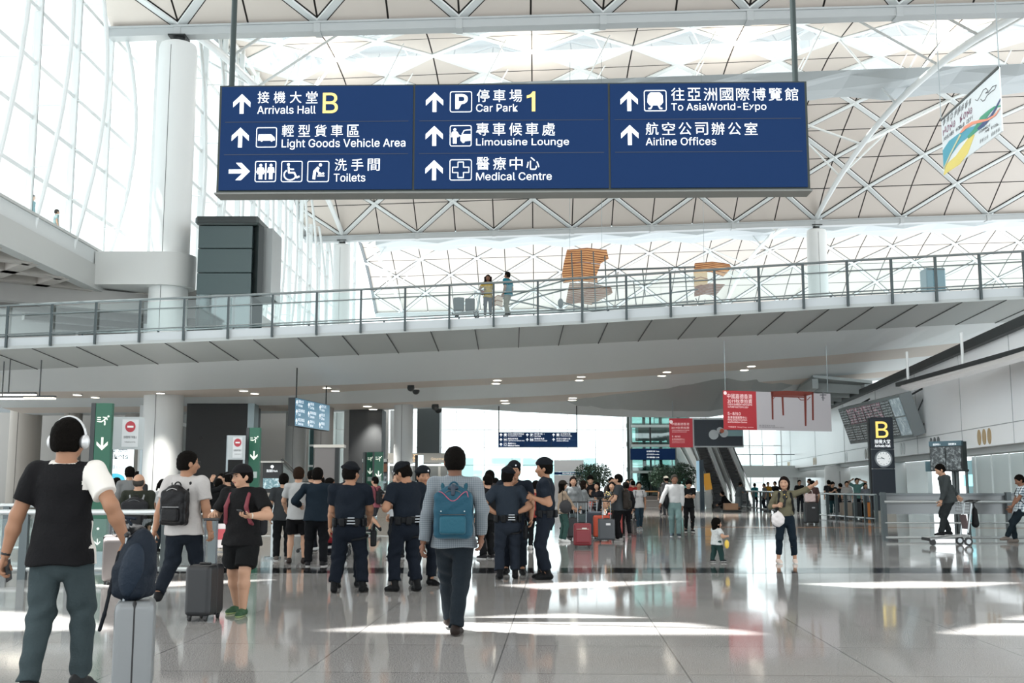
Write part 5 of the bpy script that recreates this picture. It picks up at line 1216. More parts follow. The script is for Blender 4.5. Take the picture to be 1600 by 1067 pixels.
def k35x(K):
    t = worn(K, 'toy_bag', 'small yellow toy bag hanging from the toddler', 'toy bag'); soft('bag_body', [ell(K['wR']+A(.02, -.02, -.14), (.05, .04, .08))], mat('#d9b84c', .6, name='toy_yellow'), t, .01, 0)
def dots(name, c0, c1):
    m = mat(c0, .8, name=name).copy(); n = m.node_tree; b = n.nodes['Principled BSDF']; v = n.nodes.new('ShaderNodeTexVoronoi'); v.inputs['Scale'].default_value = 45; tc = n.nodes.new('ShaderNodeTexCoord'); cr = n.nodes.new('ShaderNodeValToRGB'); cr.color_ramp.interpolation = 'CONSTANT'
    cr.color_ramp.elements[0].color = rgb(c1); cr.color_ramp.elements[1].position = .22; cr.color_ramp.elements[1].color = rgb(c0); n.links.new(tc.outputs['Object'], v.inputs['Vector']); n.links.new(v.outputs[0], cr.inputs[0]); n.links.new(cr.outputs[0], b.inputs['Base Color']); return m
person('toddler with a black bob and spotted shirt walking to the right', 1119, 879, None, -72, H=.86, child=True, hstyle='bob', build=1.35, topmat=dots('spotted_cloth', '#b9bcbb', '#3c4144'), bottom='#2f4a48', shoes='#1c1d1f', sole='#e8e8e8', feet=((.05, .10), (-.05, -.06)), rh=px(1136, 838, -.12), lh=px(1120, 818, .05), le=(-.3, -.2, -1), extras=k35x, sleeve='short', hpitch=0)
def k36x(K):
    hanging(K, 'wR', 'white_bag', 'white paper bag hanging from the pointing woman hand', '#d8d3d2', (.12, .07, .13))
    t = worn(K, 'neck_scarf', 'dark patterned scarf tied at the neck of the pointing woman', 'scarf'); n_, fw, up = K['neck'], K['fw'], K['up']
    soft('scarf', [cap(n_+fw*.05-up*.01, n_+fw*.075-up*.05, .05, .035), ell(n_+fw*.10-up*.09, (.05, .03, .045)), cap(n_+fw*.10-up*.08, n_+fw*.115-up*.24+A(.03, 0, 0), .022, .03)], floral('scarf_cloth'), t, .009, .02)
    t = worn(K, 'backpack', 'black backpack on the pointing woman', 'backpack'); straps(K, t, mat('#151517', .6, spec=.15, name='strap_black'), .022)
    soft('bag_body', [rbox(K['neck']-up*.28-fw*.19, (.10, .04, .14), .05)], mat('#151517', .6, spec=.15, name='bag_fabric'), t, .012, 0)
person('woman in an olive top and dark cropped trousers pointing to the right', 1231, 880, 745, 172, sex='f', hstyle='bob', hair='#231a17', top='#7d7862', sleeve='three', bottom='#182631', legs='crop', shoes='#cbb9ae', sole='#e9e5e0', feet=((.17, .04), (-.13, -.02)), toe=(25, -10), lh=px(1272, 757, -.25), rh=px(1215, 790, -.1), curl=(.8, .12), hyaw=-12, build=1.05, extras=k36x, untuck=False)
# -- beyond the right barrier
person('person in a brown T-shirt with a black suitcase behind the pointing woman', 1272, 816, 751, 20, top='#6c5350', bottom='#1c1d20', build=1.05)
gs = G(1268, 819); suitcase('large black suitcase with white sticker marks behind the pointing woman', (gs.x, gs.y, 0), .50, .30, .72, '#141517', hh=0, tag_='#9a9c9e')
t = item('tote_bag', 'pale tote bag standing on the large black suitcase', 'bag', (gs.x-.02, gs.y, .79)); soft('bag_body', [rbox((0, 0, .15), (.15, .05, .11), .04)], mat('#cbb7b4', .7, name='tote_cloth'), t, .016, 0, wrinkle(.004, 1.2, 3))
m = MB(); m.tube([(-.1, 0, .28), (-.07, 0, .42), (.07, 0, .42), (.1, 0, .28)], .012, 6); m.build('handle', mat('#d9d0ce', .6, name='tote_handle'), t)
for (x, top, c, yw, lab, kw) in ((1179, 755, '#2d7f86', -40, 'person in a teal top leaning on the barrier by the escalators', {}), (1194, 757, '#7e8080', 100, 'grey dressed person at the barrier next to the one in teal', {}), (1200, 753, '#d99c2c', 190, 'person in a bright yellow top behind the barrier', {}),
        (1211, 752, '#1d1e21', 120, 'person in black at the barrier beside the yellow top', {}), (1249, 750, '#1c1d20', 180, 'man in black behind the barrier, left of the pointing arm', {}), (1265, 748, '#3a3d42', 90, 'dark haired person far behind the pointing arm', {}),
        (1295, 750, '#2a2c30', 0, 'dark haired person behind the barrier, right of the white column', {}), (1300, 752, '#1a1b1d', 185, 'man in a black T-shirt looking at his hands behind the barrier', dict(bottom='#25454b', hpitch=-25, rh=(.05, .3, 1.15), lh=(-.05, .3, 1.15))), (1313, 758, '#25272b', 30, 'short dark haired person between the two men at the barrier', {}),
        (1323, 752, '#ccc9c4', 170, 'person in a white top with a black scarf behind the barrier', {}), (1339, 747, '#6d9c95', 178, 'man in a sea green T-shirt with hands behind his head at the barrier', dict(rh=(.22, -.1, 1.62), lh=(-.22, -.1, 1.62), re=(1, .2, .3), le=(-1, .2, .3))), (1352, 757, '#8b8f96', 175, 'woman with long black hair at the right end of the barrier', dict(sex='f', hstyle='long'))):
    Z = {1179: 66, 1194: 62, 1200: 64, 1211: 61, 1249: 56, 1265: 60, 1295: 54, 1313: 52.6, 1323: 48, 1339: 50.6, 1352: 48.2}.get(x, 49)
    p = P(x, 757, Z); kw = dict(kw); kw.setdefault('sleeve', 'short')
    person(lab, 0, 0, top, yw, loc=(p.x, Z, 0), top=c, grp='people waiting behind the right barrier', **kw)
for x, y, c, lab in ((1352, 812, '#c77a33', 'orange suitcase on a trolley behind the barrier end'), (1342, 810, '#1e2023', 'black case beside the orange suitcase behind the barrier'), (1322, 800, '#8d8073', 'beige suitcase in front of the white top person')):
    p = P(x, 800, 46.5); suitcase(lab, (p.x, p.y, .0), .48, .28, .62, c, hh=.1)
p = P(1346, 800, 45.8); cart('baggage trolley behind the barrier near the tall pillar', (p.x, p.y+2.2, 0), 90)
# -- trolley rider and the seated man at right
gt = G(1492, 852)
cart('baggage trolley with a man standing on it at right', (gt.x, gt.y, 0), 90)
def k39x(K):
    K['who'] = 'man on the trolley'; phone(K, 'wL', (-.1, .8, .4))
    t = item('black_pouch', 'long black bag hanging from the trolley handle', 'bag', (gt.x+.47, gt.y-.1, .42)); soft('bag_body', [cap((0, 0, .08), (0, 0, .40), .085, .055), cap((0, 0, .40), (-.03, 0, .60), .02, .012)], mat('#131416', .6, spec=.15, name='bag_black'), t, .012, .04)
person('man in a dark grey sweater standing on the trolley, looking at his phone', 0, 0, None, 88, loc=(gt.x-.12, gt.y, .21), H=1.72, top='#474d4e', sleeve='long', bottom='#2e3234', shoes='#17181a', sole='#d6d6d4', feet=((.08, -.03, .02), (-.08, .22, -.03)), hip=(0, -.02, .88), lean=.16, hpitch=-24, lh=px(1466, 800, -.15), rh=(.12, -.36, .86), re=(.4, -1, -.2), extras=k39x, build=1.12)
def sit(K): K['who'] = 'man in the checked shirt at the right edge'; phone(K, 'wL', (0, .8, .3)); straps(K, worn(K, 'backpack', 'dark backpack strap on the man at the right edge', 'backpack'), mat('#22252a', .6, name='strap_dark'), .016)
gt2 = G(1592, 848)
person('man in a blue and white checked shirt leaning at the right edge', 0, 0, None, 86, loc=(gt2.x, gt2.y, 0), H=1.72, topmat=plaid('blue_check', '#cfd8dc', '#2c4a5c', 16, None, .4), bottom='#1d2a31', shoes='#6d655f', sole='#6d655f', feet=((.08, .05), (-.08, .35)), hip=(0, -.12, .84), lean=-.08, hpitch=-22, lh=px(1572, 803, -.1), rh=px(1576, 806, .1), skin='t', extras=sit)
# -- luggage among the crowd
for a in (('dark red soft suitcase with a raised handle, front of the luggage crowd', 910, 856, .40, .26, .50, '#7a1f28', 0, .46, '#d8d5cf', True), ('grey hard suitcase held by the man in the charcoal T-shirt', 948, 847, .42, .26, .52, '#3f4347', -5, .42, '#d8d8d8', False),
          ('orange red suitcase behind the grey hard suitcase', 940, 842, .44, .26, .56, '#b8492f', 0, 0, None, False), ('dark blue suitcase in the middle of the luggage crowd', 927, 838, .46, .28, .62, '#1f2833', 0, .3, None, False),
          ('dark green suitcase beside the red one', 903, 842, .44, .28, .6, '#2f4042', 0, .1, None, False), ('black suitcase between the beige cardigan woman and the red case', 895, 843, .3, .26, .5, '#17181b', 0, .4, None, False),
          ('red hard case on the right of the luggage crowd', 961, 838, .40, .26, .6, '#9c3a35', 0, 0, None, False)):
    g_ = G(a[1], a[2]); suitcase(a[0], (g_.x, g_.y, 0), a[3], a[4], a[5], a[6], rz=a[7], hh=a[8], tag_=a[9], pocket=a[10], group='suitcases in the luggage crowd')
for x, y, rz, lab in ((916, 836, 60, 'baggage trolley in the luggage crowd'), (511, 876, 95, 'baggage trolley left of the officers'), (752, 862, 80, 'baggage trolley right of the centre man'), (945, 834, 100, 'second baggage trolley at the back of the luggage crowd')):
    g_ = G(x, y); cart(lab, (g_.x, g_.y+.8, 0), rz, 'luggage trolleys in the hall')
g_ = G(511, 872)
for i, (dx, z, c, sz, lab) in enumerate(((.0, .26, '#7a1f28', (.42, .3, .2), 'red bag low on the trolley left of the officers'), (.02, .47, '#a9a7a2', (.36, .28, .26), 'pale grey bag stacked on the trolley left of the officers'), (-.02, .74, '#b8654d', (.34, .26, .16), 'orange bag on top of the trolley load left of the officers'))):
    t = item('travel_bag', lab, 'bag', (g_.x+dx, g_.y+.6, z)); soft('bag_body', [rbox((0, 0, sz[2]/2), (sz[0]/2-.05, sz[1]/2-.05, sz[2]/2-.05), .05)], mat(c, .7, bump=.3, spec=.15, name='bag_cloth'), t, .014, 0, wrinkle(.004, 1, i)); m = MB(); m.tube([(-.06, 0, sz[2]), (0, 0, sz[2]+.04), (.06, 0, sz[2])], .008, 6); m.build('handle', mat('#222224', .6, spec=.15, name='strap_black'), t)
g_ = G(752, 862)
suitcase('dark suitcase on the trolley right of the centre man', (g_.x, g_.y+.5, .24), .42, .28, .5, '#23262b', hh=0); suitcase('second dark suitcase beside the trolley right of the centre man', (g_.x+.2, g_.y-.2, 0), .40, .26, .5, '#2c2629', hh=.3)
g_ = G(1142, 800); t = item('carton', 'small brown carton on the floor beside the crouching person', 'box', (g_.x, g_.y, 0)); m = MB(); m.box((0, 0, .28), (.7, .5, .35), None, .02); m.build('box_body', mat('#9b7b62', .8, name='cardboard'), t); m = MB(); m.box((0, 0, .05), (.95, .6, .1)); m.build('base', DARK, t)
# -- travellers on the bridge
def deck(x, dy):
    e = P(x, interp(LN[0], x), Zn(x)); return V((e.x, e.y+dy, e.z+.62))
e1 = deck(761, 1.3); e2 = deck(793, 1.3)
K41 = person('woman with curly dark hair in a yellow shirt standing on the bridge by a trolley', 0, 0, 427, 178, loc=e1, H=1.62, sex='f', hstyle='curly', hair='#1d1513', top='#c9a63a', bottom='#2a3d49', legs='slim', skin='d', rh=(.28, .25, 1.0), glasses=True, extras=sl_bag('small brown shoulder bag on the woman in yellow', '#8a4a38', 1, (.07, .10, .10), .06), shoes='#d0d0ce', build=1.05)
person('man in a blue T-shirt and beige trousers standing on the bridge, facing left', 0, 0, 423, 60, loc=e2, H=1.7, top='#1f7d92', bottom='#8a8674', skin='t', feet=((.1, .1), (-.1, -.1)), build=1.15)
e3_ = deck(727, 1.2); cart('baggage trolley with two suitcases on the bridge', (e3_.x+.15, e3_.y, e3_.z), 90)
suitcase('left dark suitcase on the bridge trolley', (e3_.x-.3, e3_.y, e3_.z+.21), .40, .3, .5, '#3d4649', hh=0); suitcase('right dark suitcase on the bridge trolley', (e3_.x+.12, e3_.y, e3_.z+.21), .36, .3, .46, '#2c3437', hh=0)
# -- faint figures on the upper floor behind the left glass
for i, (x, y, c, lab) in enumerate(((12, 316, '#c9b39a', 'pale figure in a cream coat on the upper floor at the far left'), (45, 330, '#5f9aa2', 'figure in blue sitting on the upper floor, left'), (62, 340, '#7fa3a8', 'second figure in pale blue on the upper floor, left'), (106, 366, '#4d8f9a', 'figure in teal bending on the upper floor'), (130, 372, '#9db4b6', 'figure in light grey on the upper floor behind the glass'))):
    Z = 37+x*.11; p = P(x, y, Z); person(lab, 0, 0, None, 150+40*i, loc=(WX-.9, Z, 12.95), H=1.65, top=c, bottom=c, grp='figures on the upper floor')
# ================================================================== signs
BLUE = mat('#132c52', .5, emit=.12, spec=.08, name='sign_blue'); SWH = mat('#f2f6f8', .4, emit=.75, name='sign_white'); SYE = mat('#f0d470', .4, emit=.6, name='sign_yellow')
FRM = mat('#2b3330', .45, .3, name='sign_frame')
def root_on(pl, name, lab, cat, group=None):
    t = thing(name, lab, cat); t.matrix_world = pl.T(); t['label'] = lab
    if group: t['group'] = group
    return t
def board(t, x0, z0, x1, z1, dep, m_, name='panel', y=0.0):
    m = MB(); m.box(((x0+x1)/2, y+dep/2, (z0+z1)/2), (x1-x0, dep, z1-z0)); return m.build(name, m_, t)
def arrow(b, cx, cz, s, ang=0, st=.19):
    c, q = math.cos(R(ang)), math.sin(R(ang))
    def r_(x, z): return (cx+(x*c-z*q)*s, cz+(x*q+z*c)*s)
    poly(b, [r_(-st/2, -.5), r_(st/2, -.5), r_(st/2, .36), (r_(0, .5)), r_(-st/2, .36)])
    poly(b, [r_(0, .5), r_(0, .24), r_(-.42, -.17), r_(-.42, .09)][::-1]); poly(b, [r_(0, .5), r_(.42, .09), r_(.42, -.17), r_(0, .24)][::-1])
def man(b, x, z, h, skirt=False):
    circ(b, x, z+h*.90, h*.095, 12)
    if skirt: poly(b, [(x-h*.11, z+h*.77), (x+h*.11, z+h*.77), (x+h*.22, z+h*.33), (x-h*.22, z+h*.33)])
    else: poly(b, [(x-h*.15, z+h*.77), (x+h*.15, z+h*.77), (x+h*.13, z+h*.40), (x-h*.13, z+h*.40)])
    for s_ in (-1, 1):
        strk(b, [(x+s_*h*.15, z+h*.74), (x+s_*h*(.25 if skirt else .2), z+h*.42)], h*.075)
        strk(b, [(x+s_*h*.065, z+h*.42), (x+s_*h*.065, z)], h*.10)
def icon(b, kind, x0, z0, x1, z1):
    if isinstance(b, int): b = bucket('pictogram', SWH, pan[b], .004, y=-.001)
    w_, h = x1-x0, z1-z0; ring_rect(b, x0, z0, x1, z1, w_*.035, w_*.08); X = lambda u: x0+w_*u; Z = lambda v: z0+h*v; t_ = w_*.08
    if kind == 'P': text(b, 'P', X(.24), Z(.14), X(.82), Z(.88), .02)
    elif kind == 'van': poly(b, [(X(a), Z(c)) for a, c in ((.08, .40), (.10, .66), (.72, .66), (.90, .50), (.93, .36), (.90, .33), (.08, .33))]); circ(b, X(.26), Z(.33), w_*.05); circ(b, X(.76), Z(.33), w_*.05)
    elif kind == 'toilets': man(b, X(.26), Z(.12), h*.76, True); strk(b, [(X(.51), Z(.1)), (X(.51), Z(.9))], w_*.06); man(b, X(.76), Z(.12), h*.76)
    elif kind == 'wheel':
        circ(b, X(.33), Z(.84), w_*.07); strk(b, [(X(.34), Z(.74)), (X(.36), Z(.44)), (X(.62), Z(.44)), (X(.74), Z(.20)), (X(.88), Z(.26))], t_); strk(b, [(X(.36), Z(.62)), (X(.60), Z(.60))], w_*.06)
        strk(b, [(X(.42+.29*math.cos(a)), Z(.34+.26*math.sin(a))) for a in np.linspace(R(125), R(345), 14)], w_*.06)
    elif kind == 'baby':
        circ(b, X(.60), Z(.82), w_*.075); strk(b, [(X(.52), Z(.70)), (X(.33), Z(.50)), (X(.30), Z(.12))], w_*.13); strk(b, [(X(.52), Z(.68)), (X(.48), Z(.48)), (X(.62), Z(.42))], w_*.055); strk(b, [(X(.46), Z(.28)), (X(.80), Z(.28))], w_*.05); strk(b, [(X(.50), Z(.38)), (X(.66), Z(.38))], w_*.08); circ(b, X(.74), Z(.40), w_*.05)
    elif kind == 'limo':
        man(b, X(.22), Z(.12), h*.76); strk(b, [(X(.30), Z(.66)), (X(.46), Z(.48))], w_*.06); poly(b, [(X(a), Z(c)) for a, c in ((.50, .24), (.48, .50), (.58, .58), (.98, .58), (.98, .26), (.70, .24))]); strk(b, [(X(.56), Z(.58)), (X(.66), Z(.76)), (X(.98), Z(.80))], w_*.04); circ(b, X(.62), Z(.22), w_*.07)
    elif kind == 'cross':
        a, c = .37, .63; strk(b, [(X(p), Z(q)) for p, q in ((a, .12), (c, .12), (c, a), (.88, a), (.88, c), (c, c), (c, .88), (a, .88), (a, c), (.12, c), (.12, a), (a, a), (a, .12), (c, .12))], w_*.035)
    elif kind == 'train':
        poly(b, [(X(p), Z(q)) for p, q in ((.14, .42), (.16, .76), (.28, .90), (.72, .90), (.84, .76), (.86, .42), (.76, .28), (.24, .28))])
        for s_ in (-1, 1): strk(b, [(X(.5+s_*.14), Z(.28)), (X(.5+s_*.22), Z(.12)), (X(.5+s_*.32), Z(.12))], w_*.07)
# ---- the large blue sign
TLp, TRp = P(347, 136, 12.07), P(1256.6, 128.5, 11.93); zt = (TLp.z+TRp.z)/2
pl = Plane((TLp.x, TLp.y, 0), (TRp.x-TLp.x, TRp.y-TLp.y, 0)); pl.o = V((TLp.x, TLp.y, zt)); Wd = (V((TRp.x, TRp.y, 0))-V((TLp.x, TLp.y, 0))).length
zb = pl.px(800, 294.5)[1]; t = root_on(pl, 'overhead_sign', 'large blue overhead direction sign with three panels hanging from two rods', 'sign')
s1, s2 = pl.px(646.5, 200)[0], pl.px(952, 200)[0]
board(t, -.03, zb-.03, Wd+.03, .02, .24, FRM, 'housing', .02)
m = MB(); m.box((Wd/2, .14, zb-.035), (Wd+.1, .27, .02)); m.build('bottom_tray', mat('#6d706d', .5, name='tray_grey'), t)
xs = [(0, s1-.012), (s1+.012, s2-.012), (s2+.012, Wd)]; pan = []
for i, (a, b_) in enumerate(xs):
    o = board(t, a, zb, b_, 0, .03, BLUE, 'sign_panel', 0); o['label'] = ['left', 'middle', 'right'][i]+' blue panel'; pan.append(o)
    m = MB()
    for yy in (188, 239): zz = pl.px(800, yy)[1]; m.box(((a+b_)/2, -.001, zz), (b_-a-.1, .004, .008))
    m.build('divider', mat('#12243f', .4, name='divider_blue'), o)
def px2(x0, y0, x1, y1): a = pl.px(x0, y1); b_ = pl.px(x1, y0); return a[0], a[1], b_[0], b_[1]
LB = [[bucket('lettering', SWH, pan[i], .004, y=-.001) for _ in range(3)] for i in range(3)]; LI = LA = [0, 1, 2]; LY = [bucket('yellow_mark', SYE, pan[i], .004, y=-.001) for i in range(2)]
def TX(b, s, x0, y0, x1, y1, bold=.0): text(b[0 if y0 < 185 else 1 if y0 < 240 else 2] if isinstance(b, list) else b, s, *px2(x0, y0, x1, y1), bold)
def spaced(b, s, x0, y0, x1, y1, bold=.012):
    n = len(s); wch = (y1-y0)*1.02; g_ = (x1-x0-wch)/(n-1) if n > 1 else 0
    for i, ch in enumerate(s): TX(b, ch, x0+i*g_, y0, x0+i*g_+wch*.98, y1, bold)
ps = (pl.px(700, 200)[0]-pl.px(600, 200)[0])/100
def AR(b, x, y, s, a=0): b = bucket('arrow', SWH, pan[b], .004, y=-.001); c = pl.px(x, y); arrow(b, c[0], c[1], s*ps, a)
AR(LA[0], 378, 162.5, 32); AR(LA[0], 375.5, 215, 32); AR(LA[0], 374, 268, 33, -90)
AR(LA[1], 679, 159.7, 32); AR(LA[1], 678.5, 212.5, 32); AR(LA[1], 678.3, 266, 32); AR(LA[2], 983, 158, 32); AR(LA[2], 984, 211, 32)
spaced(LB[0], '接機大堂', 402.5, 143, 497, 161.5); TX(LB[0], 'Arrivals Hall', 402, 165, 493.5, 178.3, .001); TX(LY[0], 'B', 504, 145, 528.5, 177, .004)
spaced(LB[0], '輕型貨車區', 440.5, 195, 562, 214); TX(LB[0], 'Light Goods Vehicle Area', 440, 216.5, 633.5, 234, .001)
spaced(LB[0], '洗手間', 523, 248, 594, 267); TX(LB[0], 'Toilets', 521.5, 271, 571, 284, .001)
icon(LI[0], 'van', *px2(400.5, 199.5, 432.5, 230)); icon(LI[0], 'toilets', *px2(398.5, 252, 431.5, 284)); icon(LI[0], 'wheel', *px2(439.5, 252, 472.5, 284)); icon(LI[0], 'baby', *px2(480.5, 252, 514, 284))
icon(LI[1], 'P', *px2(703.5, 143.3, 737, 175)); icon(LI[1], 'limo', *px2(703.3, 196.3, 736.5, 228.3)); icon(LI[1], 'cross', *px2(703, 249.5, 736.7, 281.5))
spaced(LB[1], '停車場', 745, 140, 816, 159.5); TX(LB[1], 'Car Park', 744, 162.5, 809, 174.8, .001); poly(LY[1], [pl.px(*q) for q in ((831, 174), (836.3, 174), (836.3, 143), (832.5, 143), (829, 147.5), (823, 149.5), (823, 153.5), (831, 151.5))])
spaced(LB[1], '專車候車處', 744, 192, 867.5, 212); TX(LB[1], 'Limousine Lounge', 744, 215.5, 889, 230.5, .001)
spaced(LB[1], '醫療中心', 744.5, 245.5, 843, 265.5); TX(LB[1], 'Medical Centre', 744, 269, 862, 282, .001)
icon(LI[2], 'train', *px2(1007, 141.5, 1040.5, 173.5))
spaced(LB[2], '往亞洲國際博覽館', 1049, 137.5, 1247, 157.5); TX(LB[2], 'To AsiaWorld-Expo', 1049, 160.5, 1197, 175.7, .001)
spaced(LB[2], '航空公司辦公室', 1009, 191.5, 1183.5, 211); TX(LB[2], 'Airline Offices', 1009, 214.5, 1118.5, 227.3, .001)
for x_ in (pl.px(357, 120)[0], pl.px(1247, 110)[0]):
    m = MB(); m.cyl((x_, .14, .0), (x_, .14, 25.5), .034, 12); m.build('hanging_rod', mat('#2f3a3a', .4, .4, name='rod_steel'), t, True)
    m = MB(); m.cyl((x_, .14, .0), (x_, .14, .05), .06, 12); m.build('rod_collar', FRM, t)
# ---- smaller hanging direction signs
def small_sign(pa, Ya, pb, Yb, ybot, lab, ncol, rows, cm, rods=(), dep=.14, face=None, cat='sign', rodtop=2.5):
    a, b_ = P(pa[0], pa[1], Ya), P(pb[0], pb[1], Yb); p = Plane((a.x, a.y, (a.z+b_.z)/2), (b_.x-a.x, b_.y-a.y, 0)); w_ = math.hypot(b_.x-a.x, b_.y-a.y)
    h = -p.px((pa[0]+pb[0])/2, ybot)[1]; t = root_on(p, 'overhead_sign' if cat == 'sign' else 'information_screen', lab, cat)
    board(t, -.02, -h-.02, w_+.02, .02, dep, DARK, 'housing', .01)
    for i in range(ncol):
        x0, x1 = w_*i/ncol+.008, w_*(i+1)/ncol-.008; o = board(t, x0, -h, x1, 0, .02, face or BLUE, 'sign_panel', -.01); lb = bucket('lettering', SWH, o, .004, y=-.011)
        cw = x1-x0; rh_ = h/3
        for j, r_ in enumerate(rows[i]):
            zc = -rh_*(j+.5)
            if r_[0]: arrow(lb, x0+cw*.09, zc, rh_*.62, r_[0]-1)
            if r_[1]: icon(lb, r_[1], x0+cw*.20, zc-rh_*.32, x0+cw*.20+rh_*.64, zc+rh_*.32)
            xs_ = x0+cw*(.36 if r_[1] else .2); n = len(r_[2]); text(lb, r_[2], xs_, zc+rh_*.02, min(xs_+n*rh_*.42, x1-.02), zc+rh_*.38, .012); text(lb, r_[3], xs_, zc-rh_*.38, min(xs_+len(r_[3])*rh_*.17, x1-.02), zc-rh_*.08, .006)
    for x_ in rods: m = MB(); m.cyl((w_*x_, .07, 0), (w_*x_, .07, rodtop), .03, 8); m.build('hanging_rod', DARK, t)
    return t, p, w_, h
small_sign((779, 676), 62, (902, 675.5), 62, 698, 'small blue overhead direction sign hanging in the centre distance', 3,
    [[(1, 'train', '往亞洲國際博覽館', 'To AsiaWorld-Expo'), (1, 'van', '輕型貨車區', 'Light Goods Vehicle Area'), (1, 'cross', '醫療中心', 'Medical Centre')], [(1, 'P', '停車場 1', 'Car Park'), (1, 'limo', '專車候車處', 'Limousine Lounge')], [(1, 'train', '往市區列車', 'Trains to City'), (1, None, '航空公司辦公室', 'Airline Offices')]], None, (.003, .995), rodtop=2.0)
small_sign((462, 619), 46, (515, 636), 50.5, 669, 'tilted hanging screen sign with blue and white directions at the left', 3,
    [[(1, None, '接機大堂', 'Arrivals'), (1, None, '酒店候車處', 'Coach'), (1, None, '輕型貨車區', 'Goods Area')], [(1, None, '停車場', 'Car Park'), (1, None, '專車候車處', 'Limousine'), (1, None, '醫療中心', 'Medical')], [(1, None, '航空公司', 'Airline'), (1, None, '辦公室', 'Offices'), (1, None, '博覽館', 'Expo')]], None, (.06, .93), face=mat('#4f7d96', .3, emit=.45, name='screen_blue'), cat='screen', rodtop=1.4, dep=.3)
t, p, w_, h = small_sign((985, 701), 71.5, (1055, 701), 71.5, 718, 'blue lintel sign across the glass lift tower', 1, [[(0, None, '', '')]], None)
lb = bucket('lettering', SWH, t, .004, y=-.03)
for s_, z_ in (('往港鐵列車 Train', -.12), ('往航空公司辦公室 Airline Offices', -.32), ('升降機 Lift', -.52)): text(lb, s_, w_*.36, z_*h/.72-.10, w_*.64, z_*h/.72)
p = Plane(P(866, 737.5, 93), (1, 0, 0)); t = root_on(p, 'wall_sign', 'narrow dark blue strip sign on the far wall behind the profile officer', 'sign'); board(t, 0, -.22, 2.5, 0, .1, BLUE); lb = bucket('lettering', SWH, t, .01, y=-.01); text(lb, '航空公司辦公室 Offices', .7, -.17, 1.8, -.05)
board(t, 0, -2.6, 2.5, -.24, .1, mat('#cdc8c8', .5, name='pale_panel'), 'lower_panel'); board(t, 0, .02, 2.5, 1.0, .1, mat('#d9d6d6', .5, name='pale_panel2'), 'upper_panel')
# ---- tall pillar with letter and clock
g_ = G(1384, 815); t = thing('information_pillar', 'tall dark navy pillar with a yellow letter B and a white clock', 'pillar', (g_.x, g_.y, 0), R(-4)); NV = mat('#16202d', .35, name='pillar_navy')
pw, ph = .88, 4.02
for z0, z1 in ((.42, 2.02), (2.04, 2.78), (2.80, ph)): m = MB(); m.box((0, .15, (z0+z1)/2), (pw, .34, z1-z0), None, .02); m.build('casing', NV, t)
m = MB(); m.box((0, .15, .2), (pw-.06, .3, .4)); m.build('base', mat('#a9a69e', .5, name='pillar_base'), t)
m = MB(); m.box((-pw/2-.03, .15, 2.0), (.06, .2, 4.0)); m.build('side_rail', DARK, t)
lb = bucket('yellow_letter', SYE, t, .01, y=-.025); text(lb, 'B', -.24, 3.22, .24, 3.86, .004); lb = bucket('lettering', SWH, t, .008, y=-.025); text(lb, '接機大堂', -.30, 3.00, .30, 3.16, .02); text(lb, 'Arrivals Hall', -.30, 2.86, .30, 2.97, .01)
m = MB(); m.cyl((0, -.02, 2.41), (0, -.10, 2.41), .33, 36); ck = m.build('clock', mat('#8b9094', .3, .6, name='clock_rim'), t); m = MB(); m.cyl((0, -.095, 2.41), (0, -.108, 2.41), .27, 36); m.build('clock_face', mat('#f3f5f6', .4, emit=.2, name='clock_white'), ck)
lb = bucket('clock_hands', mat('#1c1f22', .5, name='clock_black'), ck, .006, y=-.108)
for a in range(12): c_, s_ = math.sin(R(a*30)), math.cos(R(a*30)); strk(lb, [(c_*.20, 2.41+s_*.20), (c_*.24, 2.41+s_*.24)], .02)
strk(lb, [(.03, 2.40), (-.10, 2.48)], .024); strk(lb, [(.04, 2.405), (-.20, 2.43)], .014)
# ---- hanging banners
def cloth_banner(pl, lab, w_, h, m_, name='banner', dep=.03): t = root_on(pl, name, lab, 'banner'); board(t, 0, -h, w_, 0, dep, m_, 'panel'); return t
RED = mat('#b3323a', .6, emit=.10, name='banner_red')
a, b_ = P(1130, 610, 41), P(1297, 604.5, 42.5); p = Plane((a.x, a.y, a.z), (b_.x-a.x, b_.y-a.y, 0)); w_ = math.hypot(b_.x-a.x, b_.y-a.y); h = -p.px(1134, 671)[1]
t = root_on(p, 'banner', 'large hanging banner, red with white writing and a wooden table picture', 'banner'); xr = p.px(1182, 640)[0]
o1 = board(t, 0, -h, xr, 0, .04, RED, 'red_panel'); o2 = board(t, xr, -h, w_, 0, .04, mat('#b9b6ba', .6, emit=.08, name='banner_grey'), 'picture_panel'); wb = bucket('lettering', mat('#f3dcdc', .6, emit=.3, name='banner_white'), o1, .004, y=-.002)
def bx(b, s, x0, y0, x1, y1, pp=None, bold=.006): a_ = (pp or p).px(x0, y1); c_ = (pp or p).px(x1, y0); text(b, s, a_[0], a_[1], c_[0], c_[1], bold)
for s_, q in (('中國嘉德香港', (1136, 616, 1175, 622.5)), ('2019秋季拍賣', (1136.5, 624, 1175, 629.5)), ('CHINA GUARDIAN HONG KONG', (1137, 631, 1175, 633)), ('AUTUMN AUCTIONS 2019', (1137, 635, 1169, 637)), ('5-8/10', (1137, 644, 1157, 649)), ('香港會議展覽中心', (1137, 650.5, 1167, 654)), ('Hong Kong Convention', (1137, 655, 1167, 657.5)), ('and Exhibition Centre', (1137, 658.5, 1167, 660.5)), ('中國嘉德  Hong Kong  auction', (1138, 666.5, 1177, 668))): bx(wb, s_, *q)
c_ = p.px(1131.5, 614); circ(wb, c_[0]+.04, c_[1], .07)
tb = bucket('table_picture', mat('#7c3327', .5, name='rosewood'), o2, .006, y=-.002); tl = bucket('caption', mat('#77777c', .6, name='caption_grey'), o2, .004, y=-.002)
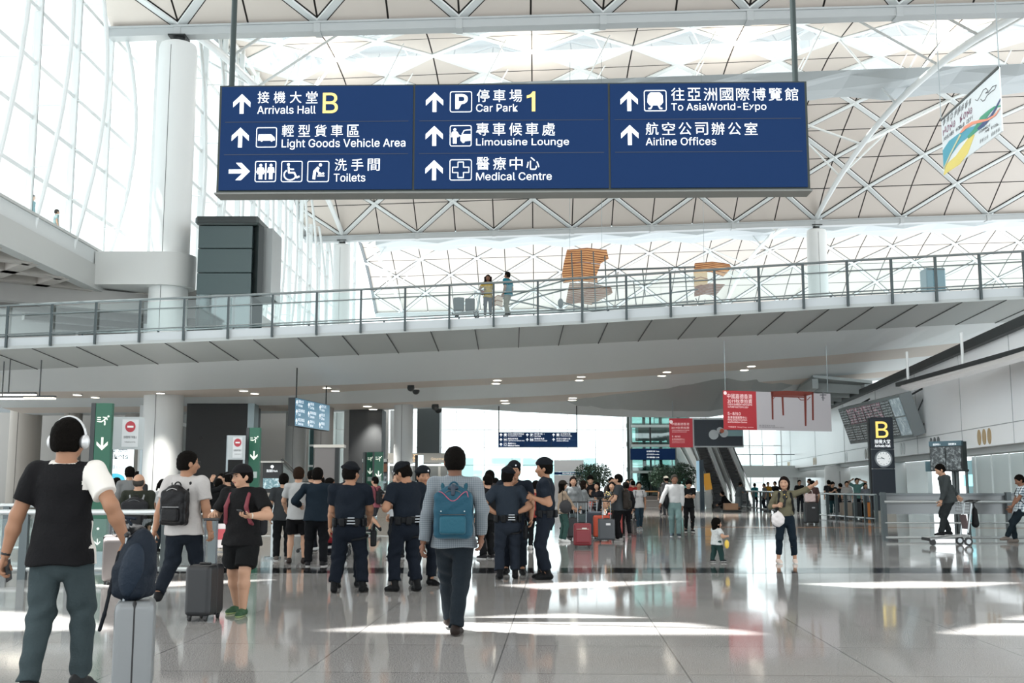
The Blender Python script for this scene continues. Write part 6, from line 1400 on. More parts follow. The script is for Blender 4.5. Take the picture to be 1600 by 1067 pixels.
Q = lambda x, y: p.px(x, y)
for pts in (((1204, 611.5), (1230, 610.5), (1270.5, 612), (1270, 616), (1257, 619), (1205, 618)), ((1205, 613), (1208, 613), (1208.5, 655.5), (1206, 655.5)), ((1221, 620), (1224, 620), (1225, 649), (1222.5, 649)), ((1256, 614), (1260, 614), (1260, 665.5), (1257.5, 665.5)), ((1268, 612), (1271, 612), (1271.5, 656.5), (1269, 656.5))): poly(tb, [Q(*q) for q in pts][::-1])
strk(tb, [Q(1208, 623), Q(1212, 619)], .02); strk(tb, [Q(1247, 621), Q(1251, 625), Q(1256, 625)], .03); strk(tb, [Q(1261, 625), Q(1266, 620)], .03); strk(tb, [Q(1206, 619), Q(1257, 620.5)], .05)
bx(tl, '明 黃花梨木方桌', 1186.5, 664, 1211, 666.3); bx(tl, 'A hardwood square table', 1186.5, 667.2, 1225, 668.6); strk(tl, [Q(1285.5, 612), Q(1286, 626)], .05); strk(tl, [Q(1281, 617), Q(1291, 617)], .04); strk(tl, [Q(1283, 621), Q(1289, 622)], .03)
m = MB()
for x_ in (.1, w_-.1): m = MB(); m.cyl((x_, .02, 0), (x_, .02, 1.9), .012, 6); m.build('wire', STEEL, t)
p = Plane(P(1045.5, 653.5, 60), (1, .0, 0)); w_ = p.px(1161, 660)[0]; h = -p.px(1046, 699)[1]
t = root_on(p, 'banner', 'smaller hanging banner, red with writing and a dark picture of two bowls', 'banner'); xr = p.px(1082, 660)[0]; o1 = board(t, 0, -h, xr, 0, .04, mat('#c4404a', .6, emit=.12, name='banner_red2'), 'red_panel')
o2 = board(t, xr, -h, w_, 0, .04, mat('#c5cbcc', .5, name='banner_edge'), 'picture_frame'); o3 = board(t, xr+.08, -h+.08, w_-.05, -.08, .02, mat('#1f2b36', .4, name='picture_dark'), 'picture_panel', -.01)
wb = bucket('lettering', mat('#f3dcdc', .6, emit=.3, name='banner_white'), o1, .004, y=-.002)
for s_, q in (('中國嘉德香港', (1049, 660.5, 1077, 664.5)), ('2019秋季拍賣', (1049, 666.5, 1077, 670)), ('CHINA GUARDIAN HONG KONG', (1050, 671.5, 1077, 673)), ('AUTUMN AUCTIONS 2019', (1050, 674, 1073, 675.5)), ('5-8/10', (1050, 680.5, 1063, 683.5)), ('香港會議展覽中心', (1050, 685, 1070, 687.5)), ('Hong Kong Convention', (1050, 688.5, 1070, 690)), ('and Exhibition Centre', (1050, 691, 1070, 692))): bx(wb, s_, *q)
c_ = p.px(1047, 659); circ(wb, c_[0]+.05, c_[1], .1)
pb_ = bucket('pale_field', mat('#8fb3b6', .5, name='picture_pale'), o3, .003, y=-.012); poly(pb_, [p.px(1134, 681.5), p.px(1160, 681.5), p.px(1160, 672), p.px(1134, 672)])
cb = bucket('bowls', mat('#d3dadd', .5, name='porcelain'), o3, .006, y=-.012); c_ = p.px(1115, 679); circ(cb, c_[0], c_[1], .27, 20); c_ = p.px(1125, 672.5); circ(cb, c_[0], c_[1], .19, 18); c_ = p.px(1131, 676.5); circ(cb, c_[0], c_[1], .24, 18)
cb = bucket('bowl_centre', mat('#c06a4e', .5, name='orange_glaze'), o3, .012, y=-.012); c_ = p.px(1128, 673); circ(cb, c_[0], c_[1], .12, 14)
for x_ in (.2, w_-.2): m = MB(); m.cyl((x_, .02, 0), (x_, .02, 1.3), .015, 6); m.build('wire', STEEL, t)
# colourful banner hanging in the vault at upper right
a, b_ = P(1470.5, 188, 26.5), P(1561, 104.5, 20.0)
p = Plane((a.x, a.y, a.z), (b_.x-a.x, b_.y-a.y, b_.z-a.z), None); xv = (b_-a); w_ = xv.length; zb_ = P(1475, 272, 26.5).z-a.z
p = Plane(a, V((xv.x, xv.y, 0))); zt2 = P(1561, 104.5, b_.y).z
def bpx(x, y): return p.px(x, y)
q0, q1, q2, q3 = bpx(1470.5, 188), bpx(1561, 104.5), bpx(1566, 205), bpx(1475, 272)
t = root_on(p, 'banner', 'white slanting hanging banner with coloured ribbons and city name at upper right', 'banner')
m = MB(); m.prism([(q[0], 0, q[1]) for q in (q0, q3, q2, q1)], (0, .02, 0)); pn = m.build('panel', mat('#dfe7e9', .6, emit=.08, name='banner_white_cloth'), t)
m = MB(); m.tube([(q0[0], 0, q0[1]), (q1[0], 0, q1[1])], .03, 8); m.build('top_rod', FRM, t)
for q in (q0, q1): m = MB(); m.cyl((q[0], 0, q[1]), (q[0], 0, q[1]+6), .012, 5); m.build('wire', STEEL, t)
def rib(name, c, up, dn, y=-.003):
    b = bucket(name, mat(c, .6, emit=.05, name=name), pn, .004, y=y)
    U = [bpx(*q) for q in up]; D_ = [bpx(*q) for q in dn]
    for i in range(len(U)-1): poly(b, [D_[i], D_[i+1], U[i+1], U[i]])
Z2 = lambda L_: [(1460+x/5.925, 100+y/5.925) for x, y in L_]
rib('yellow_ribbon', '#e9d774', Z2([(86, 1025), (110, 930), (200, 850), (290, 720), (345, 650)]), Z2([(90, 1030), (150, 985), (235, 930), (310, 830), (375, 655)]), -.002)
rib('blue_ribbon', '#4aa5ba', Z2([(80, 800), (140, 710), (220, 650), (300, 600), (380, 570), (440, 530)]), Z2([(88, 960), (150, 850), (230, 740), (310, 680), (400, 620), (470, 575)]), -.005)
rib('green_ribbon', '#3f9c7c', Z2([(310, 670), (370, 600), (430, 490), (500, 430), (560, 390), (615, 380)]), Z2([(320, 690), (400, 620), (460, 540), (520, 450), (570, 405), (615, 395)]), -.008)
rib('navy_ribbon', '#3a4f80', Z2([(400, 600), (460, 530), (520, 480), (560, 420), (615, 318)]), Z2([(420, 610), (480, 560), (535, 490), (570, 430), (615, 335)]), -.011)
rib('coral_ribbon', '#ef9a7c', Z2([(240, 640), (280, 580), (350, 535), (430, 515), (500, 505), (560, 470), (615, 405)]), Z2([(255, 640), (300, 600), (360, 560), (440, 540), (510, 520), (570, 480), (615, 412)]), -.014)
rib('sand_ribbon', '#cfd0a8', Z2([(88, 970), (150, 830), (240, 650)]), Z2([(95, 975), (160, 835), (255, 655)]), -.014)
def slant(b, s, x0, y0, x1, y1, x0b, y0b):           # writing along the slanting top edge, letter by letter
    n = len(s)
    for i, ch in enumerate(s):
        if ch == ' ': continue
        f0, f1 = i/n, (i+.82)/n
        X0, X1 = x0+(x1-x0)*f0, x0+(x1-x0)*f1; Yt = y0+(y1-y0)*(f0+f1)/2; hgt = y0b
        Xm = (X0+X1)/2; a_ = (bpx(X0, Yt)[0], bpx(Xm, Yt+hgt)[1]); c_ = (bpx(X1, Yt)[0], bpx(Xm, Yt)[1]); text(b, ch, a_[0], a_[1], c_[0], c_[1], .02)
bk = bucket('black_lettering', mat('#3a3d44', .6, name='ink_black'), pn, .004, y=-.003); pk = bucket('plum_lettering', mat('#8c5a74', .6, name='ink_plum'), pn, .004, y=-.003)
slant(bk, '香港亞洲國際都會', 1473, 188, 1519, 152, 0, 9.5); slant(pk, 'HONG KONG', 1473.5, 202, 1521, 165, 0, 10); slant(bk, "ASIA'S WORLD CITY", 1474.5, 215, 1521, 180, 0, 6)
slant(bk, 'CONNECT', 1530, 205, 1548, 193, 0, 4); slant(bk, 'AND EXCEL', 1539, 204, 1561, 191, 0, 4); slant(bk, '連繫全球 超越界限', 1531, 219, 1563, 199, 0, 5.5)
strk(bk, [bpx(*q) for q in Z2([(380, 330), (400, 340), (430, 290), (455, 240), (480, 225), (500, 250), (475, 270), (500, 265), (540, 210), (575, 195), (560, 235), (530, 255), (490, 290), (470, 330), (450, 345), (430, 325)])], .014)
# ---- big flight information board on the right wall
Pf, Pn = P(1310, 642, 52.5), P(1403, 618.5, 43.6); Pnb = P(1425, 678, 43.6)
xa = V((Pn.x-Pf.x, Pn.y-Pf.y, 0)).normalized(); zt_ = (Pf.z+Pn.z)/2; L_ = math.hypot(Pn.x-Pf.x, Pn.y-Pf.y)
za = (V((Pn.x, Pn.y, Pn.z))-Pnb); hb = za.length; za = V((za.x, 0, za.z)).normalized()
p = Plane((Pf.x, Pf.y, zt_), xa, za); t = root_on(p, 'flight_board', 'large tilted flight information board of dark screens on the right wall', 'flight board')
board(t, -.08, -hb-.08, L_+.08, .08, .5, mat('#8b9293', .35, .6, name='board_steel'), 'housing', .03)
def scr(name, c1, c2, sc_=9):
    m = mat('#202326', .25, name=name).copy(); n = m.node_tree; b = n.nodes['Principled BSDF']; tc = n.nodes.new('ShaderNodeTexCoord'); v = n.nodes.new('ShaderNodeTexNoise'); v.inputs['Scale'].default_value = sc_; v.inputs['Detail'].default_value = 8; v.inputs['Roughness'].default_value = .8
    cr = n.nodes.new('ShaderNodeValToRGB'); cr.color_ramp.elements[0].position = .48; cr.color_ramp.elements[0].color = rgb(c1); cr.color_ramp.elements[1].position = .68; cr.color_ramp.elements[1].color = rgb(c2)
    n.links.new(tc.outputs['Object'], v.inputs['Vector']); n.links.new(v.outputs['Fac'], cr.inputs[0]); n.links.new(cr.outputs[0], b.inputs['Base Color']); n.links.new(cr.outputs[0], b.inputs['Emission Color']); b.inputs['Emission Strength'].default_value = .35; return m
SA, SB, SC = scr('screen_dark', '#23282a', '#8f9798'), scr('screen_pink', '#2b2d31', '#c79aa6', 4), scr('screen_pale', '#7f8e94', '#c7d2d6', 3)
for i in range(7):
    for j in range(2):
        x0, x1 = L_*i/7+.03, L_*(i+1)/7-.03; z1 = -hb*j/2-.03; z0 = -hb*(j+1)/2+.03
        o = board(t, x0, z0, x1, z1, .03, SC if i == 6 else (SB if j == 0 and i in (1, 2, 3, 4) else SA), 'screen', 0)
        if i < 6:
            lb = bucket('lettering', mat('#b9c2c4', .5, emit=.4, name='screen_text'), o, .004, y=-.002)
            for r_ in range(6): zz = z1-(z1-z0)*(r_+.9)/6.5; text(lb, ('CX%d %02d:%02d' % (120+i*37+r_*11, 12+r_//2, (r_*17) % 60)), x0+.06, zz, x1-.08, zz+.05)
m = MB(); q = V((L_-.1, .5, -.1))
for x_ in (L_-.2, .4): m = MB(); m.bar((x_, .5, -.1), (x_, 1.5, .1), .07, .07); m.bar((x_, .5, -hb+.2), (x_, 1.1, -hb*.75), .07, .07); m.bar((x_, 1.45, .1), (x_, .6, -hb*.5), .04, .04); m.build('wall_bracket', DARK, t)
# ---- twin screen on posts
p = plane_px((1452.5, 691), 31.2, (1500, 686.5), 30.4); w_ = p.px(1501, 688)[0]; h = -p.px(1478, 735)[1]
t = root_on(p, 'information_screen', 'twin information screen on dark posts above the trolley rider', 'screen'); board(t, -.02, -h-.02, w_+.02, .0, .22, DARK, 'housing', .01)
o = board(t, -.02, -.13*h/.85, w_+.02, .02, .1, mat('#3e5b66', .4, name='header_teal'), 'header', -.015); lb = bucket('lettering', SWH, o, .004, y=-.016); text(lb, '航班資訊 A', w_*.12, -.10, w_*.36, -.04); text(lb, '航班資訊 B', w_*.62, -.10, w_*.86, -.04)
for i in range(2): board(t, w_*i/2+.015, -h+.02, w_*(i+1)/2-.015, -.15*h/.85, .02, SA, 'screen', -.012)
for x_ in (.52, .63, .93): zg = -p.o.z; m = MB(); m.cyl((w_*x_, .3, -h+.0), (w_*x_, .3, zg), .05 if x_ < .9 else .04, 10); m.build('post', mat('#4b5152', .4, .4, name='post_dark'), t, True)
m = MB(); m.box((w_*.72, .26, -h-.0), (w_*.5, .2, .06)); m.build('mount', DARK, t)
# ---- green exit pylons
GRN = mat('#1f5a45', .45, emit=.03, name='exit_green')
def pylon(x, yb, h, w_, rz, lab, Y=None):
    g_ = G(x, yb) if Y is None else V((P(x, 757, Y).x, Y, 0)); t = thing('exit_pylon', lab, 'sign', (g_.x, g_.y, 0), R(rz)); m = MB(); m.box((0, .09, h/2+.1), (w_, .14, h-.2), None, .01); m.build('face', GRN, t); m = MB(); m.box((-w_/2-.04, .15, h/2), (.08, .26, h)); m.build('side_frame', mat('#23292a', .4, name='pylon_dark'), t)
    m = MB(); m.box((0, .1, .1), (w_*.9, .16, .22)); m.build('foot', STEEL, t); b = bucket('pictogram', mat('#e9efe2', .5, emit=.4, name='exit_white'), t, .006, y=.018); s = w_*.32; zc = h-.32
    circ(b, s*.95, zc+s*.75, s*.2); strk(b, [(s*.62, zc+s*.55), (s*.15, zc+s*.05), (s*.35, zc-s*.35), (s*.30, zc-s*.95)], s*.25); strk(b, [(s*.15, zc+s*.05), (-s*.35, zc-s*.30), (-s*.9, zc-s*.25)], s*.2); strk(b, [(-s*.1, zc+s*.62), (s*.62, zc+s*.5), (s*.75, zc+s*.05)], s*.17)
    for i in range(3): strk(b, [(-s*1.15, zc+s*(.55-.38*i)), (-s*.45, zc+s*(.55-.38*i))], s*.13)
    arrow(b, 0, h-.78*w_/.28*.9, w_*.8, 180, .16); arrow(b, 0, .38, w_*.4, 180, .16); circ(b, .0, .62, s*.25)
    m = MB(); m.box((0, .015, h*.57), (w_*.66, .01, w_*.56)); m.build('notice', mat('#a9b7b2', .6, name='notice_paper'), t); return t
pylon(150, 880, 2.92, .30, 4, 'large green exit pylon with a running figure and arrow at left'); pylon(395, 800, 2.95, .30, -4, 'green exit pylon behind the man in the black cap', 29.5)
pylon(578, 800, 2.95, .36, 30, 'left of two distant green exit pylons behind the officers', 52); pylon(591, 800, 2.95, .42, -6, 'right of two distant green exit pylons behind the officers', 51.5)
# ---- no entry signs on posts
def noentry(x0, x1, yt, yb, Y, skew, lab):
    p = Plane(P(x0, yt, Y), (1, skew, 0)); w_ = p.px(x1, yt)[0]; h = -p.px(x0, yb)[1]; t = root_on(p, 'no_entry_sign', lab, 'sign'); o = board(t, 0, -h, w_, 0, .05, mat('#b4bbbc', .5, name='plate_grey')); 
    for x_ in (.0, w_*.94): m = MB(); m.box((x_, .04, -p.o.z/2), (.05, .05, p.o.z)); m.build('post', STEEL, t)
    m = MB(); m.box((w_*.56, -.004, -h*.5), (w_*.52, .008, h*.84)); n_ = m.build('notice', mat('#d2d6d7', .5, name='notice_pale'), o)
    b = bucket('red_disc', mat('#b23a45', .5, name='sign_red'), n_, .003, y=-.009); circ(b, w_*.56, -h*.30, h*.15, 20, h*.17); b = bucket('bar', mat('#eeeeee', .5, name='bar_white'), n_, .003, y=-.013); strk(b, [(w_*.56-h*.09, -h*.30), (w_*.56+h*.09, -h*.30)], h*.06)
    b = bucket('lettering', mat('#3b3f42', .6, name='ink_grey'), n_, .003, y=-.009); text(b, '出境旅客不得進入', w_*.36, -h*.66, w_*.78, -h*.58); text(b, 'For Departures Use Only', w_*.40, -h*.80, w_*.74, -h*.75)
noentry(177, 226, 651, 702, 21, .25, 'grey no entry sign on posts beside the left green pylon'); noentry(356, 384, 680, 718, 29, .25, 'smaller no entry sign beside the second green pylon')
# ---- light boxes, kiosks and panels at the left
def panel(name, lab, cat, x0, x1, yt, Y, h=None, m_=None, yb=None, dep=.3, T=None, parts=()):
    p = Plane(P(x0, yt, Y), (1, 0, 0)); w_ = p.px(x1, yt)[0]; hh_ = p.o.z if yb is None else -p.px(x0, yb)[1]; t = root_on(p, name, lab, cat); o = board(t, 0, -hh_, w_, 0, dep, m_, 'body' if cat != 'wall' else 'panel'); return t, p, w_, hh_, o
t, p, w_, h, o = panel('light_box', 'bright white advertising light box behind the left green pylon', 'light box', 164, 206, 668, 34, m_=mat('#e6f3f7', .4, emit=.95, name='lightbox_white'), yb=756)
b = bucket('lettering', mat('#20262b', .6, name='ink_black2'), o, .004, y=-.002); text(b, 'on', w_*.62, -h*.24, w_*.80, -h*.20); text(b, '優惠', w_*.1, -h*.44, w_*.9, -h*.32); text(b, 'Tickets', -.0, -h*.56, w_*.92, -h*.47, .01); text(b, '即時訂購 Book here', w_*.1, -h*.74, w_*.85, -h*.66)

for x_ in (.08, .92): m = MB(); m.box((w_*x_, .15, -h-(p.o.z-h)/2), (.08, .12, p.o.z-h)); m.build('leg', STEEL, t)
b = bucket('globe_picture', mat('#3fa6bd', .5, emit=.4, name='globe_blue'), o, .004, y=-.002); circ(b, w_*.45, -h*.92, w_*.38, 20, w_*.22)
t, p, w_, h, o = panel('unlit_shaft', 'tall lift shaft panel, coloured black as unlit, below the bridge, behind the black cap', 'tower', 293, 388, 617.5, 58, m_=mat('#1d1f20', .6, name='unlit_shaft_black'), dep=3)  # lower lift shaft; its lack of light is put into the colour
b = bucket('port', mat('#0b0c0c', .5, name='port_black'), o, .02, y=0); 
for x_ in (.25, .66): circ(b, w_*x_, -h*.37, .12)
t, p, w_, h, o = panel('black_panel_tower', 'dark panel tower below the bridge, behind the officers', 'tower', 546, 597, 639.5, 62, m_=mat('#26292b', .6, name='unlit_shaft_black2'), dep=2)
b = bucket('port', mat('#0b0c0c', .5, name='port_black'), o, .02, y=0)
for x_ in (.25, .66): circ(b, w_*x_, -h*.62, .12)
panel('grey_green_tower', 'dark grey green panel tower right of the light grey column', 'tower', 652, 687, 637, 66, m_=mat('#4a5355', .5, name='tower_green'), dep=2)
panel('white_pier', 'narrow white pier left of the dark panel tower', 'pier', 538, 546, 641, 64, m_=WHITE, dep=1); panel('white_pier', 'narrow white pier right of the dark panel tower', 'pier', 597, 607, 640, 68, m_=WHITE, dep=.4); panel('wide_pier', 'pale grey wide pier between the dark panel towers', 'pier', 610, 645, 641, 72, m_=mat('#c4c8c8', .5, name='pier_grey'), dep=.4)
panel('glass_pier', 'pale steel edge of the dark shaft panel', 'pier', 388, 398, 618, 58, m_=mat('#8a989b', .35, .4, name='pier_steel'), dep=1)
t, p, w_, h, o = panel('kiosk', 'grey kiosk block with a cream top, left of the officers', 'kiosk', 492, 524, 697, 44, m_=mat('#7d7876', .5, name='kiosk_grey')); m = MB(); m.box((w_*.7, .15, .0), (w_*1.5, .5, .12)); m.build('canopy', mat('#ded8cd', .5, name='kiosk_cream'), t); m = MB(); m.box((w_+.08, .1, -h/2), (.16, .3, h)); m.build('edge', DARK, t)
t, p, w_, h, o = panel('kiosk', 'black kiosk with a bright screen, left of the grey shirt man', 'kiosk', 411, 440, 723, 40, m_=mat('#1b1d1f', .5, name='kiosk_black')); m = MB(); m.box((w_/2, -.01, -.75), (w_*.92, .03, .38)); m.build('screen', scr('city_screen', '#5b7d84', '#dcebee', 6), t); b = bucket('emblem', SWH, o, .01, y=-.002); circ(b, w_*.5, -.14, .06, 8); text(b, '酒店服務 Hotels', w_*.2, -.34, w_*.8, -.24)
m = MB(); m.box((w_/2, 0, .03), (w_*1.1, .5, .06)); m.build('canopy', mat('#b9b7b0', .5, name='kiosk_cream'), t)
t, p, w_, h, o = panel('kiosk', 'brown and black hotel kiosk with screens behind the officers', 'kiosk', 567, 605, 717, 56, m_=mat('#2a2c2e', .5, name='kiosk_black')); m = MB(); m.box((w_/2, -.02, -.45), (w_, .04, .42)); s_ = m.build('brown_header', mat('#8f5f42', .5, name='kiosk_brown'), t); b = bucket('emblem', SWH, s_, .01, y=-.05); circ(b, w_*.5, -.33, .07, 8); text(b, '酒店 HOTEL', w_*.25, -.60, w_*.75, -.46)
m = MB(); m.box((w_/2, -.02, -.98), (w_, .04, .5)); m.build('screen', scr('kiosk_screen', '#3b4446', '#aab6b8', 7), t); m = MB(); m.box((w_/2, 0, -.08), (w_, .5, .16)); m.build('canopy', mat('#c3c6c4', .5, name='kiosk_pale'), t)
t, p, w_, h, o = panel('cafe', 'pale shop fascia with an orange floral ornament behind the phone officer', 'cafe', 606, 700, 708, 60, m_=mat('#a6a39c', .5, name='fascia_grey'), yb=723)
b = bucket('ornament', mat('#f0d8b4', .5, emit=.4, name='ornament_cream'), o, .01, y=-.002)
for k_ in range(8): strk(b, [(w_*(.33+.045*(k_ % 4))+.11*math.cos(a), -h*(.33+.34*(k_//4))+.11*math.sin(a)) for a in np.linspace(0, 5.2, 8)], .03)
text(b, 'Gourmet', w_*.72, -h*.72, w_*.95, -h*.45)
m = MB(); m.box((w_/2, .6, -h-1.2), (w_*.97, .4, 2.2)); m.build('interior', mat('#8d8f8c', .5, name='interior'), t); m = MB(); m.box((w_/2, 0, -h-.12), (w_, 1.2, .1)); m.build('lit_edge', mat('#f4f6f4', .5, emit=.8, name='edge_light'), t)
for x_ in (.12, .38, .62, .86): m = MB(); m.box((w_*x_, -.0, -h-1.0), (.12, .3, 1.6)); m.build('pillar', mat('#d6d2ca', .5, name='shop_white'), t)
t, p, w_, h, o = panel('menu_screen', 'narrow upright screen in front of the shop fascia', 'screen', 653, 661, 711, 50, m_=mat('#e5f0f2', .4, emit=.6, name='screen_white')); m = MB(); m.box((-.06, .1, -h/2), (.14, .2, h)); m.build('edge', DARK, t)
t, p, w_, h, o = panel('counter', 'beige counter behind the officers', 'counter', 590, 700, 768, 48, m_=mat('#9b9184', .5, name='counter_beige'), dep=.6); m = MB(); m.box((w_/2, .3, .0), (w_+.1, .8, .06)); m.build('counter_top', mat('#c9c5bd', .4, name='counter_top'), t); m = MB(); m.box((w_/2, .1, .25), (w_, .02, .42)); m.build('glass_screen', GLB, t)
t, p, w_, h, o = panel('counter', 'beige service counter left of the dark shaft', 'counter', 398, 445, 770, 38, m_=mat('#8e867b', .5, name='counter_beige2'), dep=.5)
# inclined stair and glass behind left columns
t = thing('stair_rail', 'dark inclined escalator rail seen at the left between the columns', 'handrail'); a, b_ = P(440, 718, 50), P(463, 741, 48); m = MB(); m.bar(a, b_, .08, .12); wbuild(m, 'rail', DARK, t); m = MB(); m.bar(a-V((0, 0, .18)), b_-V((0, 0, .18)), .08, .06); m.bar(a-V((0, 0, .5)), b_-V((0, 0, .5)), .05, .6); wbuild(m, 'balustrade', mat('#7f8684', .4, name='balustrade'), t)
gridwall('window_5', 'teal glazed strip between the left columns', P(474, 700, 70).x, P(495, 700, 70).x, 70, 0, 6.5, 1, 5, .12, glass('#9cc4c4', .4, 'teal_glass'))
# ---- the dark glass lift tower on the bridge level
t = thing('lift_tower', 'dark teal lift tower with a louvred top, left behind the bridge railing', 'lift tower', P(357, 500, 52)); Y = 52; a, b_ = P(305, 500, Y), P(390, 500, Y); LG = mat('#3d4c4d', .3, .2, name='lift_teal'); x0, x1 = a.x, b_.x; zt = P(350, 352, Y).z; zb_ = P(350, 460, Y).z; o_ = t.location
zz = [zb_, P(350, 426, Y).z, P(350, 388, Y).z, zt]
for i in range(3): m = MB(); m.box(((x0+x1)/2, Y+1.4, (zz[i]+zz[i+1])/2), (x1-x0, 2.8, zz[i+1]-zz[i]-.03), None, .02); wbuild(m, 'cladding', LG, t)
m = MB(); m.box((x1+.42, Y+1.7, (zt+zb_)/2), (.85, 2.2, zt-zb_)); wbuild(m, 'side_cladding', mat('#8d9292', .4, name='lift_side'), t); m = MB(); m.box((x1+.08, Y+.5, (zt+zb_)/2), (.3, .9, zt-zb_), M.Rotation(R(45), 3, 'Z')); wbuild(m, 'corner', mat('#2b3232', .4, name='lift_corner'), t)
m = MB(); m.box(((x0+x1)/2+.1, Y+1.4, zt+.22), (x1-x0+.5, 3.2, .42), None, .1); tp = wbuild(m, 'louvre_box', mat('#3c4544', .4, name='louvre_frame'), t)
for i in range(5): m = MB(); m.box(((x0+x1)/2+.1, Y-.21, zt+.08+i*.07), (x1-x0+.2, .04, .03)); wbuild(m, 'louvre', DARK, t)
m = MB(); m.box(((x0+x1)/2, Y+2.6, zb_-1.3), (x1-x0, .1, 2.6)); wbuild(m, 'rear_panel', mat('#35403f', .3, name='lift_inner'), t)
for x_ in (x0+.1, x0+(x1-x0)*.35, x0+(x1-x0)*.7, x1): m = MB(); m.box((x_, Y+.1, zb_-1.3), (.12, .12, 2.6)); wbuild(m, 'frame_post', mat('#2c3433', .4, name='lift_corner'), t)
m = MB(); m.box(((x0+x1)/2, Y+.05, zb_-1.3), (x1-x0, .03, 2.6)); wbuild(m, 'glass_pane', glass('#9ab8b6', .3, 'lift_glass'), t)
t = thing('teal_box', 'small teal box standing beyond the bridge at right', 'box', P(1463, 460, 60)); m = MB(); a, b_ = P(1449, 459, 60), P(1477, 418, 60); m.box(((a.x+b_.x)/2, 60.5, (a.z+b_.z)/2), (b_.x-a.x, 1.0, b_.z-a.z), None, .06); wbuild(m, 'body', mat('#4f7683', .35, name='box_teal'), t); m = MB(); m.box(((a.x+b_.x)/2, 60.5, a.z-2.6), (.4, .4, 5.2)); wbuild(m, 'support', STEEL, t); m = MB(); m.box(((a.x+b_.x)/2, 59.98, b_.z-.1), (b_.x-a.x-.1, .04, .06)); wbuild(m, 'seam', DARK, t)
# ---- glass lift tower, escalators, plants, benches at centre right
t = thing('glass_lift', 'glass lift tower with steel frame in the centre right distance', 'lift', (0, 0, 0)); Y = 73; x0, x1 = P(986, 700, Y).x, P(1076, 700, Y).x
for i, x_ in enumerate((x0, x0+.45*(x1-x0)*.75, x0+.78*(x1-x0), x1)): m = MB(); m.box((x_, Y, 3.5), (.16 if i != 1 else .1, .16, 7)); wbuild(m, 'post', mat('#7b8887', .35, .4, name='lift_steel') if i != 1 else DARK, t)
for x_ in (x0+.15, x0+.32*(x1-x0), x0+.62*(x1-x0), x1-.2): m = MB(); m.box((x_, Y+3, 3.5), (.2, .2, 7)); wbuild(m, 'rear_post', mat('#47524f', .4, name='lift_dark'), t)
for z in (2.25, 4.0, 5.3, 6.5): m = MB(); m.box(((x0+x1)/2, Y, z), (x1-x0, .2, .16)); m.box(((x0+x1)/2, Y+3, z+.2), (x1-x0, .1, .3)); wbuild(m, 'ring_beam', mat('#bccac8', .4, name='lift_pale'), t)
m = MB(); m.box(((x0+x1)/2, Y+.05, 3.4), (x1-x0, .03, 6.8)); wbuild(m, 'glass_pane', glass('#a9c9c4', .3, 'lift_glass2'), t)
m = MB(); m.box((x0+.48*(x1-x0), Y+1.6, 1.2), (.62*(x1-x0), 2.2, 2.3), None, .1); wbuild(m, 'lift_car', mat('#232b2a', .3, name='lift_car'), t); m = MB(); m.box((x0+.40*(x1-x0), Y+1.6, 4.9), (.5*(x1-x0), 1.8, 1.0)); wbuild(m, 'machine', mat('#59625f', .4, name='lift_grey'), t)
t = thing('bench', 'long dark stepped bench with a wooden top in front of the lift tower', 'bench', (P(1001, 790, 69.5).x, 69.5, 0)); m = MB(); m.box((.5, 0, .22), (4.4, 1.2, .44)); m.box((.5, .4, .55), (4.4, .5, .3)); m.build('base', mat('#5f5a57', .5, name='bench_grey'), t); m = MB(); m.box((.4, .3, .98), (4.0, .2, .08)); m.build('wooden_rail', mat('#b98a52', .5, name='bench_wood'), t)
for x_ in (-1.2, .4, 2.0): m = MB(); m.box((x_, .3, .82), (.06, .1, .26)); m.build('leg', STEEL, t)
def escalator(x, lab, lo=67.5, hi=76.5, w_=.92, sk=.03):
    t = thing('escalator', lab, 'escalator', (x, lo, 0)); st = mat('#3b3d3f', .5, name='step_dark'); bal = mat('#c4c6c6', .4, name='balustrade_pale'); n = 24; rise = 5.0; run = hi-lo
    def q(f, dx, dz): return V((dx+sk*run*f-.35*f, run*f, rise*f+dz))
    for i in range(n): m = MB(); c = q((i+.5)/n, 0, 0); m.box(c+V((0, 0, .02)), (w_, run/n, rise/n*.9)); m.box(c+V((0, -run/n/2, rise/n*.38)), (w_, .03, .03)); m.build('step', st, t)
    for sd in (-1, 1):
        X = sd*(w_/2+.07); m = MB(); m.prism([q(0, X-.02, -.4), q(1, X-.02, -.4), q(1, X-.02, .25), q(0, X-.02, .25)], (.16, 0, 0) if sd > 0 else (-.16, 0, 0)); m.build('skirt', bal, t)
        m = MB(); m.prism([q(0, X, .25), q(1, X, .25), q(1, X, .95), q(0, X, .95)], (.03, 0, 0)); m.build('balustrade', mat('#dde1e0', .3, name='balustrade_glass'), t)
        m = MB(); m.tube([q(-.07, X, .75), q(-.05, X, 1.0)]+[q(f/8, X, 1.02) for f in range(9)], .05, 8); m.build('handrail', mat('#222426', .5, name='rubber'), t, True)
    m = MB(); m.prism([q(0, -.6, -.42), q(1, -.6, -.42), q(1, -.6, -1.0), q(.1, -.6, -.8)], (1.2, 0, 0)); m.build('truss', mat('#b9bcbb', .4, name='truss_grey'), t)
    return t
escalator(P(1126, 780, 67.5).x, 'left escalator of the pair beside the small banner'); escalator(P(1162, 780, 67.5).x, 'right escalator of the pair beside the white wall')
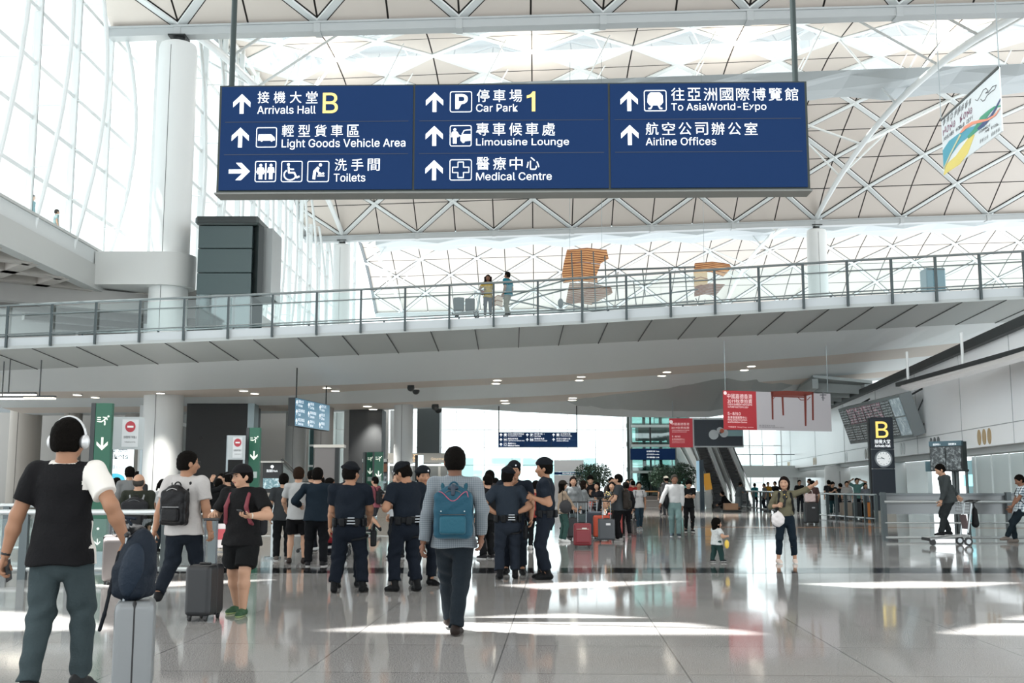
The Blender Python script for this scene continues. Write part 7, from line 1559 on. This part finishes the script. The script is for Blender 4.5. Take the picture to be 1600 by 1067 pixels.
t = thing('stair_wall', 'wide pale slanting wall left of the escalators with a yellow notice', 'wall panel', (P(1112, 790, 67.2).x, 67.2, 0)); m = MB(); m.prism([(0, 0, 0), (-.8, 8.5, 4.9), (-.8, 8.5, 5.9), (0, 0, 1.1)], (-.35, 0, 0)); m.build('panel', mat('#cdd1d0', .4, name='stair_white'), t); m = MB(); m.prism([(-.36, -.0, .2), (-1.5, 8, 4.4), (-1.5, 8, 5.6), (-.36, 0, .9)], (-.05, 0, 0)); m.build('outer_panel', mat('#e2e6e5', .4, name='stair_white2'), t)
m = MB(); m.box((-.25, -.1, 1.6), (.45, .04, 1.0), M.Rotation(R(-8), 3, 'Y')); m.build('yellow_notice', mat('#e0a33c', .5, emit=.15, name='notice_yellow'), t)
t = thing('balcony', 'pale upper balcony beam behind the escalators', 'balcony', (P(1070, 740, 84).x, 84, 0)); m = MB(); m.box((4, 0, 2.4), (14, .5, .9)); m.build('beam', mat('#c6cac9', .5, name='beam_pale'), t); m = MB(); m.tube([(-3, -.3, 3.7), (11, -.3, 3.7)], .04, 6); m.build('handrail', STEEL, t)
for i in range(8): m = MB(); m.box((-3+2*i, -.3, 3.25), (.06, .06, .9)); m.build('post', STEEL, t)
t = thing('totem_screen', 'slim dark totem with a blue map strip left of the escalators', 'totem', (P(1097, 785, 62).x, 62, 0)); m = MB(); m.box((0, 0, 1.4), (.22, .25, 2.8)); m.build('body', mat('#2b3f4c', .4, name='totem_dark'), t); m = MB(); m.box((-.2, -.02, 1.9), (.16, .1, 1.7)); m.build('map_strip', mat('#9fc3d6', .4, emit=.4, name='map_blue'), t)
leafm = [mat(c, .6, name='leaf') for c in ('#2c4432', '#3b5a41', '#243828')]
def shrub(x, Y, lab, h=2.4, r_=.85):
    t = thing('potted_tree', lab, 'potted tree', (P(x, 757, Y).x, Y, 0), group='potted trees'); m = MB(); m.lathe([(.001, 0), (.34, 0), (.42, .55), (.38, .58), (.36, .5), (.001, .5)], n=20); m.build('pot', mat('#d7d9d8', .4, name='pot_white'), t, True); rnd = random.Random(int(x))
    m = MB(); m.tube([(0, 0, .5), (.03, 0, 1.0), (0, .02, 1.5)], .05, 8); m.build('trunk', mat('#5a4b3d', .8, name='bark'), t); m = MB()
    for i in range(1500):
        u = rnd.random()**.4; th = rnd.uniform(0, 6.28); ph = math.acos(rnd.uniform(-1, 1)); c = V((u*r_*math.sin(ph)*math.cos(th), u*r_*math.sin(ph)*math.sin(th), h-r_*.9+u*r_*.95*math.cos(ph))); a = V((rnd.gauss(0, 1), rnd.gauss(0, 1), rnd.gauss(0, 1))).normalized(); b_ = a.cross(V((rnd.gauss(0, 1), rnd.gauss(0, 1), rnd.gauss(0, 1)))).normalized()
        m.k = rnd.randrange(3); m.add([c-a*.09, c-b_*.03, c+a*.09, c+b_*.03], [(0, 1, 2, 3)])
    m.build('foliage', leafm, t)
for x, Y, lab in ((918, 66, 'left potted tree behind the luggage crowd'), (936, 68, 'second potted tree behind the luggage crowd'), (1033, 70, 'potted tree behind the white shirt man, left'), (1067, 65, 'potted tree behind the young man in black')): shrub(x, Y, lab, 2.7)
for x, lab in ((1080, 'white round planter left of the escalators'), (1093, 'white bin beside the slim totem')): t = thing('planter', lab, 'planter', (P(x, 757, 63.5).x, 63.5, 0)); m = MB(); m.lathe([(.001, 0), (.3, 0), (.34, .95), (.30, .97), (.001, .9)], n=20); m.build('pot', mat('#dfe1e0', .4, name='pot_white'), t, True); m = MB(); m.cyl((0, 0, .96), (0, 0, .99), .33, 20); m.build('rim', STEEL, t)
# ---- steel barriers
def barrier(a, b_, n, lab, h=1.03, lower=.12, panel_=None):
    a, b_ = V(a), V(b_); t = thing('barrier_rail', lab, 'barrier', a); a0, b0 = V((0, 0, 0)), b_-a
    for i in range(n): q = a0.lerp(b0, i/(n-1)); m = MB(); m.box(q+V((0, 0, h/2)), (.12, .08, h)); m.build('post', mat('#545c5e', .35, .5, name='post_grey'), t)
    m = MB(); m.tube([a0+V((0, 0, h)), b0+V((0, 0, h))], .045, 10); m.build('handrail', mat('#c6cdce', .25, .6, name='rail_bright'), t, True); m = MB(); m.tube([a0+V((0, 0, lower)), b0+V((0, 0, lower))], .035, 8); m.build('lower_rail', mat('#c6cdce', .25, .6, name='rail_bright'), t, True)
    if panel_: m = MB(); m.add([a0+V((0, .04, .2)), b0+V((0, .04, .2)), b0+V((0, .04, h-.1)), a0+V((0, .04, h-.1))], [(0, 1, 2, 3)]); m.build('glass_pane', GLB, t)
    return t
barrier(G(1159, 794), G(1226, 802.5), 7, 'steel barrier rail by the escalators, left of the pointing woman'); barrier(G(1268, 807), G(1370, 815.5), 8, 'steel barrier rail with dark posts between the pointing woman and the tall pillar')
p0 = G(1405, 848); t = thing('display_barrier', 'low barrier with a long grey steel panel in front of the green glass at right', 'barrier', (p0.x, 28.2, 0)); L2 = 8
for x_ in (.0, 3.2, 6.4): m = MB(); m.box((x_, 0, .6), (.12, .14, 1.25)); m.build('post', mat('#4b5254', .35, .5, name='post_grey2'), t)
m = MB(); m.box((L2/2, .1, .92), (L2, .05, .5)); m.build('panel', mat('#777a7b', .3, .5, name='steel_panel'), t); m = MB(); m.box((L2/2, .15, 1.17), (L2, .3, .06)); m.build('shelf', mat('#5f6466', .3, .5, name='steel_dark'), t)
for z, r_ in ((.98, .04), (.08, .035), (.45, .02)): m = MB(); m.tube([(0, -.06, z), (L2, -.06, z)], r_, 8); m.build('rail', mat('#b4bbbc', .25, .6, name='rail_bright2'), t, True)
barrier(G(-40, 905)+V((0, 0, 0)), G(330, 905), 6, 'steel and glass queue barrier at the left behind the older man', 1.0, .15, True)
barrier(G(-60, 868), G(140, 868), 4, 'rear queue barrier at the far left', 1.0, .15, True)
t = thing('barrier_post', 'single pale steel post left of the grey shirt man', 'post', G(426, 872)); m = MB(); m.cyl((0, 0, .02), (0, 0, 1.02), .05, 14); m.build('post', mat('#b9bfc0', .3, .5, name='post_pale'), t, True); m = MB(); m.cyl((0, 0, 0), (0, 0, .03), .16, 20); m.build('base', STEEL, t)
t = thing('small_red_sign', 'small red and white notice on the left barrier', 'sign', G(346, 904)+V((0, -.1, .55))); m = MB(); m.box((0, 0, .1), (.28, .02, .36)); m.build('plate', mat('#d9d3d2', .5, name='plate_white'), t); m = MB(); m.box((0, -.012, .12), (.18, .01, .16)); m.build('red_mark', mat('#b0454d', .5, name='mark_red'), t)
# ---- the hanging biplane beyond the bridge
def biplane():
    Y = 60.0; o_ = P(905, 440, Y); t = thing('biplane', 'antique orange biplane hanging beyond the bridge, seen from below its wing tips', 'aeroplane', o_); OR = mat('#dba471', .6, emit=.03, name='orange_fabric'); OP = mat('#c9b3a2', .6, name='pale_fabric'); ST = mat('#4f5a5b', .5, name='strut_grey')
    def q(x, y, dy=0): return P(x, y, Y+dy)-V(o_)
    def wing(pts, dy0, dy1, m_, name, nr=14):
        # pts: left-edge and right-edge sight lines; the wing runs back in depth as it rises
        m = MB(); rows = []
        n = len(pts)
        for i, (x0, y0, x1, y1) in enumerate(pts):
            d = dy0+(dy1-dy0)*i/(n-1); a, b_ = q(x0, y0, d), q(x1, y1, d+1.0); rows.append([a, a.lerp(b_, .5)+V((0, 0, .12)), b_])
        m.grid(rows); m.grid([[p_+V((0, .08, .05)) for p_ in r_][::-1] for r_ in rows]); w_ = m.build(name, m_, t)
        m = MB()
        for i in range(nr):
            f = i/(nr-1)*(n-1); k_ = min(int(f), n-2); g2 = f-k_; r_ = [rows[k_][j].lerp(rows[k_+1][j], g2)-V((0, .04, 0)) for j in range(3)]; m.tube(r_, .025, 5)
        m.build('rib', mat('#8a5330', .6, name='rib_brown'), w_); return w_
    wing([(886, 391, 948, 391), (884, 400, 951, 404), (881, 412, 938, 412)], 4, 3, OR, 'upper_wing', 7); wing([(881, 413, 938, 414), (878, 428, 932, 430), (880, 442, 934, 442)], 3, 1, OR, 'centre_wing', 9)
    wing([(890, 443, 955, 450), (886, 462, 957, 458), (884, 476, 925, 476)], 1, 0, OP, 'lower_wing', 12); wing([(1086, 412, 1140, 413), (1084, 420, 1143, 419), (1092, 424, 1130, 432)], 4, 3, OR, 'tail_plane', 6); wing([(1084, 424, 1105, 424), (1085, 449, 1106, 448)], 2, 2, mat('#d2b083', .6, name='rudder_fabric'), 'rudder', 3)
    wing([(1086, 449, 1132, 445), (1085, 463, 1118, 462)], 2, 1, mat('#b9a9a4', .6, name='lower_tail_fabric'), 'lower_tail_plane', 8); wing([(769, 467, 786, 463), (768, 479, 785, 480)], 0, 0, OP, 'front_elevator', 3)
    for a, b_ in (((934, 422, 1), (1086, 417, 3)), ((932, 443, 1), (1086, 433, 2)), ((925, 474, 0), (1090, 452, 1)), ((925, 486, -1), (1085, 470, 0)), ((786, 466, 0), (882, 438, 1)), ((786, 478, 0), (884, 452, 1)), ((786, 466, 0), (884, 487, 1)), ((872, 470, 0), (925, 486, 0))): m = MB(); m.tube([q(*a), q(*b_)], .045, 6); m.build('boom', ST, t)
    for x0, y0, y1 in ((962, 423, 470), (1004, 421, 462), (1045, 419, 458), (1070, 418, 474), (990, 440, 476), (893, 395, 486), (908, 391, 486), (927, 393, 486), (945, 400, 486)): m = MB(); m.tube([q(x0, y0, 1), q(x0+4, y1, 0)], .035, 6); m.build('strut', ST, t)
    m = MB(); m.ball(q(876, 474, -1), (.16, .25, .28), 12, 8); m.build('engine', mat('#4d585a', .5, .3, name='engine_grey'), t, True); m = MB(); m.tube([q(1087, 466, 0), q(1092, 476, 0), q(1100, 475, 0), q(1102, 468, 0)], .03, 6); m.build('tail_skid', ST, t)
    for x, y in ((890, 392), (940, 391), (1100, 412)): m = MB(); m.tube([q(x, y, 3), q(x+3, y, 3)+V((0, 0, 12))], .012, 4); m.build('wire', STEEL, t)
biplane()
flush_text()
